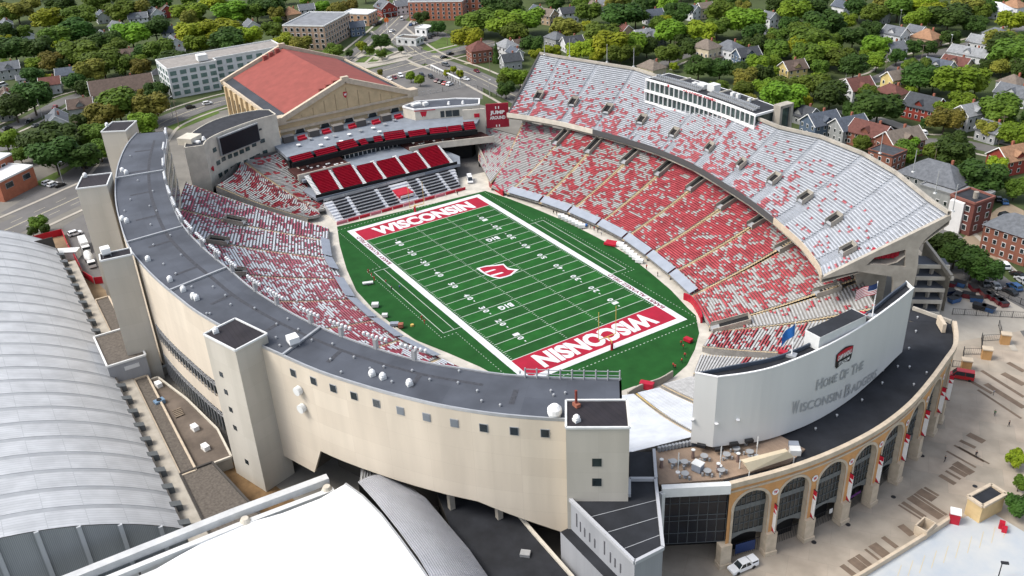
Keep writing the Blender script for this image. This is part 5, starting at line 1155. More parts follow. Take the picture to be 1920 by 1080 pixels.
# ---------------------------------------------------------------- grey service building below the near tower
gb = thing('service_building', 'grey metal clad building with a dark flat roof below the near stair tower', 'building', (118, -46, 0))
gp = [P(1067, 937, 20), P(1180, 932, 20), P(1180, 901, 20), P(1229, 901, 20), P(1243, 1030, 20), P(1190, 1057, 20)]
m = MB(); gpx = [tuple(p[:2]) for p in gp]; M['clad'] = panelmat('grey cladding', (.30, .31, .33), (.29, .30, .32), (.25, .26, .28), 1.2, 30, .02, .5, True, 0, .08, .2); m.prism(gpx, 0, 20, 0, 1); m.build('walls', ['clad', 'roofb'], gb)
up_ = [P(1180, 847, 20.2), P(1226, 847, 20.2), P(1230, 900, 20.2), P(1180, 900, 20.2)]; MB().prism([tuple(p[:2]) for p in up_], 0, 20.2).build('rear_block', ['roofb'], gb)
m = MB(); gl = gpx+[gpx[0]]
for i in range(6):
    if i not in (0,): m.bar((*gl[i], 20.3), (*gl[i+1], 20.3), .55, .7)
m.bar((*up_[1][:2], 20.5), (*up_[2][:2], 20.5), .55, .9); m.build('parapet', mat('parapet grey', (.40, .41, .43), .5), gb)
m = MB(); c0, c1 = Vector(gpx[0]), Vector(gpx[5]); dd = (c1-c0).normalized(); nn = Vector((-dd.y, dd.x)); nn = nn if nn.x < 0 or nn.y < 0 else -nn
for t_ in (.3, .55, .8): 
    a = c0.lerp(c1, t_); 
    m.bar((a.x, a.y, 20.02), (*Vector(gpx[3]).lerp(Vector(gpx[4]), t_), 20.02), .12, .03)
m.build('roof_seams', 'grey', gb)
# lower ledge and its wall
q0, q1 = P(1047, 990, 13), P(1130, 1110, 13); n0 = V3(*(P(1064, 985, 13)[:2]), 0)
lw_ = [tuple(P(x, y, 14)[:2]) for x, y in ((1043, 990), (1068, 975))]
o_ = offset([gpx[0], gpx[5]], 2.0); s_ = 1
if (Vector(o_[0])-Vector((118, -46))).length < (Vector(gpx[0])-Vector((118, -46))).length: o_ = offset([gpx[0], gpx[5]], -2.0)
m = MB(); poly_ = [gpx[0], gpx[5], o_[1], o_[0]]; m.prism(poly_, 0, 13.5, 0, 1); m.build('side_annex', ['clad', 'roofb'], gb)
o3_ = [Vector(o_[0]).lerp(Vector(gpx[0]), -1.5), Vector(o_[1]).lerp(Vector(gpx[5]), -1.5)]
m = MB()
for t0, t1, z0, z1 in ((.12, .13, 15.5, 18.5), (.56, .57, 15.5, 18.5), (.18, .19, 15.2, 17.4), (.25, .26, 15, 17), (.33, .34, 15, 17), (.41, .42, 14.8, 16.8), (.65, .66, 15, 17.3), (.72, .73, 15, 17), (.8, .81, 15, 17)):
    a = c0.lerp(c1, (t0+t1)/2); e_ = (Vector(o_[0])-c0).normalized()*.04; m.box((a.x+e_.x, a.y+e_.y, (z0+z1)/2), (.25, .12, z1-z0), math.atan2(dd.y, dd.x))
m.build('wall_slots', mat('slot', (.10, .10, .11), .6), gb)
# dark flat roof between the suites and the white canopy
dr = thing('low_dark_building', 'low building with a wide black flat roof under the curved cream wall', 'building', (105, -64, 0))
dp = [(820, 925), (850, 900), (905, 905), (958, 950), (1000, 1000), (1075, 1085), (1120, 1200), (900, 1200), (880, 1080)]; zz = 8.0
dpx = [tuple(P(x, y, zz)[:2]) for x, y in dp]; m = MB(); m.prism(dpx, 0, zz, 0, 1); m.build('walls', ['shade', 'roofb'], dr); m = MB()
for i in (3, 4): m.bar((*dpx[i], zz+.2), (*dpx[i+1], zz+.2), .6, .6)
m.build('roof_edge', 'conc_l', dr); p = P(985, 1040, zz); MB().box(p+V3(0, 0, .3), (1.8, 1.4, .6), .8).build('roof_hatch', 'steel', dr)
# ---------------------------------------------------------------- grey vaulted arena at the lower left
ar = thing('vaulted_arena', 'huge arena with a ribbed silver barrel roof at the lower left', 'building', (0, -150, 0))
CY, HS, ZEV, RISE = -156.0, 42.5, 5.8, 15.0
RR = (HS*HS+RISE*RISE)/(2*RISE); ang = math.asin(HS/RR)
def vz(t, dz=0): a = ang*t; return (CY+(RR+dz)*math.sin(a), ZEV-(RR-RISE)+(RR+dz)*math.cos(a))
X0, X1 = -92, 66.5; NA = 40; step = 6.55
M['vault'] = panelmat('vault sheeting', (.50, .515, .53), (.47, .485, .50), (.36, .375, .39), .8, 7.0, .06, .42, True, .5, .14, .15)
m = MB(); k = 0; x = X1
while x > X0:
    xa = x-step+1.3
    for j in range(NA):
        t0, t1 = -1+2*j/NA, -1+2*(j+1)/NA; (ya, za), (yb, zb__) = vz(t0), vz(t1); s0, s1 = ang*t0*RR, ang*t1*RR
        m.face([(xa, ya, za), (x, ya, za), (x, yb, zb__), (xa, yb, zb__)], 0, [(xa, s0), (x, s0), (x, s1), (xa, s1)])
        # sunken gutter rib between bays
        (yc, zc), (yd, zd_) = vz(t0, -.06), vz(t1, -.06); xb = xa-1.3
        m.face([(xb, yc, zc), (xa, yc, zc), (xa, yd, zd_), (xb, yd, zd_)], 1, [(0, s0), (.1, s0), (.1, s1), (0, s1)])
        m.face([(xa, yc, zc), (xa, ya, za), (xa, yb, zb__), (xa, yd, zd_)], 1, [(0, s0), (.1, s0), (.1, s1), (0, s1)]); m.face([(xb, ya, za), (xb, yc, zc), (xb, yd, zd_), (xb, yb, zb__)], 1, [(0, s0), (.1, s0), (.1, s1), (0, s1)])
    x -= step
M['vault2'] = mat('vault rib', (.335, .35, .365), .5, .1, .3)
m.build('vault_roof', ['vault', 'vault2'], ar)
m = MB(); pts = [vz(-1+2*j/NA) for j in range(NA+1)]
for j in range(NA):
    (ya, za), (yb, zb__) = pts[j], pts[j+1]; m.face([(X1-.2, ya, 0), (X1-.2, yb, 0), (X1-.2, yb, zb__-.3), (X1-.2, ya, za-.3)], 0, [(ya, 0), (yb, 0), (yb, zb__), (ya, za)])
m.build('end_wall', panelmat('end cladding', (.31, .33, .335), (.295, .315, .32), (.22, .235, .24), .3, 30, .05, .5, True, 0, .1, .1), ar)
m = MB()
for j in range(10):
    y = CY+HS-4-j*6.6; t = math.asin(max(-1, min(1, (y-CY)/RR)))/ang; z = vz(t)[1]; m.box((X1+.15, y, z/2), (.5, .8, z-.2))
m.build('end_ribs', mat('rib grey', (.42, .44, .45), .5), ar)
m = MB(); m.wall([(X0, CY+HS), (X1, CY+HS)], 0, ZEV, .3, 0, 1); m.wall([(X0, CY-HS), (X1, CY-HS)], 0, ZEV, .3, 0, 1); m.wall([(X0, CY-HS), (X0, CY+HS)], 0, ZEV+4, .3, 0, 1); m.build('side_walls', 'shade', ar)
x = X1-1.0; k = 0
while x > X0+4:       # triangular buttress ends along the eave
    y = CY+HS; m = MB(); prof = [(y-2.4, 6.8), (y+1.6, 5.6), (y+1.6, 4.2), (y-2.0, 4.4)]; l = [(x-.1, a, b) for a, b in prof]; r = [(x-1.8, a, b) for a, b in prof]; m.face(l[::-1]); m.face(r)
    for q in range(4): m.face([l[q], l[(q+1) % 4], r[(q+1) % 4], r[q]])
    m.build('buttress_end', mat('dark steel', (.10, .11, .115), .5), ar); x -= step; k += 1
m = MB(); m.prism([(X0+10, -113.5), (X1+3, -113.5), (X1+3, -109.6), (X0+10, -109.6)], 0, 4.2); m.build('concrete_ledge', 'conc', ar)
M['gravel'] = mat('gravel roof', (.115, .10, .085), .95, .35, 1.8, det=10)
def lowroof(name, lab, poly_, z, mt='gravel', wallm='conc', par=True):
    t = thing(name, lab, 'building', (*poly_[0], 0)); m = MB(); m.prism(poly_, 0, z, 0, 1); m.build('walls', [wallm, mt], t)
    if par:
        pl = poly_+[poly_[0]]; m = MB()
        for i in range(len(poly_)): m.bar((*pl[i], z+.15), (*pl[i+1], z+.15), .45, .5)
        m.build('parapet', 'stone' if par is True else par, t)
    return t
lowroof('gravel_roof_wing', 'long narrow gravel roofed wing along the barrel roofed arena', [(-50, -109.5), (-13, -109.5), (-13, -105.6), (-50, -105.6)], 3.6)
lowroof('gravel_roof_wing', 'narrow gravel roofed strip right of the boxy penthouse', [(1.5, -109.5), (47, -109.5), (47, -106.2), (1.5, -106.2)], 3.6)
ph = lowroof('gravel_penthouse', 'boxy grey clad penthouse with a gravel roof overlapping the barrel roof', [(-16.5, -114.5), (1.0, -114.5), (1.0, -105.2), (-16.5, -105.2)], 9.2, 'gravel', 'clad', 'offw'); MB().box((1.1, -109, 7.4), (.15, 3.6, 1.1)).build('window', 'lum', ph)
lr = lowroof('brown_roof_building', 'low building with a stained brown flat roof and small rooftop units beside the curved building', [(3, -106), (46, -106), (46, -98.2), (34, -97.8), (17, -100.5), (3, -104)], 3.0, mat('stained roof', (.13, .105, .085), .9, .4, .12, det=9), 'conc', 'conc_l')
lowroof('brown_roof_building', 'wide gravel roofed block at the foot of the near stair tower', [(46.5, -109.5), (70.5, -109.5), (70.5, -99.0), (46.5, -102.5)], 3.8, 'gravel', 'shade', 'shade')
lowroof('brown_roof_building', 'dark low roof squeezed between two tall stair towers on the left', [(-50, -105), (-18, -105), (-2, -103.5), (-3, -100), (-50, -100)], 2.4, mat('dull roof', (.10, .085, .07), .9, .3, .2), 'conc', 'offw')
for x, y, lab in ((298, 724, 'white roof unit near the tall tower foot on the brown roof'), (366, 805, 'white roof unit in the middle of the brown roof'), (386, 842, 'white roof unit at the near end of the brown roof')):
    p = P(x, y, 3.0); t = thing('roof_unit', lab, 'air unit', p); MB().box(p+V3(0, 0, .6), (2.0, 1.3, 1.1), .2).build('casing', 'white', t); MB().box(p+V3(0, 0, .05), (2.3, 1.5, .12), .2).build('base', 'conc', t)
p = P(300, 757, 3); t = thing('roof_cooler', 'small blue grey cooler on the brown roof', 'air unit', p); MB().box(p+V3(0, 0, .6), (1.6, 2.4, 1.1), .2).build('casing', mat('blue grey', (.16, .25, .36), .5), t); MB().cyl(p+V3(0, 0, 1.15), .6, .2, 10).build('fan', 'black', t)
p = P(334, 775, 3); t = thing('timber_pallet', 'stack of weathered wooden pallets on the brown roof', 'pallet', p); m = MB()
for k in range(5): m.box(p+V3(-1.5+k*.75, 0, .25), (.45, 2.2, .15), .1)
m.build('boards', 'wood', t); MB().box(p+V3(0, 0, .1), (3.6, .4, .15), .1).build('bearer', 'wood', t)
struct(MB().face([(x, y, .0) for x, y in [(44, -101), (75, -101), (75, -88), (44, -96)]]).build('earth_yard', mat('earth', (.17, .105, .05), .95, .4, .3, det=8)))
# ---------------------------------------------------------------- white membrane canopy
cv = thing('membrane_canopy', 'brilliant white tensile membrane roof sweeping out of the bottom edge', 'canopy', (100, -90, 10))
M['memb'] = mat('membrane', (.80, .81, .82), .5, .10, .12)
a1 = [P(x, y, z) for x, y, z in ((648, 907, 13), (600, 935, 12), (530, 962, 11.5), (430, 990, 11), (330, 1045, 11), (270, 1080, 11), (200, 1130, 11))]
edge2 = [P(x, y, z) for x, y, z in ((648, 907, 13), (680, 930, 14), (715, 965, 15.5), (750, 1010, 16.5), (790, 1065, 17), (820, 1110, 17), (860, 1180, 17))]
m = MB(); NU, NV = 6, 6
for i in range(6):
    for j in range(10):
        def q(i_, j_):
            a, b = a1[i_], edge2[i_]; t = j_/10; s = 1.6*math.sin(math.pi*t)*(i_/6); p = a.lerp(b, t); return p+V3(0, 0, -s*.8)
        m.face([q(i, j), q(i+1, j), q(i+1, j+1), q(i, j+1)])
m.build('membrane', 'memb', cv, True)
m = MB()
for j in (2, 4, 6, 8):
    for i in range(6):
        def q(i_, j_): a, b = a1[i_], edge2[i_]; t = j_/10; s = 1.6*math.sin(math.pi*t)*(i_/6); return a.lerp(b, t)+V3(0, 0, -s*.8+.03)
        m.bar(q(i, j), q(i+1, j), .10, .03)
m.build('membrane_seams', 'offw', cv)
m = MB(); 
for i in range(6): m.bar(edge2[i], edge2[i+1], .35)
m.build('edge_cable', 'grey', cv)
beam = [P(615, 898, 12), P(440, 963, 12), P(260, 1035, 12), P(60, 1115, 12)]
m = MB()
for i in range(3): m.bar(beam[i], beam[i+1], 1.7, 1.5)
m.build('edge_beam', mat('beam grey', (.50, .51, .51), .6, .15, .3), cv)
m = MB(); off_ = V3(2.6, 0, -1.2)
for i in range(3): m.bar(beam[i]+off_, beam[i+1]+off_, 1.2, 1.2); m.bar(beam[i]+off_+V3(2.4, 0, -.6), beam[i+1]+off_+V3(2.4, 0, -.6), 1.6, .3)
m.build('gutter', 'offw', cv)
m = MB()
for t_ in (.03, .48): p = beam[0].lerp(beam[2], t_)+V3(2, 0, 0); m.cyl(p+V3(0, 0, -1.5), 1.5, 1.6, 12, 0, .7)
m.build('anchor_cone', 'conc_l', cv)
# back beam stepped blocks along the arena end wall
m = MB()
for k in range(8): m.box((69.6, -120-k*7, 1.6), (1.2, 6.6, 3.2+.2*(k % 2)))
m.build('stepped_wall', 'offw', cv)
# ribbed metal vault beside it
rv = thing('ribbed_vault', 'silver standing seam curved roof between the white membrane and the black roof', 'building', (95, -74, 0))
m = MB(); out_px = [(745, 898, 9.5), (800, 935, 10), (840, 983, 10), (880, 1030, 10), (918, 1085, 10), (960, 1150, 10)]; in_px = [(672, 908, 13.5), (705, 945, 15), (745, 995, 16), (785, 1050, 16.4), (812, 1095, 16.6), (850, 1160, 16.6)]
Oa = [P(*p) for p in out_px]; Ia = [P(*p) for p in in_px]
M['seam'] = mat('seam metal', (.46, .47, .50), .4, .08, .3, .3)
NR = 26
for i in range(5):
    for j in range(NR):
        def q(i_, t): p = Oa[i_].lerp(Ia[i_], t); return p+V3(0, 0, 1.6*math.sin(math.pi*t*.9))
        t0, t1, t2 = j/NR, (j+.72)/NR, (j+1)/NR; u = V3(0, 0, .22); m.face([q(i, t0), q(i+1, t0), q(i+1, t1), q(i, t1)]); m.face([q(i, t1), q(i+1, t1), q(i+1, t1)+u, q(i, t1)+u]); m.face([q(i, t1)+u, q(i+1, t1)+u, q(i+1, t2)+u, q(i, t2)+u]); m.face([q(i, t2)+u, q(i+1, t2)+u, q(i+1, t2), q(i, t2)])
m.build('seamed_roof', 'seam', rv)
ex = P(660, 880, 7); m = MB()
bk = [P(700, 890, 13.5)+V3(-8, 6, -3), P(672, 900, 12)+V3(-10, 4, -4)]
for j in range(14):
    t = j/14; a = Oa[0].lerp(Ia[0], t); b = a+V3(-11, 5, -3.5); a2 = Oa[0].lerp(Ia[0], t+.045); b2 = a2+V3(-11, 5, -3.5); m.face([a, b, b2, a2]); m.bar(a+V3(0, 0, .1), b+V3(0, 0, .1), .2)
m.build('lower_roof', 'steel', rv)
m = MB()
for i in range(5): a, b = Oa[i], Oa[i+1]; m.face([(a.x, a.y, 0), (b.x, b.y, 0), b, a])
m.face([(Oa[0].x, Oa[0].y, 0), Oa[0], Ia[0], (Ia[0].x, Ia[0].y, 0)]); m.build('walls', 'shade', rv)
# ---------------------------------------------------------------- streets and lots beyond the stadium
def strip(name, px, w_, z, mt, kerb=True, side=2.2):
    pts = [P(x, y, 0) for x, y in px]; ln = smooth_line([p[:2] for p in pts], max(6, 5*len(pts)))
    a, b_ = offset(ln, w_/2), offset(ln, -w_/2); m = MB()
    for i in range(len(ln)-1): m.face([(*b_[i], z), (*b_[i+1], z), (*a[i+1], z), (*a[i], z)])
    o = struct(m.build(name, mt))
    if kerb:
        m = MB()
        for s_ in (1, -1):
            c, d = offset(ln, s_*(w_/2+.1)), offset(ln, s_*(w_/2+.1+side)); e, f = offset(ln, s_*(w_/2+1.6+side)), offset(ln, s_*(w_/2+3.2+side))
            for i in range(len(ln)-1):
                for (g0, g1, zz) in ((c, c, 0), (e, f, z+.09)):
                    if g0 is g1: continue
                    q = [(*g0[i], zz), (*g0[i+1], zz), (*g1[i+1], zz), (*g1[i], zz)]; m.face(q if s_ < 0 else q[::-1])
        struct(m.build('sidewalk', 'side'))
    return ln
ROADS = []
def road(px, w_=10, z=.03, **k): ROADS.append((strip('road', px, w_, z, 'asph', **k), w_))
road([(-60, 462), (0, 436), (80, 400), (150, 368), (215, 333), (262, 270), (300, 232), (400, 194), (520, 168), (650, 148), (735, 128), (800, 110), (870, 93), (930, 78)], 15, .03)
road([(775, -8), (757, 22), (728, 52), (690, 85), (650, 118)], 13, .036)
road([(728, 55), (760, 82), (800, 108), (880, 138), (950, 172), (1010, 205)], 13, .042)
for rl_, w_ in ROADS[:3]:
    m = MB()
    for o0, o1 in ((-.3, -.12), (.12, .3)):
        a, b = offset(rl_, o0), offset(rl_, o1)
        for i in range(len(rl_)-1): m.face([(*a[i], .05), (*a[i+1], .05), (*b[i+1], .05), (*b[i], .05)])
    for s_ in (-1, 1):
        a, b = offset(rl_, s_*w_*.27-.08), offset(rl_, s_*w_*.27+.08)
        for i in range(0, len(rl_)-1, 2): m.face([(*a[i], .05), (*a[i+1], .05), (*b[i+1], .05), (*b[i], .05)])
    struct(m.build('road_lines', mat('road paint', (.55, .50, .36), .8)))
for (x0, y0, x1, y1) in ((768, 118, 790, 126), (812, 104, 836, 112), (760, 100, 782, 96), (872, 120, 900, 112)):
    a, b = P(x0, y0, 0), P(x1, y1, 0); d = (b-a).normalized(); n_ = V3(-d.y, d.x, 0); m = MB(); k = 0
    while k < (b-a).length: q = a+d*k; c_ = [q-n_*1.3, q+d*.5-n_*1.3, q+d*.5+n_*1.3, q+n_*1.3]; m.face([(p.x, p.y, .056) for p in c_]); k += 1.1
    struct(m.build('crosswalk', MATS['road paint']))
road([(-40, 262), (20, 240), (82, 208), (135, 182), (200, 168)], 9, .03)
road([(-20, 285), (60, 266), (120, 256)], 7, .033)
road([(1600, 158), (1660, 143), (1700, 118), (1790, 92), (1880, 66), (1960, 40)], 9, .03)
road([(1230, 128), (1262, 112), (1330, 92)], 7, .03)
road([(1640, 232), (1720, 262), (1800, 268), (1870, 282), (1960, 296)], 8, .03)
road([(1990, 660), (1920, 572), (1850, 528), (1790, 470), (1740, 420)], 13, .03)
sheet('parking_ground', [(688, 147), (775, 123), (830, 124), (905, 163), (905, 186), (775, 196)], .05, 'asph')
sheet('parking_ground', [(690, 62), (760, 38), (822, 56), (850, 68), (790, 84), (740, 80)], .045, 'asph')
sheet('corner_park', [(655, 118), (690, 88), (720, 80), (775, 104), (760, 113), (690, 128)], .045, 'side')
sheet('corner_lawn', [(665, 117), (694, 95), (722, 90), (740, 100), (700, 118)], .06, mat('lawn', (.075, .12, .02), .9, .3, .2))
sheet('corner_lawn', [(790, 92), (830, 70), (868, 72), (860, 88), (815, 100)], .05, 'lawn') if 'lawn' in M else sheet('corner_lawn', [(790, 92), (830, 70), (868, 72), (860, 88), (815, 100)], .05, MATS['lawn'])
sheet('verge', [(312, 238), (405, 203), (412, 212), (330, 246)], .04, MATS['lawn'])
sheet('verge', [(60, 345), (140, 305), (205, 268), (215, 300), (120, 345), (95, 352)], .02, MATS['lawn'])
sheet('fire_lot', [(0, 400), (75, 356), (160, 300), (215, 290), (215, 340), (110, 372), (40, 405)], .025, 'asph')
sheet('site_ground', [(-40, 490), (115, 440), (200, 440), (260, 560), (210, 640), (120, 520), (-40, 520)], .03, mat('site earth', (.21, .15, .09), .95, .45, .12, det=9))
sheet('site_drive', [(118, 425), (205, 372), (240, 420), (255, 560), (215, 560), (150, 500)], .036, 'asph')
sheet('bin_yard', [(1735, 600), (1765, 548), (1862, 548), (1930, 585), (1930, 618), (1800, 640)], .04, 'side')
sheet('brick_lot', [(1790, 460), (1868, 392), (1890, 380), (1920, 395), (1920, 470), (1850, 500)], .035, mat('dusty lot', (.28, .22, .155), .95, .25, .1, det=8))
sheet('driveway', [(1560, 205), (1640, 216), (1720, 240), (1716, 250), (1600, 226)], .03, 'side')
# ---------------------------------------------------------------- foliage
def leafmat(name, c1, c2, hue=0.):
    m = bpy.data.materials.new(name); m.use_nodes = True; n = m.node_tree.nodes; l = m.node_tree.links; b = n['Principled BSDF']; b.inputs['Roughness'].default_value = .65; b.inputs['Specular IOR Level'].default_value = .15
    oi = n.new('ShaderNodeObjectInfo'); tc = n.new('ShaderNodeTexCoord'); ns = n.new('ShaderNodeTexNoise'); ns.inputs['Scale'].default_value = .32; ns.inputs['Detail'].default_value = 3; l.new(tc.outputs['Object'], ns.inputs[0])
    r = n.new('ShaderNodeValToRGB'); r.color_ramp.elements[0].position = .3; r.color_ramp.elements[1].position = .7; r.color_ramp.elements[0].color = (*c1, 1); r.color_ramp.elements[1].color = (*c2, 1); l.new(ns.outputs['Fac'], r.inputs[0])
    h = n.new('ShaderNodeHueSaturation'); l.new(r.outputs[0], h.inputs['Color']); mr = n.new('ShaderNodeMapRange'); mr.inputs[3].default_value = .48; mr.inputs[4].default_value = .52; l.new(oi.outputs['Random'], mr.inputs[0]); l.new(mr.outputs[0], h.inputs['Hue'])
    m2 = n.new('ShaderNodeMapRange'); m2.inputs[3].default_value = .75; m2.inputs[4].default_value = 1.2; l.new(oi.outputs['Random'], m2.inputs[0]); l.new(m2.outputs[0], h.inputs['Value']); l.new(h.outputs[0], b.inputs['Base Color'])
    tr = n.new('ShaderNodeBsdfTranslucent'); l.new(h.outputs[0], tr.inputs[0]); mxs = n.new('ShaderNodeMixShader'); mxs.inputs[0].default_value = .22; l.new(b.outputs[0], mxs.inputs[1]); l.new(tr.outputs[0], mxs.inputs[2]); l.new(mxs.outputs[0], n['Material Output'].inputs[0]); return m
TONES = {0: leafmat('leaf dark', (0.033, 0.064, 0.013), (0.059, 0.111, 0.018)), 1: leafmat('leaf mid', (0.065, 0.111, 0.014), (0.124, 0.183, 0.021)), 2: leafmat('leaf bright', (0.096, 0.174, 0.014), (0.182, 0.279, 0.021)), 3: leafmat('leaf yellow', (0.15, 0.215, 0.013), (0.30, 0.33, 0.02)), 4: leafmat('leaf olive', (0.119, 0.125, 0.021), (0.215, 0.193, 0.032))}
TNAME = {0: 'dark green', 1: 'mid green', 2: 'bright green', 3: 'yellow green', 4: 'olive'}
M['bark'] = mat('bark', (.07, .055, .042), .95)
def crown_mesh(seed, kind='round', nq=2600):
    rnd = random.Random(seed); lobes = []
    if kind == 'round':
        lobes.append((V3(0, 0, 0), .62))
        for k in range(17):
            a = rnd.uniform(0, 6.283); z = rnd.uniform(-.45, .75); r = math.sqrt(max(.05, 1-z*z*.8))*.58; lobes.append((V3(math.cos(a)*r, math.sin(a)*r, z*.72), rnd.uniform(.24, .40)))
    else:
        for k in range(12): z = k/11; r = (1-z)*.5+.06; lobes.append((V3(rnd.uniform(-.05, .05), rnd.uniform(-.05, .05), -.9+z*1.9), r))
    wts = [r*r for _, r in lobes]; V = []; F = []; i = 0
    for k in range(nq):
        c, r = rnd.choices(lobes, wts)[0]; d = V3(rnd.gauss(0, 1), rnd.gauss(0, 1), rnd.gauss(.25, 1)).normalized(); p = c+d*r*rnd.uniform(.80, 1.06)
        if any((p-c2).length < r2*.72 for c2, r2 in lobes if c2 is not c): continue
        n = (d+V3(rnd.uniform(-.6, .6), rnd.uniform(-.6, .6), rnd.uniform(-.2, .9))).normalized(); u = n.orthogonal().normalized(); a = rnd.uniform(0, 6.28); u = (u*math.cos(a)+n.cross(u)*math.sin(a)); v = n.cross(u); s = rnd.uniform(.045, .085)
        V += [p+u*s+v*s*.5, p-u*s*.3+v*s, p-u*s-v*s*.4, p+u*s*.4-v*s]; F.append((i, i+1, i+2, i+3)); i += 4
    # inner mass so that the crown is not hollow
    for c, r in lobes:
        k0 = len(V)
        rr = r*.80
        for z_, q_ in ((-1, 0), (-.5, .87), (.5, .87), (1, 0)):
            if q_ == 0: V.append(c+V3(0, 0, z_*rr))
            else:
                for j in range(6): a = j*math.pi/3; V.append(c+V3(math.cos(a)*q_*rr, math.sin(a)*q_*rr, z_*rr))
        for j in range(6):
            F.append((k0, k0+1+(j+1) % 6, k0+1+j)); F.append((k0+1+j, k0+1+(j+1) % 6, k0+7+(j+1) % 6, k0+7+j)); F.append((k0+7+j, k0+7+(j+1) % 6, k0+13))
    me = bpy.data.meshes.new('crown'); me.from_pydata(V, [], F); me.materials.append(TONES[1]); return me
CROWNS = [crown_mesh(k) for k in range(7)]; CONE = crown_mesh(99, 'cone', 1800)
def trunk_mesh():
    m = MB(); m.cyl((0, 0, 0), .035, .5, 7, 0, .022)
    for k in range(5): a = k*1.256; m.bar((0, 0, .38+.03*k), (math.cos(a)*.28, math.sin(a)*.28, .72+.03*k), .022)
    o = m.build('trunk', 'bark'); me = o.data; bpy.data.objects.remove(o); return me
TRUNK = trunk_mesh()
TREES = []
def tree(x, y, h, wd, tone, kind='round', lab=None):
    """h total height, wd crown radius"""
    t = thing('tree' if kind == 'round' else 'conifer', lab or '', 'tree', (x, y, 0), 'trees of the neighbourhood round the stadium')
    cr = bpy.data.objects.new('crown', random.choice(CROWNS) if kind == 'round' else CONE); C.objects.link(cr); cr.parent = t
    ch = h*.47 if kind == 'round' else h*.48; cr.location = (0, 0, h-ch*.94); cr.scale = (wd, wd*random.uniform(.9, 1.1), ch); cr.rotation_euler.z = random.uniform(0, 6.28)
    cr.material_slots[0].link = 'OBJECT'; cr.material_slots[0].material = TONES[tone]
    tr = bpy.data.objects.new('trunk', TRUNK); C.objects.link(tr); tr.parent = t; tr.scale = (h*.9, h*.9, h); t['_tone'] = tone; TREES.append(t); return t
T_ = """30,18,38,4 90,35,34,3 150,30,30,1 225,20,34,1 262,18,18,4 355,20,38,2 428,22,34,2 400,5,20,3 360,58,26,3 415,55,28,3 368,82,18,2 425,76,28,0 465,66,20,3 145,55,28,0 195,76,24,0 245,62,30,2 290,52,22,0 298,92,22,1 325,116,26,0
25,90,34,0 70,90,24,0 105,70,24,1 150,96,34,1 190,114,28,1 98,114,20,4 66,120,14,2 62,141,17,0 166,133,24,4 230,120,20,1 258,118,15,2 137,153,17,0 58,180,30,0 25,198,26,0 220,196,34,1 196,212,26,4 284,198,28,4 265,232,24,2 180,252,24,1 152,228,18,0 100,262,38,0 60,268,22,0 10,262,20,2
100,288,34,0 150,292,26,0 186,280,18,1 37,290,14,1 72,418,14,1 60,432,8,0 84,430,8,0 505,12,24,0 605,12,11,2 632,18,15,4 655,12,14,4 510,55,17,1 530,80,19,3 565,84,17,4 625,97,16,1 713,76,14,0 692,93,8,1 715,101,8,1 677,86,9,3 655,99,6,0 790,32,12,0
820,50,12,0 876,68,24,3 905,38,28,1 945,44,28,2 870,40,14,1 930,12,22,0 958,14,20,0 945,150,15,1 957,145,18,2 948,166,14,0 770,143,8,2 787,150,8,2 712,136,5,4 850,130,5,3 838,137,5,3 862,138,6,3 752,92,5,0
988,36,28,2 965,60,20,1 1060,52,22,4 1105,22,20,1 1130,60,25,1 1165,28,32,0 1192,26,22,0 1145,84,28,3 1182,82,24,2 1112,92,20,3 1080,94,16,3 1035,96,14,3 1005,102,11,3 975,146,16,2 997,80,18,0 1213,86,17,0 1258,60,24,2 1256,100,20,1
1312,58,24,3 1232,45,14,1 1272,25,22,0 1345,50,20,1 1350,20,22,1 1395,38,28,2 1425,32,14,2 1410,64,20,0 1430,76,17,1 1310,126,22,0 1350,128,20,0 1264,124,7,3 1423,120,20,2 1400,146,20,4 1432,162,17,2 1040,5,16,0 1085,5,14,1 1150,2,16,4 1210,5,18,0 1245,4,16,1
1456,68,19,1 1458,92,20,1 1490,20,24,2 1520,14,24,0 1542,42,28,0 1567,52,17,0 1500,56,18,1 1520,74,30,1 1515,100,24,1 1600,68,20,0 1635,56,19,0 1645,84,20,2 1645,112,17,2 1577,106,22,1 1602,122,24,0 1445,118,15,2 1470,180,32,2 1528,160,24,1 1557,178,27,0 1648,196,32,0
1685,14,22,1 1730,8,22,3 1780,30,36,0 1718,38,14,3 1745,22,20,3 1812,16,22,4 1830,46,18,0 1898,38,20,3 1878,76,24,4 1902,100,30,1 1880,125,16,4 1783,70,15,0 1715,88,15,0 1742,90,13,0 1682,105,13,0 1708,122,13,1 1728,142,27,0 1752,150,18,0 1796,150,32,2 1832,152,24,2
1850,122,14,0 1872,205,32,1 1902,248,22,2 1773,220,25,4 1702,272,18,2 1618,268,14,1 1600,206,16,0 1735,230,8,0 1790,262,18,0 1855,238,18,4 1695,285,22,1 1752,285,16,1 1790,285,27,0 1840,330,34,0 1872,310,17,3 1905,350,20,1 1762,456,25,0 1792,474,25,0 1826,492,28,0 1850,505,24,0
1905,858,14,3 1912,945,20,0 1912,905,10,1 1320,6,14,1 1460,8,20,0 1610,15,20,0 1640,25,18,1 1590,38,16,2 1660,10,18,4 1850,12,16,0 1480,45,14,0 1380,5,18,0 1010,25,12,0 1300,88,18,0 1340,85,12,1 1280,75,14,0 330,140,12,1 110,10,22,0 180,5,22,1 300,5,18,0 480,20,18,1 455,95,14,0 270,95,18,0 215,90,18,1 8,60,20,0 45,60,14,1 120,120,14,0 80,165,12,1 200,172,12,0 305,170,10,0"""
DARKS = []
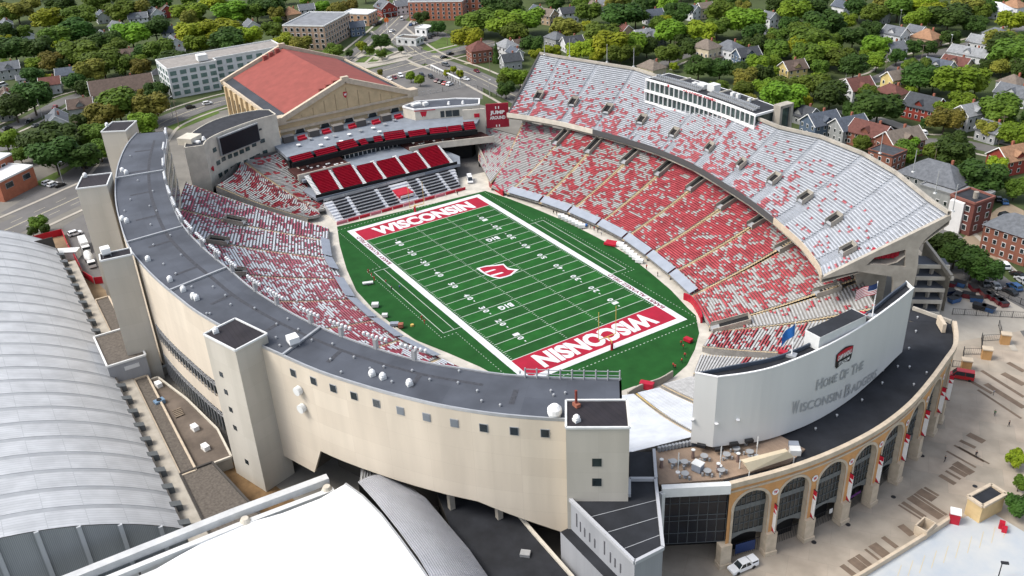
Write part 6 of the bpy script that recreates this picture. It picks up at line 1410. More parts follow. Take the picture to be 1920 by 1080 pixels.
for s in T_.split():
    x, y, r, tn = [int(v) for v in s.split(',')]
    c = P(x, y, 8); d = (c-CP).dot(fw); wd = r*d/FPX; wd = min(wd, 9.5)
    h = max(3.0, min(17, wd*1.9+2.0)); c = P(x, y, h*.58); tree(c.x, c.y, h, wd*1.52, tn)
for x, y, r in ((930, 98, 13), (1540, 62, 15), (62, 128, 8)):
    c = P(x, y, 6); d = (c-CP).dot(fw); wd = r*d/FPX; tree(c.x, c.y, wd*3, wd, 0, 'cone')
# ---------------------------------------------------------------- houses
WALLC = {'w': (.66, .67, .68), 'c': (.58, .50, .36), 'y': (.60, .48, .20), 'b': (.10, .14, .20), 'r': (.28, .05, .035), 'k': (.26, .105, .07), 'g': (.32, .33, .33), 't': (.40, .30, .2), 'n': (.30, .34, .26)}
ROOFC = {'g': (.13, .14, .155), 'd': (.055, .06, .068), 'm': (.13, .055, .045), 'b': (.11, .08, .065), 'o': (.30, .17, .10), 's': (.085, .10, .125), 'l': (.24, .25, .26), 't': (.17, .14, .115), 'w': (.7, .71, .72)}
WN = {'w': 'white', 'c': 'cream', 'y': 'yellow', 'b': 'dark blue', 'r': 'red', 'k': 'brick', 'g': 'grey', 't': 'tan', 'n': 'pale green'}
RN = {'g': 'grey', 'd': 'dark', 'm': 'maroon', 'b': 'brown', 'o': 'orange tan', 's': 'slate blue', 'l': 'pale grey', 't': 'taupe', 'w': 'white'}
def wm(k): return panelmat('wall '+WN[k], WALLC[k], tuple(c*.93 for c in WALLC[k]), tuple(c*.75 for c in WALLC[k]), 40, .35 if k != 'k' else .2, .03, .8, True, 0, .2, .4)
def rm(k): return mat('shingle '+RN[k], ROOFC[k], .9, .28, .9, det=8)
HOUSES = []
def house(px, py, w_, l_, h, rot, wl, rf, typ='g', porch=False, lab=None):
    c = P(px, py, h+1.2); x, y = c.x, c.y; R = Matrix.Rotation(rot, 3, 'Z'); rr = min(w_, l_)*.5; rh = rr*.75
    t = thing('house', '', 'house', (x, y, 0)); 
    def L(a, b, z): q = R@V3(a, b, 0); return V3(x+q.x, y+q.y, z)
    m = MB(); W2, L2 = w_/2, l_/2; m.prism([L(-L2, -W2, 0)[:2], L(L2, -W2, 0)[:2], L(L2, W2, 0)[:2], L(-L2, W2, 0)[:2]], 0, h, 0, None, False)
    o = .55; rfm = MB()
    if typ == 'g':
        for s in (-1, 1): m.face([L(s*L2, -W2, h), L(s*L2, W2, h), L(s*L2, 0, h+rh)][::s], 0, [(0, h), (w_, h), (w_/2, h+rh)])
        k = rh/W2
        for s in (-1, 1): rfm.face([L(-L2-o, s*(W2+o), h-o*k), L(L2+o, s*(W2+o), h-o*k), L(L2+o, 0, h+rh), L(-L2-o, 0, h+rh)][::-s]); rfm.face([L(-L2-o, s*(W2+o), h-o*k-.25), L(L2+o, s*(W2+o), h-o*k-.25), L(L2+o, 0, h+rh-.25), L(-L2-o, 0, h+rh-.25)][::s])
        tm = MB()
        for e in (-1, 1):
            for s in (-1, 1): tm.bar(L(e*(L2+o), s*(W2+o), h-o*k-.08), L(e*(L2+o), 0, h+rh-.08), .14, .32)
        ro = rfm.build('roof', rm(rf), t); tm.build('roof_trim', 'white', ro)
        # a dormer gable on the camera side
        if w_*l_ > 90:
            dm = MB(); s = -1; dm.face([L(-1.6, s*(W2*.92), h+.2), L(1.6, s*(W2*.92), h+.2), L(1.6, s*(W2*.92), h+1.2), L(0, s*(W2*.92), h+2.4), L(-1.6, s*(W2*.92), h+1.2)]); dm.build('dormer', wm(wl), ro)
            dr_ = MB()
            for e in (-1, 1): dr_.face([L(e*2.0, s*(W2+.1), h+.9), L(0, s*(W2+.1), h+2.7), L(0, -.2*W2, h+2.7), L(e*2.0, -.4*W2, h+.9)][::e])
            dr_.build('dormer_roof', rm(rf), ro)
    elif typ == 'h':
        rl_ = max(0, L2-W2); 
        for s in (-1, 1):
            rfm.face([L(-L2-o, s*(W2+o), h-.1), L(L2+o, s*(W2+o), h-.1), L(rl_, 0, h+rh), L(-rl_, 0, h+rh)][::-s]); rfm.face([L(s*(L2+o), -W2-o, h-.1), L(s*(L2+o), W2+o, h-.1), L(s*rl_, 0, h+rh)][::s])
        rfm.face([L(-L2-o, -W2-o, h-.12), L(-L2-o, W2+o, h-.12), L(L2+o, W2+o, h-.12), L(L2+o, -W2-o, h-.12)]); ro = rfm.build('roof', rm(rf), t)
    else:
        rfm.prism([L(-L2-.1, -W2-.1, 0)[:2], L(L2+.1, -W2-.1, 0)[:2], L(L2+.1, W2+.1, 0)[:2], L(-L2-.1, W2+.1, 0)[:2]], h, h+.5, 0, 0); ro = rfm.build('roof', rm(rf), t)
        p4 = [L(-L2, -W2, 0), L(L2, -W2, 0), L(L2, W2, 0), L(-L2, W2, 0)]; m2 = MB()
        for i in range(4): m2.bar((*p4[i][:2], h+.7), (*p4[(i+1) % 4][:2], h+.7), .4, .4)
        m2.build('parapet', wm(wl), ro)
    m.build('walls', wm(wl), t)
    if typ != 'f': MB().box(L(L2*.35, W2*.3, h+rh*.9+.2), (.8, .8, 1.8), rot).build('chimney', 'brickc' if 'brickc' in M else MATS['brick'], ro)
    nf = max(1, int(h/2.9))
    for f in range(nf):
        for (a0, b0, a1, b1, nw) in ((-L2, -W2, L2, -W2, max(2, int(l_/2.8))), (L2, -W2, L2, W2, max(2, int(w_/2.8))), (-L2, W2, -L2, -W2, max(2, int(w_/2.8))), (L2, W2, -L2, W2, max(2, int(l_/2.8)))):
            # only faces turned to the open side
            nx, ny = (b1-b0), -(a1-a0); q = R@V3(nx, ny, 0)
            if q.dot(CP-V3(x, y, 0)) < 0: continue
            ln_ = math.hypot(nx, ny)
            for k in range(nw):
                s = (k+.5)/nw; pp_ = L(a0+(a1-a0)*s+nx/ln_*.04, b0+(b1-b0)*s+ny/ln_*.04, 1.7+f*2.9); ang_ = rot+math.atan2(b1-b0, a1-a0); wmb = MB(); wmb.box(pp_, (1.25, .12, 1.6), ang_); fr_w = wmb.build('window', 'white', t); q2 = q.normalized()*.06; MB().box(pp_+q2, (1.0, .08, 1.35), ang_).build('pane', 'glass', fr_w)
    if porch:
        pm = MB(); pm.box(L(L2+1.3, 0, 3.0), (2.8, w_*.9, .25), rot); po = pm.build('porch_roof', rm(rf), t)
        for s in (-1, 0, 1): MB().box(L(L2+2.4, s*w_*.4, 1.5), (.25, .25, 3), rot).build('porch_post', 'white', po)
    t['label'] = lab or '%s house with a %s %s roof' % (WN[wl], RN[rf], {'g': 'gabled', 'h': 'hipped', 'f': 'flat'}[typ]); HOUSES.append(t); return t
D_ = math.radians
hs = """15,122,9,11,6,85,g,g,g,1 42,142,5,6,3,85,w,g,g,0 93,150,8,10,5.5,80,w,m,g,0 125,132,8,11,6,80,c,s,g,0 43,161,8,12,3,5,g,g,h,0 10,173,8,12,4,0,t,b,g,0 105,218,9,14,5.5,-5,w,g,g,0 150,192,9,11,5,80,g,b,g,0 236,98,9,12,5,75,t,b,g,0
220,45,8,11,6,20,w,g,g,0 258,28,8,12,6,80,w,g,g,0 290,20,9,11,6,5,w,g,g,0 310,12,8,10,6,0,r,b,g,0 318,54,8,10,6,80,w,s,g,0 325,74,8,11,6,0,w,g,g,0 332,93,7,8,4,80,w,g,g,0 192,62,7,10,5,5,w,g,g,0 190,25,8,10,5,0,w,s,g,0 50,60,7,10,5,0,w,s,g,0 10,40,8,10,5,0,g,g,g,0 8,208,6,8,3,0,g,g,h,0 298,132,7,9,5,80,n,d,h,0
545,20,10,14,5,0,t,o,h,0 574,12,8,10,6,80,w,g,g,0 668,44,7,9,6,80,b,s,g,0 722,8,11,14,6,0,r,g,g,1 752,5,8,9,6,80,w,g,g,0 898,86,11,12,7,80,k,m,h,1 950,80,9,11,6,5,w,l,h,0 957,106,8,10,5,80,g,d,g,0 965,92,6,9,5,0,w,s,g,0
1026,22,9,11,6,20,t,t,g,0 1065,18,8,11,6,80,w,d,g,0 1112,7,9,12,5,0,g,t,h,0 1225,22,8,11,6,80,w,s,g,0 1296,14,8,10,6,10,w,s,g,0 1322,8,7,9,7,80,c,t,g,0 1167,50,8,10,4,5,t,m,g,0 1204,60,8,9,5,80,w,l,g,0 1226,62,9,11,5,10,g,g,g,0 1043,65,9,11,5,5,g,g,h,0 1073,74,9,11,5,80,w,d,g,0 972,75,5,6,4,80,c,b,g,0
1325,82,10,12,8,8,c,t,h,1 1368,84,10,13,7,8,w,g,h,1 1400,96,9,12,6,80,b,d,g,0 1222,120,9,12,5,5,c,t,h,0 1444,26,7,8,7,0,w,g,g,0 1487,120,9,11,6,80,y,b,g,0 1680,56,9,12,7,5,w,g,g,0 1678,84,8,10,6,80,w,g,g,0 1738,64,11,13,5,8,t,o,h,0 1870,58,8,12,5,0,w,g,h,0 1840,72,8,11,4,5,w,l,g,0
1820,94,8,19,4,8,w,l,g,0 1795,112,8,13,4,8,c,m,g,0 1762,117,8,13,4,8,w,s,g,0 1607,156,11,12,6,80,w,m,g,1 1681,138,8,10,7,82,y,t,g,0 1672,166,9,12,5,5,t,m,h,0 1735,190,11,14,6,8,r,d,g,1 1822,202,9,12,7,84,w,l,g,0 1900,148,9,10,5,0,w,t,h,0 1905,168,9,14,5,5,w,g,g,0
1540,220,10,13,6,82,b,s,g,0 1592,228,10,13,6,82,g,s,g,0 1634,240,10,15,6,8,k,m,g,0 1690,252,10,15,7,82,k,t,g,1 1508,206,9,11,4,5,g,d,g,0 1650,22,8,10,5,0,g,b,g,0 1870,12,10,14,5,5,w,w,h,0 1902,6,10,12,5,0,w,o,h,0 1665,278,9,10,9,8,k,d,f,0 1757,322,14,22,6,8,g,g,h,0 1795,350,12,20,5,8,g,l,f,0 1895,284,10,11,6,80,r,o,g,0 1908,418,11,14,9,6,k,g,h,0
1130,4,8,10,5,0,w,g,g,0 1580,6,8,10,5,0,w,s,g,0 1720,52,7,9,5,0,w,g,g,0 470,42,8,10,5,0,w,g,g,0 120,96,8,10,5,0,g,g,g,0 1008,14,7,9,5,0,w,s,g,0 1440,60,8,10,5,0,g,g,g,0 1862,235,8,9,5,0,g,g,g,0"""
for s in hs.split():
    a = s.split(','); house(float(a[0]), float(a[1]), float(a[2]), float(a[3]), float(a[4]), D_(float(a[5])-3), a[6], a[7], a[8], a[9] == '1')
house(228, 160, 15, 30, 6, D_(82), 'c', 'b', 'g', False, 'long cream hall with a huge dark brown gabled roof among the trees')
# ---------------------------------------------------------------- larger blocks
def block(name, lab, poly_, z, wallm, roofm, rows_, cols, glassm='glass', z0=1.2, ww=1.6, wh=1.7, frame='white', face=None, par='offw'):
    t = thing(name, lab, 'building', (*poly_[0], 0)); m = MB(); m.prism(poly_, 0, z, 0, 1); m.build('walls', [wallm, roofm], t); n = len(poly_)
    A = sum(poly_[i-1][0]*poly_[i][1]-poly_[i][0]*poly_[i-1][1] for i in range(n)); pl = poly_ if A > 0 else poly_[::-1]; m = MB()
    for i in range(n): m.bar((*pl[i], z+.2), (*pl[(i+1) % n], z+.2), .5, .7)
    m.build('parapet', par, t)
    for i in range(n):
        a, b = V3(*pl[i], 0), V3(*pl[(i+1) % n], 0); d = b-a; L_ = d.length; d.normalize(); nn = V3(d.y, -d.x, 0)
        if nn.dot(CP-a) < 0 or L_ < 4: continue
        nc = max(1, int(L_/cols)); dz = (z-z0-.6)/rows_
        for r in range(rows_):
            for c in range(nc):
                q = a+d*(L_*(c+.5)/nc)+nn*.04+V3(0, 0, z0+dz*(r+.5)); f = MB().box(q, (ww+.3, .14, wh+.3), math.atan2(d.y, d.x)).build('window', frame, t); MB().box(q+nn*.06, (ww, .1, wh), math.atan2(d.y, d.x)).build('pane', glassm, f)
    return t
block('apartment_building', 'white four storey apartment block with green glass and balconies left of the red roofed arena', [(-288, -33), (-264, -33), (-264, -8), (-270, -8), (-270, 30), (-288, 30)], 15, mat('render white', (.58, .60, .62), .7, .1, .5), mat('ballast roof', (.27, .25, .23), .9, .2, .5), 4, 5, mat('pale green glass', (.12, .19, .18), .15, .3, .5), .6, 3.2, 2.2, 'offw')
q = P(378, 107, 17); MB().box((q.x, q.y, 17), (5, 5, 3)).build('roof_house', 'offw', bpy.data.objects['apartment_building'])
ap2 = rectfix([P(x, y, 14) for x, y in ((537, 44), (588, 20), (648, 27), (600, 54))]); block('apartment_building', 'modern grey and tan four storey block with a flat grey roof beside the boulevard', ap2, 14, mat('fibre panel', (.33, .235, .17), .7, .1, .5), mat('grey ballast', (.20, .21, .225), .9, .2, .3), 4, 3.6, 'glass', .6, 1.7, 1.9, 'white')
wb = P(588, 60, 7); MB().box((wb.x, wb.y, 6.9), (7, 9, 13.8), 0).build('white_bay', 'white', bpy.data.objects['apartment_building.001'])
a, b_ = P(765, 4, 12), P(866, 3, 12); d = (b_-a).normalized(); nb_ = V3(d.y, -d.x, 0); nb_ = nb_ if nb_.x < 0 else -nb_
block('brick_dormitory', 'long orange brick four storey building at the head of the boulevard', [tuple(a[:2]), tuple(b_[:2]), tuple((b_+nb_*18)[:2]), tuple((a+nb_*18)[:2])], 12, mat('orange brick', (.36, .13, .075), .85, .15, .5), mat('grey ballast', (.2, .2, .2), .9), 4, 3.4, 'glass', .8, 1.2, 1.5, 'offw')
a2, b2 = P(868, -4, 12), P(905, -6, 12); block('brick_wing', 'darker brick wing behind the long orange brick building', [tuple(a2[:2]), tuple(b2[:2]), tuple((b2+nb_*14)[:2]), tuple((a2+nb_*14)[:2])], 12, MATS['orange brick'], 'gravel', 3, 4, 'glass')
st = rectfix([P(x, y, 7.5) for x, y in ((643, 24), (662, 17), (704, 20), (688, 29))]); block('corner_shop', 'tan two storey shop with a bright white flat roof on the boulevard', st, 7.5, mat('shop tan', (.42, .26, .16), .8, .1, .5), 'white', 2, 4, 'glass')
gs = rectfix([P(x, y, 4.5) for x, y in ((782, 50), (798, 46), (809, 50), (795, 57))]); block('white_shed', 'small white flat roofed shed behind the petrol station', gs, 4.5, 'white', 'white', 1, 4, 'glass')
g2 = rectfix([P(x, y, 4) for x, y in ((752, 66), (768, 62), (782, 72), (770, 80))]); gt = block('petrol_station', 'low petrol station shop with a red and white fascia at the junction', g2, 4, 'offw', 'gravel', 1, 4, 'glass'); 
p = P(727, 62, 0); t = thing('round_sign', 'tall pole sign with a round orange disc beside the petrol station', 'sign', p); MB().cyl(p, .15, 7, 6).build('post', 'white', t); m = MB(); dd_ = V3(CP.x-p.x, CP.y-p.y, 0).normalized(); sx_ = V3(-dd_.y, dd_.x, 0); ring = [p+V3(0, 0, 8)+(sx_*math.cos(k*.5236)+V3(0, 0, 1)*math.sin(k*.5236))*1.5 for k in range(12)]; m.face(ring); m.face([x-dd_*.3 for x in ring][::-1]); 
for k in range(12): m.face([ring[k], ring[k]-dd_*.3, ring[(k+1) % 12]-dd_*.3, ring[(k+1) % 12]])
m.build('disc', mat('sign orange', (.6, .14, .03), .5), t)
fs = [tuple(P(x, y, 8)[:2]) for x, y in ((-60, 340), (12, 307), (60, 312), (2, 341))]; block('brick_firehouse', 'orange brick building with a white flat roof at the left edge', rectfix([V3(*p, 0) for p in fs]), 8, MATS['orange brick'], 'white', 1, 6, 'glass', 3.5, 3.6, 2.0, 'grey')
fs2 = rectfix([P(x, y, 11) for x, y in ((-50, 305), (-10, 286), (18, 291), (-20, 310))]); block('brick_firehouse', 'taller orange brick block behind the white roof at the left edge', fs2, 11, MATS['orange brick'], 'white', 1, 8, 'glass', 6, 2, 1.5)
br = rectfix([P(x, y, 11) for x, y in ((1787, 364), (1822, 354), (1863, 370), (1824, 386))]); bb = block('brick_apartments', 'three storey dark brick apartment house with a black roof behind the upper deck', br, 11, mat('dark brick', (.15, .055, .045), .85, .2, .6), 'roofd', 3, 3.4, 'glass', .8, 1.3, 1.7, 'white', None, mat('brick cap', (.22, .09, .07), .85))
q = P(1830, 366, 12); MB().cyl((q.x, q.y, 11), .8, 2.2, 10).build('chimney', 'conc', bb)
q = P(1796, 398, 6); MB().box((q.x, q.y, 5.2), (4.5, 5, 10.4), .2).build('white_bay', 'white', bb)
# ---------------------------------------------------------------- more trees filling the neighbourhood
occ = [(h.location.x, h.location.y, 9.5) for h in HOUSES]
for rl_, w_ in ROADS: occ += [(p[0], p[1], w_/2+3.5) for p in rl_]
occ += [(t.location.x, t.location.y, 5.0) for t in TREES]
OPEN = [[(640, 15), (760, -20), (800, 40), (1000, 60), (960, 200), (600, 200), (600, 110)], [(1700, 380), (1930, 350), (1930, 640), (1700, 640)], [(0, 300), (230, 250), (260, 560), (0, 560)], [(300, 80), (520, 80), (560, 240), (300, 260)], [(520, 15), (660, 15), (660, 110), (540, 110)], [(745, -20), (900, -20), (880, 45), (760, 45)], [(1000, 90), (1200, 120), (1450, 230), (1800, 400), (1700, 900), (200, 900), (200, 240), (400, 190), (700, 190), (980, 180)], [(1560, 195), (1760, 210), (1760, 262), (1560, 240)]]
def inside(x, y, pl):
    c = False
    for i in range(len(pl)):
        (x0, y0), (x1, y1) = pl[i-1], pl[i]
        if (y0 > y) != (y1 > y) and x < (x1-x0)*(y-y0)/(y1-y0)+x0: c = not c
    return c
rndT = random.Random(21); tries = 0; nfill = 0
hpx = [(*proj((h.location.x, h.location.y, 4)), h) for h in HOUSES]
while tries < 9000 and len(TREES) < 298:
    tries += 1; px, py = rndT.uniform(-40, 1960), rndT.uniform(-35, 300)
    if any(inside(px, py, pl) for pl in OPEN): continue
    c = P(px, py, 5); h = rndT.uniform(8, 15); wd = h*rndT.uniform(.5, .66)
    if any((c.x-a)**2+(c.y-b)**2 < (r+wd*.2)**2 for a, b, r in occ): continue
    dd_ = (c-CP).dot(fw); bad = False
    for hx, hy, hh in hpx:       # do not hide the houses the photograph shows
        if abs(px-hx) < 7+wd*FPX/dd_*.6 and 0 < py-hy < 13+h*FPX/dd_*.4: bad = True; break
    if bad: continue
    tree(c.x, c.y, h, wd, rndT.choice([0, 0, 0, 1, 1, 1, 2, 4, 3])); occ.append((c.x, c.y, 5)); nfill += 1
# distant and filling woods as one mass of smaller trees and shrubs (past the nearest three hundred)
V = []; F = []; MI = []
def add_mass(cx_, cy_, h, wd, seed):
    src = CROWNS[seed % 7]; k0 = len(V); a = seed*1.3; ca, sa = math.cos(a), math.sin(a); step_ = 1
    for v in src.vertices: x, y, z = v.co; V.append((cx_+(x*ca-y*sa)*wd, cy_+(x*sa+y*ca)*wd, h*.6+z*h*.42))
    for p in src.polygons: F.append(tuple(k0+i for i in p.vertices)); MI.append((0, 1, 2, 0, 3, 0, 4, 1)[seed % 8])
tries = 0; nm = 0
while tries < 14000 and nm < 260:
    tries += 1; px, py = rndT.uniform(-60, 1980), rndT.choice([rndT.uniform(-90, -15), rndT.uniform(-35, 280)])
    if py > -15 and any(inside(px, py, pl) for pl in OPEN): continue
    c = P(px, py, 5); h = rndT.uniform(6, 12) if py > -15 else rndT.uniform(12, 16); wd = h*.55
    if any((c.x-a)**2+(c.y-b)**2 < (r+wd*.1)**2 for a, b, r in occ): continue
    dd_ = (c-CP).dot(fw); bad = False
    for hx, hy, hh in hpx:
        if abs(px-hx) < 7+wd*FPX/dd_*.6 and 0 < py-hy < 13+h*FPX/dd_*.4: bad = True; break
    if bad: continue
    add_mass(c.x, c.y, h, wd, nm); occ.append((c.x, c.y, 5)); nm += 1
me = bpy.data.meshes.new('distant_trees'); me.from_pydata(V, [], F); [me.materials.append(TONES[k]) for k in (1, 2, 0, 3, 4)]; me.polygons.foreach_set('material_index', MI); o = bpy.data.objects.new('distant_woods', me); C.objects.link(o); o['kind'] = 'stuff'; o['label'] = 'dense green tree cover filling in between the houses'; o['category'] = 'woods'
print('trees', len(TREES), 'mass', nm)
# ---------------------------------------------------------------- vehicles
CARC = {'white': (.75, .76, .77), 'black': (.012, .012, .014), 'grey': (.12, .125, .13), 'silver': (.42, .43, .44), 'maroon': (.14, .012, .02), 'red': (.42, .015, .02), 'blue': (.03, .09, .22), 'navy': (.015, .025, .06)}
def carm(k):
    n = 'car '+k
    if n not in MATS: mat(n, CARC[k], .25, 0, 1, 0, None, 0, .6)
    return MATS[n]
def vehicle(kind):
    """built at the origin heading +x"""
    t = thing(kind, '', {'car': 'car', 'suv': 'car', 'pickup': 'pickup', 'van': 'van', 'estate': 'car'}[kind])
    prof = {'car': [(-2.25, .32), (-2.3, .75), (-2.1, .98), (-1.1, 1.0), (1.0, .95), (2.0, .82), (2.28, .6), (2.25, .32)],
            'suv': [(-2.3, .4), (-2.35, .9), (-2.2, 1.12), (1.0, 1.1), (2.0, 1.0), (2.35, .8), (2.3, .4)],
            'pickup': [(-2.9, .45), (-2.95, .9), (-2.9, 1.2), (1.3, 1.2), (2.4, 1.12), (2.9, .95), (2.9, .45)],
            'van': [(-2.7, .4), (-2.75, 1.3), (1.6, 1.3), (2.3, 1.05), (2.65, .8), (2.65, .4)]}[kind]
    cab = {'car': (-1.75, -1.05, .25, 1.05, 1.0, 1.45), 'suv': (-2.25, -1.9, .45, 1.15, 1.1, 1.75), 'pickup': (-1.3, -.95, .75, 1.5, 1.2, 1.95), 'van': (-2.7, -2.6, 1.3, 2.15, 1.3, 2.35)}[kind]
    W_ = .92 if kind == 'car' else 1.0
    def ext(pr, w0, mb):
        l = [V3(x, w0, z) for x, z in pr]; r = [V3(x, -w0, z) for x, z in pr]; mb.face(l[::-1] if False else l); mb.face(r[::-1]); n = len(pr)
        for i in range(n): mb.face([l[i], l[(i+1) % n], r[(i+1) % n], r[i]])
    m = MB(); ext(prof, W_, m); body = m.build('body', carm('white'), t)
    b0, r0, r1, b1, zb, zr = cab; m = MB(); wb, wr = W_*.95, W_*.78
    q = [V3(b0, -wb, zb), V3(b1, -wb, zb), V3(b1, wb, zb), V3(b0, wb, zb), V3(r0, -wr, zr), V3(r1, -wr, zr), V3(r1, wr, zr), V3(r0, wr, zr)]
    for f in ((0, 1, 5, 4), (1, 2, 6, 5), (2, 3, 7, 6), (3, 0, 4, 7)): m.face([q[i] for i in f])
    m.build('windows', 'glass', t)
    m = MB(); m.box(((r0+r1)/2, 0, zr+.03), (r1-r0+.1, wr*2+.06, .08)); 
    for s in (-1, 1): m.bar(q[1 if s < 0 else 2], q[5 if s < 0 else 6], .08); m.bar(q[0 if s < 0 else 3], q[4 if s < 0 else 7], .1); xm = (r0+r1)/2; m.bar((xm, s*wb, zb), (xm, s*wr, zr), .08)
    m.build('roof', carm('white'), t)
    if kind == 'pickup': m = MB(); m.box((-2.1, 0, 1.5), (1.6, 1.8, .6)); m.box((-2.1, 0, 1.83), (1.55, 1.6, .08)); m.build('bed_cap', carm('white'), t); MB().box((-2.1, 0, 1.5), (1.2, 1.84, .35)).build('cap_window', 'glass', t)
    for sx in (-1, 1):
        for sy in (-1, 1):
            m = MB(); x = sx*(1.4 if kind in ('car', 'suv') else 1.8); rr = .36 if kind != 'pickup' else .42
            ring = [V3(x+math.cos(k*.628)*rr, sy*(W_+.02), rr+math.sin(k*.628)*rr) for k in range(10)]; r2 = [p-V3(0, sy*.25, 0) for p in ring]
            m.face(ring if sy < 0 else ring[::-1])
            for k in range(10): m.face([ring[k], ring[(k+1) % 10], r2[(k+1) % 10], r2[k]])
            m.build('wheel', 'black', t)
    xe = max(p[0] for p in prof)
    for sy in (-1, 1): MB().box((xe-.03, sy*W_*.72, .72), (.12, .35, .16)).build('headlight', 'lum', t)
    return t
PROTO = {}
CARS = []
def car(px, py, hd, col, kind='car', lab=None, z=0., grp='cars around the stadium'):
    """heading given by a second photograph coordinate the car points to"""
    p = P(px, py, .6); q = P(hd[0], hd[1], .6) if isinstance(hd, tuple) else None; a = math.atan2(q.y-p.y, q.x-p.x) if q else math.radians(hd)
    if kind not in PROTO: PROTO[kind] = vehicle(kind); t = PROTO[kind]
    else: t = copy_tree(PROTO[kind])
    t.location = (p.x, p.y, .05); t.rotation_euler.z = a; t['category'] = {'pickup': 'pickup truck', 'van': 'van'}.get(kind, 'car'); t['group'] = grp
    for ch in t.children:
        if ch.name.split('.')[0] in ('body', 'roof', 'bed_cap'): ch.material_slots[0].link = 'OBJECT'; ch.material_slots[0].material = carm(col)
    nm = {'suv': 'tall estate car', 'car': 'car', 'pickup': 'pickup truck', 'van': 'van'}[kind]; t['label'] = lab or '%s %s' % (col, nm); CARS.append(t); return t
car(1393, 1062, (1365, 1074), 'white', 'pickup', 'white pickup with a covered bed parked before the first arch')
car(1803, 706, (1780, 702), 'red', 'van', 'red and white van parked beside the far end of the arcade')
car(881, 338, (884, 348), 'white', 'van', 'white van parked on the ramp into the stadium')
L_ = 'parked in the lot behind the arena with the red roof'
car(716, 152, (728, 150), 'white', 'van', 'white van '+L_)
for i, (x, y, c, k) in enumerate(((730, 148, 'white', 'car'), (740, 145, 'maroon', 'car'), (751, 142, 'white', 'suv'), (737, 165, 'black', 'car'), (745, 169, 'silver', 'car'), (750, 172, 'navy', 'car'), (756, 175, 'white', 'car'), (791, 141, 'black', 'suv'), (808, 144, 'black', 'suv'))): car(x, y, (x+8, y+7), c, k, '%s car parked in the lot behind the arena with the red roof' % c)
for x, y, c, k in ((820, 151, 'maroon', 'car'), (827, 153, 'black', 'car'), (835, 156, 'red', 'car'), (843, 158, 'white', 'suv')): car(x, y, (x+8, y-4), c, k, '%s car in the row by the lot entrance fence' % c)
for x, y, hx, hy, c, k in ((832, 107, 842, 104, 'black', 'car'), (844, 101, 854, 98, 'black', 'suv'), (836, 122, 846, 125, 'grey', 'pickup'), (894, 133, 902, 137, 'maroon', 'car'), (873, 148, 882, 150, 'white', 'car'), (864, 143, 870, 146, 'black', 'car'), (753, 19, 756, 12, 'grey', 'car'), (754, 36, 757, 29, 'white', 'van'), (703, 47, 711, 41, 'black', 'suv'), (712, 43, 720, 37, 'black', 'pickup'), (735, 58, 743, 54, 'white', 'car')): car(x, y, (hx, hy), c, k, '%s %s on the road near the junction beyond the arena' % (c, {'suv': 'tall car', 'car': 'car', 'pickup': 'pickup', 'van': 'van'}[k]))
for x, y, c, k in ((796, 74, 'black', 'suv'), (806, 70, 'black', 'suv'), (813, 66, 'black', 'car'), (770, 46, 'blue', 'car'), (776, 44, 'white', 'car'), (782, 42, 'silver', 'car')): car(x, y, (x+4, y-6), c, k, '%s car standing by the petrol station' % c)
for x, y, hx, hy, c, k in ((357, 201, 367, 199, 'black', 'suv'), (389, 194, 399, 192, 'white', 'suv'), (55, 227, 48, 231, 'black', 'car'), (68, 235, 76, 232, 'grey', 'car'), (14, 241, 22, 238, 'black', 'suv'), (50, 266, 60, 263, 'white', 'car'), (103, 201, 98, 206, 'red', 'car'), (316, 171, 322, 178, 'black', 'car'), (5, 160, 12, 158, 'white', 'van')): car(x, y, (hx, hy), c, k, '%s car on the street on the left side' % c)
for x, y, c, k in ((90, 343, 'white', 'suv'), (100, 346, 'white', 'suv'), (112, 347, 'black', 'car')): car(x, y, (x+8, y-3), c, k, '%s car parked beside the orange brick firehouse' % c)
car(165, 311, (176, 305), 'black', 'pickup', 'black pickup parked under the trees behind the tower'); car(141, 438, (155, 434), 'white', 'suv', 'white tall car on the drive beside the building site'); car(9, 479, (5, 470), 'white', 'pickup', 'white pickup inside the red site fence at the left edge'); car(100, 496, (94, 486), 'white', 'pickup', 'white pickup beside the white site container')
for x, y, hx, hy, c, k in ((1872, 373, 1868, 365, 'black', 'car'), (1883, 378, 1878, 370, 'blue', 'car'), (1885, 404, 1895, 402, 'black', 'suv'), (1885, 428, 1889, 420, 'navy', 'car'), (1731, 249, 1726, 245, 'white', 'suv')): car(x, y, (hx, hy), c, k, '%s car behind the dark brick apartment house' % c if x > 1800 else 'white car parked by the brick gabled house behind the upper deck')
for x, y, hx, hy, c, k in ((1883, 498, 1876, 490, 'white', 'suv'), (1908, 515, 1897, 510, 'black', 'car'), (1866, 535, 1859, 527, 'silver', 'car'), (1902, 538, 1890, 530, 'blue', 'suv'), (1893, 546, 1881, 540, 'black', 'car'), (1845, 530, 1838, 522, 'grey', 'car'), (1915, 525, 1905, 518, 'silver', 'car')): car(x, y, (hx, hy), c, k, '%s car on the street at the right edge' % c)
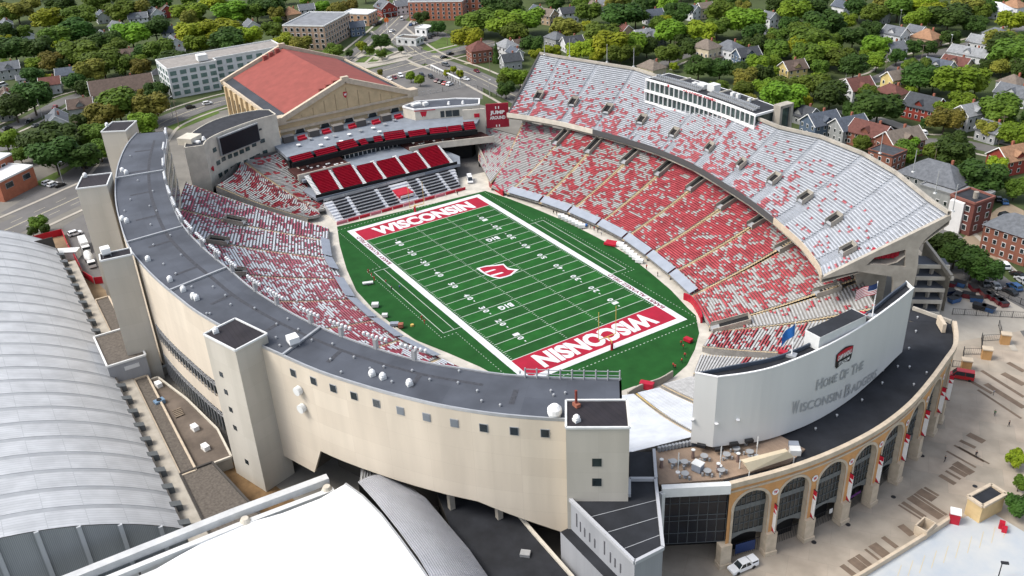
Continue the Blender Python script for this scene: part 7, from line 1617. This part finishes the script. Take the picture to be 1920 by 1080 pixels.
# trucks on the site drive
def truck(px, py, h2, kind, lab):
    p, q = P(px, py, 0), P(*h2, 0); d = (q-p); d.z = 0; d.normalize(); a = math.atan2(d.y, d.x); n = V3(-d.y, d.x, 0); t = thing('truck', lab, 'truck', p)
    if kind == 'box': MB().box(p-d*.8+V3(0, 0, 2.0), (7.2, 2.4, 2.6), a).build('cargo_box', 'offw', t)
    else:
        m = MB(); c = p-d*.8+V3(0, 0, 2.3); N_ = 12; prs = [(-3.0, .6), (-2.0, 1.15), (0, 1.4), (1.6, 1.1), (2.6, .5)]
        rg = [[c+d*x+(n*math.cos(k*2*math.pi/N_)+V3(0, 0, 1)*math.sin(k*2*math.pi/N_))*r+V3(0, 0, -x*.18) for k in range(N_)] for x, r in prs]
        for i in range(4):
            for k in range(N_): m.face([rg[i][k], rg[i+1][k], rg[i+1][(k+1) % N_], rg[i][(k+1) % N_]])
        m.face(rg[0]); m.face(rg[-1][::-1]); m.build('mixer_drum', 'offw', t)
    MB().box(p+d*3.9+V3(0, 0, 1.5), (1.9, 2.3, 2.0), a).build('cab', 'white', t); MB().box(p+d*4.4+V3(0, 0, 1.9), (1.1, 2.32, .8), a).build('windscreen', 'glass', t); MB().box(p+V3(0, 0, .7), (8.2, 1.6, .3), a).build('chassis', 'black', t)
    for s in (-1, 1):
        for x in (-3, -1.8, 3.4): MB().box(p+d*x+n*s*1.05+V3(0, 0, .5), (1.0, .35, 1.0), a).build('wheel', 'black', t)
truck(160, 466, (168, 482), 'box', 'white box lorry on the drive beside the red site fence'); truck(170, 494, (177, 508), 'mixer', 'concrete mixer lorry beside the red site fence')
# ---------------------------------------------------------------- building site bits
for px, nm in (([(-20, 482), (0, 474), (60, 456), (118, 441)], 'long red panel fence round the building site'), ([(118, 441), (130, 470), (150, 503), (157, 520), (178, 533), (198, 531)], 'red panel fence running down beside the site drive')):
    pts = [tuple(P(x, y, 0)[:2]) for x, y in px]; t = thing('site_fence', nm, 'fence', (*pts[0], 0)); MB().wall(pts, 0, 2.4, .15, 0, 1).build('panels', mat('fence red', (.42, .015, .03), .5), t)
    m = MB()
    for p in pts: m.bar((*p, 0), (*p, 2.6), .2)
    m.build('posts', 'steel', t)
for (x, y, l, w_, h, a, mt, lab) in ((120, 470, 9, 3.4, 2.8, 60, 'offw', 'cream site container on the building site'), (68, 500, 9, 7, 2.6, 25, mat('tent', (.42, .43, .42), .6), 'grey canvas tent on the building site'), (38, 508, 7, 5, 2.2, 20, MATS['tent'], 'smaller grey canvas tent at the arena roof edge')):
    p = P(x, y, h); p.z = 0; t = thing('site_shelter', lab, 'shelter', p); MB().box(p+V3(0, 0, h/2-.1), (l, w_, h-.2), D_(a)).build('walls', mt, t); MB().box(p+V3(0, 0, h+.05), (l+.3, w_+.3, .2), D_(a)).build('roof', 'offw' if mt == 'offw' else mt, t)
pbin(110, 487, 'red portable toilet beside the cream site container', .9); pbin(123, 500, 'red portable toilet near the red fence corner', .9)
p = P(66, 462, 0); t = thing('rubble_pile', 'pale heap of rubble and sheets inside the red site fence', 'heap', p); m = MB()
for k in range(14): m.box(p+V3(random.uniform(-2, 2), random.uniform(-2, 2), random.uniform(.2, .8)), (random.uniform(.6, 2), random.uniform(.5, 1.4), .4), random.random()*3)
m.build('slabs', 'offw', t)
# ---------------------------------------------------------------- refuse skips at the right
SK = None
def skip(px, py, a, col, lab):
    global SK
    p = P(px, py, .6); p.z = 0; t = thing('refuse_skip', lab, 'skip', p, 'skips in the yard behind the arcade'); m = MB(); R = Matrix.Rotation(D_(a), 3, 'Z')
    b_ = [(-1.7, -1.0), (1.7, -1.0), (1.7, 1.0), (-1.7, 1.0)]; lo = [p+R@V3(x*.88, y*.9, .2) for x, y in b_]; hi = [p+R@V3(x, y, 1.5) for x, y in b_]
    for i in range(4): m.face([lo[i], lo[(i+1) % 4], hi[(i+1) % 4], hi[i]])
    m.face(lo[::-1]); m.build('body', carm({'blue': 'blue', 'red': 'maroon', 'black': 'black', 'navy': 'navy'}[col]), t); MB().box(p+V3(0, 0, 1.55), (3.4, 2.0, .1), D_(a)).build('lid', 'black', t)
for x, y, a, c in ((1779, 549, 70, 'navy'), (1789, 563, 80, 'blue'), (1781, 533, 10, 'red'), (1799, 533, 15, 'blue'), (1826, 541, 150, 'red'), (1816, 555, 30, 'red'), (1830, 562, 40, 'blue'), (1847, 552, 150, 'red'), (1859, 557, 150, 'red'), (1872, 565, 150, 'red'), (1880, 569, 150, 'red'), (1836, 576, 20, 'black'), (1853, 580, 10, 'blue'), (1795, 556, 100, 'black')): skip(x, y, a, c, '%s refuse skip in the yard behind the arcade' % {'red': 'maroon', 'navy': 'dark navy'}.get(c, c))
def fence(px, lab, h=2.0, sp=3.0, mt='black', z=0., rails=(.2, 1.9)):
    pts = [P(x, y, z) for x, y in px]; t = thing('metal_fence', lab, 'fence', pts[0]); m = MB(); pm = MB()
    for i in range(len(pts)-1):
        a, b_ = pts[i], pts[i+1]; L = (b_-a).length; n_ = max(1, int(L/sp))
        for r in rails: m.bar(a+V3(0, 0, r), b_+V3(0, 0, r), .07)
        for k in range(n_+1): q_ = a.lerp(b_, k/n_); pm.bar(q_, q_+V3(0, 0, h), .12)
        k_ = int(L/.45)
        for k in range(k_): q_ = a.lerp(b_, (k+.5)/k_); m.bar(q_+V3(0, 0, rails[0]), q_+V3(0, 0, rails[1]), .025)
    m.build('rails', mt, t); pm.build('posts', mt, t)
fence([(1785, 590), (1920, 597)], 'black metal fence between the skip yard and the plaza'); fence([(1848, 540), (1935, 582)], 'black metal fence along the street behind the skips')
fence([(1785, 688), (1803, 690), (1806, 662)], 'black gate railing nearest the arcade end'); fence([(1806, 665), (1840, 665), (1840, 636)], 'black gate railing between two tan pillars'); fence([(1842, 640), (1878, 638), (1872, 612)], 'black gate railing nearest the skip yard')
for x, y in ((1810, 693), (1848, 672), (1883, 644)):
    p = P(x, y, 0); t = thing('gate_pillar', 'square tan gate pillar with a pale cap on the plaza', 'pillar', p, 'gate pillars'); MB().box(p+V3(0, 0, 1.4), (2.2, 1.6, 2.8), .7).build('shaft', mat('pillar tan', (.42, .24, .10), .8, .1, .5), t); MB().box(p+V3(0, 0, 2.95), (2.5, 1.9, .3), .7).build('cap', 'stone', t)
fence([(896, 168), (922, 180), (950, 186)], 'dark fence along the walk behind the terrace pavilion'); fence([(785, 180), (830, 172), (893, 160)], 'pale mesh fence at the near side of the parking lot', 2.2, 3, 'steel')
wl = thing('white_pergola', 'long white pergola between the parking lot and the road', 'pergola', P(810, 124, 0)); m = MB(); a, b_ = P(808, 122, 3), P(862, 148, 3); m.bar(a, b_, 1.0, .3)
for k in range(12): q_ = a.lerp(b_, k/11); m.bar(V3(q_.x, q_.y, 0), q_, .3)
m.build('frame', 'offw', wl)
# low garden walls of the corner park
for px in ([(668, 112), (690, 106), (712, 110), (735, 104), (752, 98)], [(690, 120), (720, 117), (745, 110), (768, 106)], [(700, 112), (722, 112), (728, 106)]):
    ln = smooth_line(LP(px, 0), 14); t = thing('garden_wall', 'curving pale garden wall in the corner park beyond the arena', 'wall', (*ln[0], 0), 'curving walls of the corner park'); MB().wall(ln, 0, .8, .6, 0, 1).build('wall_body', 'conc_l', t)
# ---------------------------------------------------------------- poles
def pole(bx, by, h, lab, lamp=True, mt='wood'):
    p = P(bx, by, 0); t = thing('street_lamp' if lamp else 'utility_pole', lab, 'lamp post' if lamp else 'pole', p, 'poles along the streets'); MB().cyl(p, .17, h, 6, 0, .1).build('pole', mt, t)
    if lamp: m = MB(); e = p+V3(0, 0, h-.1); f = e+V3(-1.2, 1.4, .3); m.bar(e, f, .1); m.build('arm', 'grey', t); MB().box(f, (.9, .45, .25), .8).build('lamp_head', 'lum', t)
    else: MB().bar(p+V3(-.9, -.9, h-.6), p+V3(.9, .9, h-.6), .16).build('crossarm', 'wood', t)
for bx, by, h, lp in ((80, 222, 11, 1), (336, 238, 13, 0), (325, 222, 10, 1), (1725, 128, 12, 0), (1780, 100, 9, 1), (1586, 146, 8, 1), (1658, 146, 12, 0), (1686, 50, 9, 1), (1872, 272, 12, 0), (919, 140, 10, 0), (1265, 112, 10, 0), (839, 84, 9, 0), (740, 96, 9, 1), (761, 105, 9, 1), (918, 182, 8, 1), (698, 78, 8, 1), (118, 342, 8, 1), (150, 262, 9, 0), (1750, 315, 9, 0), (1810, 110, 9, 0)): pole(bx, by, h, 'tall %s beside the street' % ('street lamp' if lp else 'wooden utility pole'), lp, 'steel' if lp else 'wood')
p = P(1870, 1088, 0); t = thing('street_lamp', 'black parking deck lamp at the bottom right corner', 'lamp post', p); MB().cyl(p, .12, 4.4, 6, 0, .09).build('pole', 'black', t); MB().box(p+V3(.3, .3, 4.4), (1.3, .6, .25), .8).build('lamp_head', 'black', t)
# ---------------------------------------------------------------- people
def person_mesh(name, pose):
    """one continuous skinned body, 1.78 m"""
    J = {'pel': (0, 0, .95), 'chest': (.02, 0, 1.3), 'neck': (.02, 0, 1.5), 'head': (.04, 0, 1.66), 'top': (.03, 0, 1.74)}
    for s, n in ((1, 'l'), (-1, 'r')):
        st = s*pose.get('stride', .0); J['hip'+n] = (0, s*.1, .9); J['knee'+n] = (st*.5+.03, s*.11, .5); J['ank'+n] = (st, s*.11, .09); J['toe'+n] = (st+.16, s*.12, .04)
        J['sho'+n] = (.02, s*.19, 1.44); ar_ = pose.get('arm'+n, (0, 0)); J['elb'+n] = (.02+ar_[0]*.5, s*.25, 1.17+ar_[1]*.4); J['wri'+n] = (.05+ar_[0], s*.26, .93+ar_[1]); J['hand'+n] = (.07+ar_[0]*1.1, s*.26, .85+ar_[1]*1.1)
    E_ = [('pel', 'chest'), ('chest', 'neck'), ('neck', 'head'), ('head', 'top')]
    for n in 'lr': E_ += [('pel', 'hip'+n), ('hip'+n, 'knee'+n), ('knee'+n, 'ank'+n), ('ank'+n, 'toe'+n), ('chest', 'sho'+n), ('sho'+n, 'elb'+n), ('elb'+n, 'wri'+n), ('wri'+n, 'hand'+n)]
    K = list(J); me = bpy.data.meshes.new('p'); me.from_pydata([J[k] for k in K], [(K.index(a), K.index(b)) for a, b in E_], []); ob = bpy.data.objects.new('p', me); C.objects.link(ob)
    ob.modifiers.new('s', 'SKIN'); R_ = {'pel': .15, 'chest': .16, 'neck': .06, 'head': .105, 'top': .08, 'hip': .10, 'knee': .07, 'ank': .05, 'toe': .04, 'sho': .075, 'elb': .05, 'wri': .035, 'hand': .04}
    for i, k in enumerate(K):
        r = R_.get(k, R_.get(k[:-1], .06)); me.skin_vertices[0].data[i].radius = (r, r); me.skin_vertices[0].data[i].use_root = (k == 'pel')
    ob.modifiers.new('d', 'SUBSURF').levels = 1; dg = bpy.context.evaluated_depsgraph_get(); dg.update(); out_me = bpy.data.meshes.new_from_object(ob.evaluated_get(dg)); bpy.data.objects.remove(ob); bpy.data.meshes.remove(me); return out_me
POSES = [person_mesh('a', {'stride': .22, 'arml': (.18, .05), 'armr': (-.15, .03)}), person_mesh('b', {'stride': .04, 'arml': (.22, .25), 'armr': (.05, .0)}), person_mesh('c', {'stride': .12, 'arml': (.05, 0), 'armr': (.3, .3)})]
def clothmat(c): n = 'cloth %.2f %.2f %.2f' % c; return mat(n, c, .8)
PM = {}
def person(px, py, top, bot, lab, k=0, a=0., z=0.):
    key = (k, top, bot)
    if key not in PM:
        me = POSES[k].copy(); me.materials.clear()
        for m_ in (M['skin'], clothmat(top), clothmat(bot), M['hair'], M['black']): me.materials.append(m_)
        for p in me.polygons:
            zc = sum(me.vertices[v].co.z for v in p.vertices)/len(p.vertices); yc = abs(sum(me.vertices[v].co.y for v in p.vertices)/len(p.vertices)); xc = sum(me.vertices[v].co.x for v in p.vertices)/len(p.vertices)
            p.material_index = 3 if (zc > 1.66 or (zc > 1.58 and xc < .02)) else 0 if zc > 1.47 else 1 if (zc > .98 and yc < .3) else 0 if yc > .2 and zc < 1.02 and zc > .7 else 2 if zc > .12 else 4
        PM[key] = me
    o = bpy.data.objects.new('person', PM[key]); C.objects.link(o); q = P(px, py, 0); o.location = (q.x, q.y, .04+z); o.rotation_euler.z = a; tag(o, lab, 'person')
RD, BK, WH, BL = (.45, .03, .03), (.03, .03, .035), (.6, .6, .6), (.04, .10, .35)
for i, (x, y, t_, b_, lab, k) in enumerate([(691, 513, RD, RD, 'person in red standing by the far left sideline bench', 0), (697, 520, RD, RD, 'person in red beside the left sideline rack', 1), (702, 527, RD, RD, 'person in red leading off from the sideline rack', 2), (724, 533, RD, BK, 'person in red on the line of the left restraining box', 0), (750, 543, BL, BK, 'person in blue inside the left restraining box', 1), (791, 600, RD, RD, 'person in red on the left turf near midfield', 0), (796, 608, RD, RD, 'person in red nearer the camera of the left turf pair', 2),
    (1277, 648, RD, BK, 'person in red beside the red equipment rack', 0), (1281, 655, RD, BK, 'person in red just below the red equipment rack', 1), (1284, 671, RD, BK, 'person in red on the far edge of the near turf', 2), (1278, 681, RD, BK, 'person in red walking near the turf edge', 0), (1262, 690, RD, BK, 'person in red next to the near wall, left one', 1), (1266, 693, RD, BK, 'person in red next to the near wall, right one', 2),
    (1771, 866, BK, BK, 'person in black crossing the plaza by the striped paving', 0), (1829, 857, BK, BK, 'person in black walking the plaza striped paving', 2), (1862, 741, (.2, .22, .25), BK, 'person in grey on the far plaza', 1), (1864, 780, (.05, .12, .06), BK, 'person in dark green on the plaza', 0), (1891, 800, BK, BK, 'person in black near the right edge of the plaza', 2),
    (777, 98, BK, BK, 'person crossing the road near the corner park', 0), (791, 95, BK, BK, 'person waiting at the far kerb of the junction', 1), (796, 124, BK, BK, 'person on the pavement by the white pergola', 0), (1146, 425, BK, WH, 'person in black on the right hand track', 1), (1038, 402, BK, BK, 'person in black by the white carts', 0), (1044, 404, BK, BK, 'second person in black by the white carts', 2), (1050, 406, WH, BK, 'person in white by the white carts', 1),
    (1107, 430, BK, BK, 'person in black at the right sideline', 0), (1114, 433, RD, BK, 'person in red at the right sideline', 1), (1121, 437, BK, BK, 'dark clad person at the right sideline by the red mat', 2), (1128, 441, WH, BK, 'person in white at the right sideline', 0), (1212, 505, RD, BK, 'person in red on the track below the sixth cover', 1), (1233, 519, BK, BK, 'person in black on the track by the pads', 0), (858, 366, BK, BK, 'person in black at the far end line', 0), (735, 545, BK, BK, 'person in black between the left boxes', 2)]):
    person(x, y, t_, b_, lab, k, i*1.3)
# sideline equipment
def cart(px, py, mt, lab, s=(2.2, 1.2, 1.1), a=1.0, nm='equipment_cart', cat='cart'):
    p = P(px, py, 0); t = thing(nm, lab, cat, p); MB().box(p+V3(0, 0, .35+s[2]/2), s, a).build('box', mt, t); m = MB()
    for i in (-1, 1):
        for j in (-1, 1): m.cyl(p+V3(i*s[0]*.35, j*s[1]*.3, 0), .15, .35, 6)
    m.build('feet', 'black', t)
for i in range(7): cart(1052+i*6.5, 409+i*3.2, 'white', 'white covered equipment cart beside the right hand track')
for i in range(7): cart(1163+i*6, 462+i*5.2, 'white', 'white covered bench unit farther along the right hand track', (2.4, 1.3, 1.0), .6)
cart(1146, 459, 'red', 'flat red mat cart on the right hand track', (4.0, 3.0, .6), .5, 'red_mat', 'mat'); cart(1093, 424, 'blue', 'flat blue mat on the right hand track', (3.0, 1.6, .3), .8, 'blue_mat', 'mat')
cart(704, 576, 'offw', 'white cart on the left hand track', (2.0, 1.6, 1)); cart(722, 595, 'offw', 'small white cart on the left hand track', (1.6, 1.2, .8)); cart(752, 615, 'brickm' if 'brickm' in M else MATS['brick'], 'round brown crate on the left hand track', (1.4, 1.4, 1.1)); cart(740, 611, 'tarp', 'grey crate on the left hand track', (2.4, 1.4, .7))
cart(1290, 641, 'red', 'red equipment rack on the near right turf corner', (2.2, 1.4, .8), .2, 'equipment_rack', 'rack'); cart(690, 533, 'offw', 'white tubular rack on the left turf edge', (3.2, 1.2, .4), 1.2, 'equipment_rack', 'rack')
p = P(773, 611, 0); m = MB(); m.cyl(p, .55, .5, 10, 0, .5); tag(m.build('yellow_tub', 'yellow'), 'small yellow tub at the edge of the left turf', 'tub')
# red pads on the field walls
for px, lab in (([(917, 350), (934, 362), (943, 368)], 'red padded wall at the far right corner of the field'), ([(1281, 562), (1294, 568), (1304, 582), (1312, 598), (1313, 606)], 'red padded wall curving round the near right corner of the field')):
    ln = smooth_line(LP(px, 0), 10); t = thing('padded_wall', lab, 'padding', (*ln[0], 0)); MB().wall(ln, 0, 2.1, .5, 0, 1).build('pads', 'red', t)
for px, lab in (([(1178, 748), (1200, 735), (1238, 722), (1262, 708)], 'grey concrete field wall along the near end'), ):
    ln = smooth_line(LP(px, 0), 10); t = thing('field_wall', lab, 'wall', (*ln[0], 0)); MB().wall(ln, 0, 2.0, .4, 0, 1).build('wall_body', 'conc', t)
    c = ln[4]; MB().box((c[0], c[1]+.2, 1.3), (3.4, 1.6, 1.7), .6).build('tunnel_hood', 'club', t)
# ---------------------------------------------------------------- terrace furniture on the arcade
def table(px, py, lab):
    p = P(px, py, 18.95); t = thing('terrace_table', lab, 'table', p, 'round metal tables on the timber terrace'); MB().cyl(p+V3(0, 0, .95), .75, .07, 12).build('table_top', 'grey', t); MB().cyl(p, .09, .95, 6).build('stem', 'grey', t); MB().cyl(p, .4, .05, 8).build('base', 'grey', t)
    for k in range(3): a = k*2.1+px; q_ = p+V3(math.cos(a)*1.0, math.sin(a)*1.0, 0); s_ = tag(MB().cyl(q_, .18, .7, 8, 0, .22).build('bar_stool', 'grey'), 'grey stool beside a round terrace table', 'stool', 'stools on the timber terrace')
for x, y in ((1262, 872), (1320, 862), (1362, 859), (1352, 888), (1326, 890), (1380, 848), (1405, 854), (1283, 873), (1284, 895)): table(x, y, 'round grey metal table on the timber terrace')
for x, y, lab in ((1299, 858, 'slim pedestal planter'), (1383, 865, 'slim pedestal planter'), (1346, 884, 'slim pedestal planter'), (1240, 876, 'slim pedestal planter')):
    p = P(x, y, 18.95); t = thing('pedestal', 'slim brown pedestal standing on the timber terrace', 'pedestal', p, 'pedestals on the timber terrace'); MB().cyl(p, .35, 1.8, 8, 0, .25).build('column', mat('pedestal brown', (.20, .14, .12), .7), t); MB().cyl(p+V3(0, 0, 1.8), .4, .12, 8).build('cap', 'offw', t)
for x, y in ((1271, 886), (1350, 874), (1418, 855)):
    p = P(x, y, 18.95); t = thing('parasol', 'closed grey parasol on a white pole on the timber terrace', 'parasol', p, 'closed parasols on the timber terrace'); MB().cyl(p, .07, 4.6, 6).build('pole', 'offw', t); MB().cyl(p+V3(0, 0, 2.2), .13, 2.3, 6, 0, .1).build('folded_canopy', 'offw', t); MB().cyl(p, .45, .15, 8).build('base', 'white', t)
for x, y in ((1308, 882), ): p = P(x, y, 18.95); t = thing('service_cart', 'grey metal service cart in the middle of the timber terrace', 'cart', p); MB().box(p+V3(0, 0, .9), (1.8, 1.5, 1.6), .3).build('body', 'tarp', t); MB().box(p+V3(0, 0, 1.75), (2.0, 1.7, .12), .3).build('top', 'offw', t)
cn = [P(1388, 862, 21), P(1472, 841, 21), P(1489, 857, 20.4), P(1405, 885, 20.4)]; t = thing('canvas_awning', 'long cream canvas awning at the edge of the timber terrace', 'awning', V3(cn[0].x, cn[0].y, 18.9)); rd_ = [P(1397, 868, 22.2), P(1478, 846, 22.2)]
m = MB(); m.face([cn[0], cn[1], rd_[1], rd_[0]][::-1]); m.face([cn[3], cn[2], rd_[1], rd_[0]]); m.face([cn[1], cn[2], rd_[1]]); m.face([cn[0], rd_[0], cn[3]]); m.build('canvas', mat('canvas', (.62, .53, .38), .8, .06, .4), t)
m = MB()
for c in cn: m.bar(V3(c.x, c.y, 18.9), c, .15)
m.build('poles', 'offw', t)
p = P(1490, 850, 18.9); t = thing('roof_unit', 'pale blue and white air unit beside the cream awning', 'air unit', p); MB().box(p+V3(0, 0, .6), (2.0, 1.6, 1.2), .9).build('casing', 'offw', t); MB().box(p+V3(-1.4, 1.2, .5), (1.8, 1.4, 1.0), .9).build('pump', 'tarp', t)
for x, y in ((1720, 597), (1704, 655), (1717, 623), (1683, 689), (1705, 690), (1737, 701), (1713, 723), (1654, 720), (1616, 752), (1569, 781), (1529, 806)): roofvent(x, y, 18.62, 's', 0)
for k in range(12):   # chairs along the terrace rail
    p = P(1236+k*6.5, 846-k*1.3, 18.95); t = tag(MB().box(p+V3(0, 0, .5), (.6, .6, 1.0), .4).build('terrace_chair', 'grey'), 'grey chair in the row along the terrace rail', 'chair', 'chairs along the terrace rail')
# terrace furniture on the far deck: tables, chairs, umbrellas in red
rndf = random.Random(3)
for i, (x, y) in enumerate(((582, 263), (602, 275), (628, 258), (655, 255), (676, 248), (700, 243), (722, 236), (640, 268), (690, 232), (560, 275), (740, 228), (612, 262), (668, 236), (712, 250))):
    p = P(x, y, ZD); t = thing('deck_table', 'round white table on the grey terrace below the gable', 'table', p, 'tables on the far terrace'); MB().cyl(p+V3(0, 0, .8), .9, .08, 8).build('table_top', 'white' if i % 2 else 'grey', t); MB().cyl(p, .1, .8, 6).build('stem', 'grey', t)
for i, (x, y) in enumerate(((567, 262), (613, 250), (662, 240), (706, 232), (748, 222))):
    p = P(x, y, ZD); t = thing('red_lounge', 'red lounge seat group in front of an arched window of the gable', 'seat', p, 'red lounge seats on the far terrace'); MB().box(p+V3(0, 0, .45), (1.6, 3.4, .9), .1).build('seat', 'red', t); MB().box(p+V3(-.9, 0, .8), (.4, 3.4, 1.5), .1).build('backrest', 'red', t)
for i, (x, y) in enumerate(((541, 266), (589, 255), (634, 245), (676, 236), (724, 226))):
    p = P(x, y, ZD); t = thing('bar_hut', 'dark serving hut against the gable wall on the far terrace', 'hut', p, 'dark huts on the far terrace'); MB().box(p+V3(0, 0, 1.2), (2.4, 4.2, 2.4), 0).build('counter', mat('hut dark', (.09, .08, .075), .7), t); MB().box(p+V3(0, 0, 2.5), (2.8, 4.6, .15), 0).build('hut_roof', mat('hut roof', (.18, .17, .16), .6), t)
# toilets inside the deck frame opening and service ramps under the deck
a = P(1655, 492, 14); 
rs = thing('service_ramps', 'stack of concrete ramps and dark slots behind the near end of the upper deck', 'ramp', (108, 70, 0)); m = MB(); dk_ = MB()
for k in range(5):
    z = 12.5-k*2.7; a_, b_ = P(1722-k*4, 497+k*22, z), P(1782-k*5+(12 if k == 1 else 0), 498+k*22, z); n_ = V3(0, 0, 1); d = (b_-a_).normalized(); q_ = V3(-d.y, d.x, 0)
    m.face([a_, b_, b_+V3(0, 0, -1.0), a_+V3(0, 0, -1.0)]); m.face([a_, a_+q_*.5, b_+q_*.5, b_]); dk_.face([a_+q_*.5+V3(0, 0, -.3), a_+q_*7+V3(0, 0, -.3), b_+q_*5+V3(0, 0, -.3), b_+q_*.5+V3(0, 0, -.3)])
m.build('ramp_edges', 'conc_l', rs); dk_.build('ramp_surfaces', mat('ramp grey', (.10, .11, .13), .8, .2, .3), rs)
c = [P(1735, 455, 14), P(1752, 470, 14), P(1782, 520, 9), P(1720, 520, 9)]
m = MB(); m.bar(P(1733, 452, 16), P(1783, 518, 11), .8, 1.2); m.build('outer_edge', 'conc', rs)
m = MB(); a_, b_ = P(1733, 452, 16), P(1783, 518, 11); m.face([(a_.x, a_.y, 0), (b_.x, b_.y, 0), b_, a_]); m.face([(b_.x, b_.y, 0), (a_.x, a_.y, 0), a_, b_]); m.build('rear_wall', 'conc', rs)
m = MB()
for k in range(5):
    z = 12.5-k*2.7
    for (x, y) in ((1722-k*4, 497+k*22), (1750-k*4, 497+k*22), (1779-k*5, 498+k*22)): p = P(x, y, z)+nE*-0.0; m.box(V3(p.x-.5, p.y+.6, (z-1.2)/2), (.8, .8, z-1.2))
m.build('ramp_piers', 'conc', rs)
m = MB()
for k in range(6):
    p = TOI[k]+V3(0, 0, 1.0); tag(MB().box(p, (1.3, 1.3, 2.6), .5).build('portable_toilet', 'red'), 'red portable toilet in the row inside the deck support frame', 'portable toilet', 'red toilets in the deck frame')
# ---------------------------------------------------------------- labels that single each thing out
LM = [(120, 290, 'the brick firehouse trees'), (230, 160, 'the long brown roofed hall'), (400, 130, 'the white apartment block'), (90, 80, 'the upper left houses'), (70, 200, 'the left hand street'), (590, 50, 'the grey and tan block'), (710, 90, 'the corner park'), (790, 145, 'the parking lot'), (830, 25, 'the orange brick dormitory'), (910, 90, 'the hipped brick house'), (560, 15, 'the top houses by the boulevard'), (1060, 60, 'the far end of the upper deck'), (1210, 50, 'the white houses beyond the deck'), (1350, 90, 'the porched houses behind the press box'), (1480, 170, 'the press box stair frame'), (1500, 60, 'the dense grove'), (1610, 155, 'the white house with the maroon roof'), (1680, 150, 'the yellow house'), (1740, 70, 'the orange roofed house'), (1735, 195, 'the red house with the dark roof'), (1825, 205, 'the white gabled house'), (1870, 80, 'the pale grey roofs'), (1780, 20, 'the top right street'), (1760, 320, 'the big hipped grey roof'), (1800, 480, 'the skip yard'), (1890, 340, 'the right edge street'), (1905, 920, 'the tan stair building'), (330, 25, 'the white gabled row'), (1880, 430, 'the brick lot'), (980, 40, 'the middle top trees'), (1640, 250, 'the brick house row')]
def near_lm(o):
    x, y = proj((o.location.x, o.location.y, 4)); return min(LM, key=lambda l: (l[0]-x)**2+((l[1]-y)*1.5)**2)[2]
for t in TREES:
    h = t.children[0].scale.x if t.children else 4; sz = 'large' if h > 6.5 else 'medium' if h > 4.2 else 'small'
    t['label'] = '%s %s %s near %s' % (sz, TNAME[t['_tone']], 'leafy tree' if 'tree' in t.name else 'conifer', near_lm(t))
for h in HOUSES: 
    if 'hall' not in h['label']: h['label'] = h['label']+' near '+near_lm(h)
ORD = ['', 'first', 'second', 'third', 'fourth', 'fifth', 'sixth', 'seventh', 'eighth', 'ninth', 'tenth', 'eleventh', 'twelfth', 'thirteenth', 'fourteenth', 'fifteenth', 'sixteenth', 'seventeenth', 'eighteenth', 'nineteenth', 'twentieth']
NOORD = ('vent_pipe', 'bar_stool', 'terrace_chair', 'portable_toilet')
from collections import defaultdict
G = defaultdict(list)
for o in bpy.data.objects:
    if o.parent is None and 'label' in o: G[o['label']].append(o)
bpy.context.view_layer.update()
for lab, os_ in G.items():
    if len(os_) < 2: continue
    if len(os_) > 20 or os_[0].name.split('.')[0] in NOORD:
        for o in os_: o['group'] = o.get('group', 'look-alikes: '+lab[:30])
        continue
    def px(o):
        p = o.matrix_world.translation
        if o.type == 'MESH' and p.length < .01: p = o.matrix_world @ (sum((Vector(c) for c in o.bound_box), Vector())/8)
        return proj(p)[0]
    os_.sort(key=px); n = len(os_)
    for i, o in enumerate(os_):
        w_ = 'leftmost' if i == 0 else 'rightmost' if i == n-1 else ORD[i+1]+' from left'
        base = lab.split(); o['label'] = ' '.join(base[:12])+', '+w_
for o in bpy.data.objects:
    if o.parent is not None or o.get('kind') == 'structure':
        for k in ('category',):
            if k in o and o.parent is not None: del o[k]
    for k in ('_tone', '_o'):
        if k in o: del o[k]
    if o.get('kind') == 'structure' and 'label' in o: del o['label']
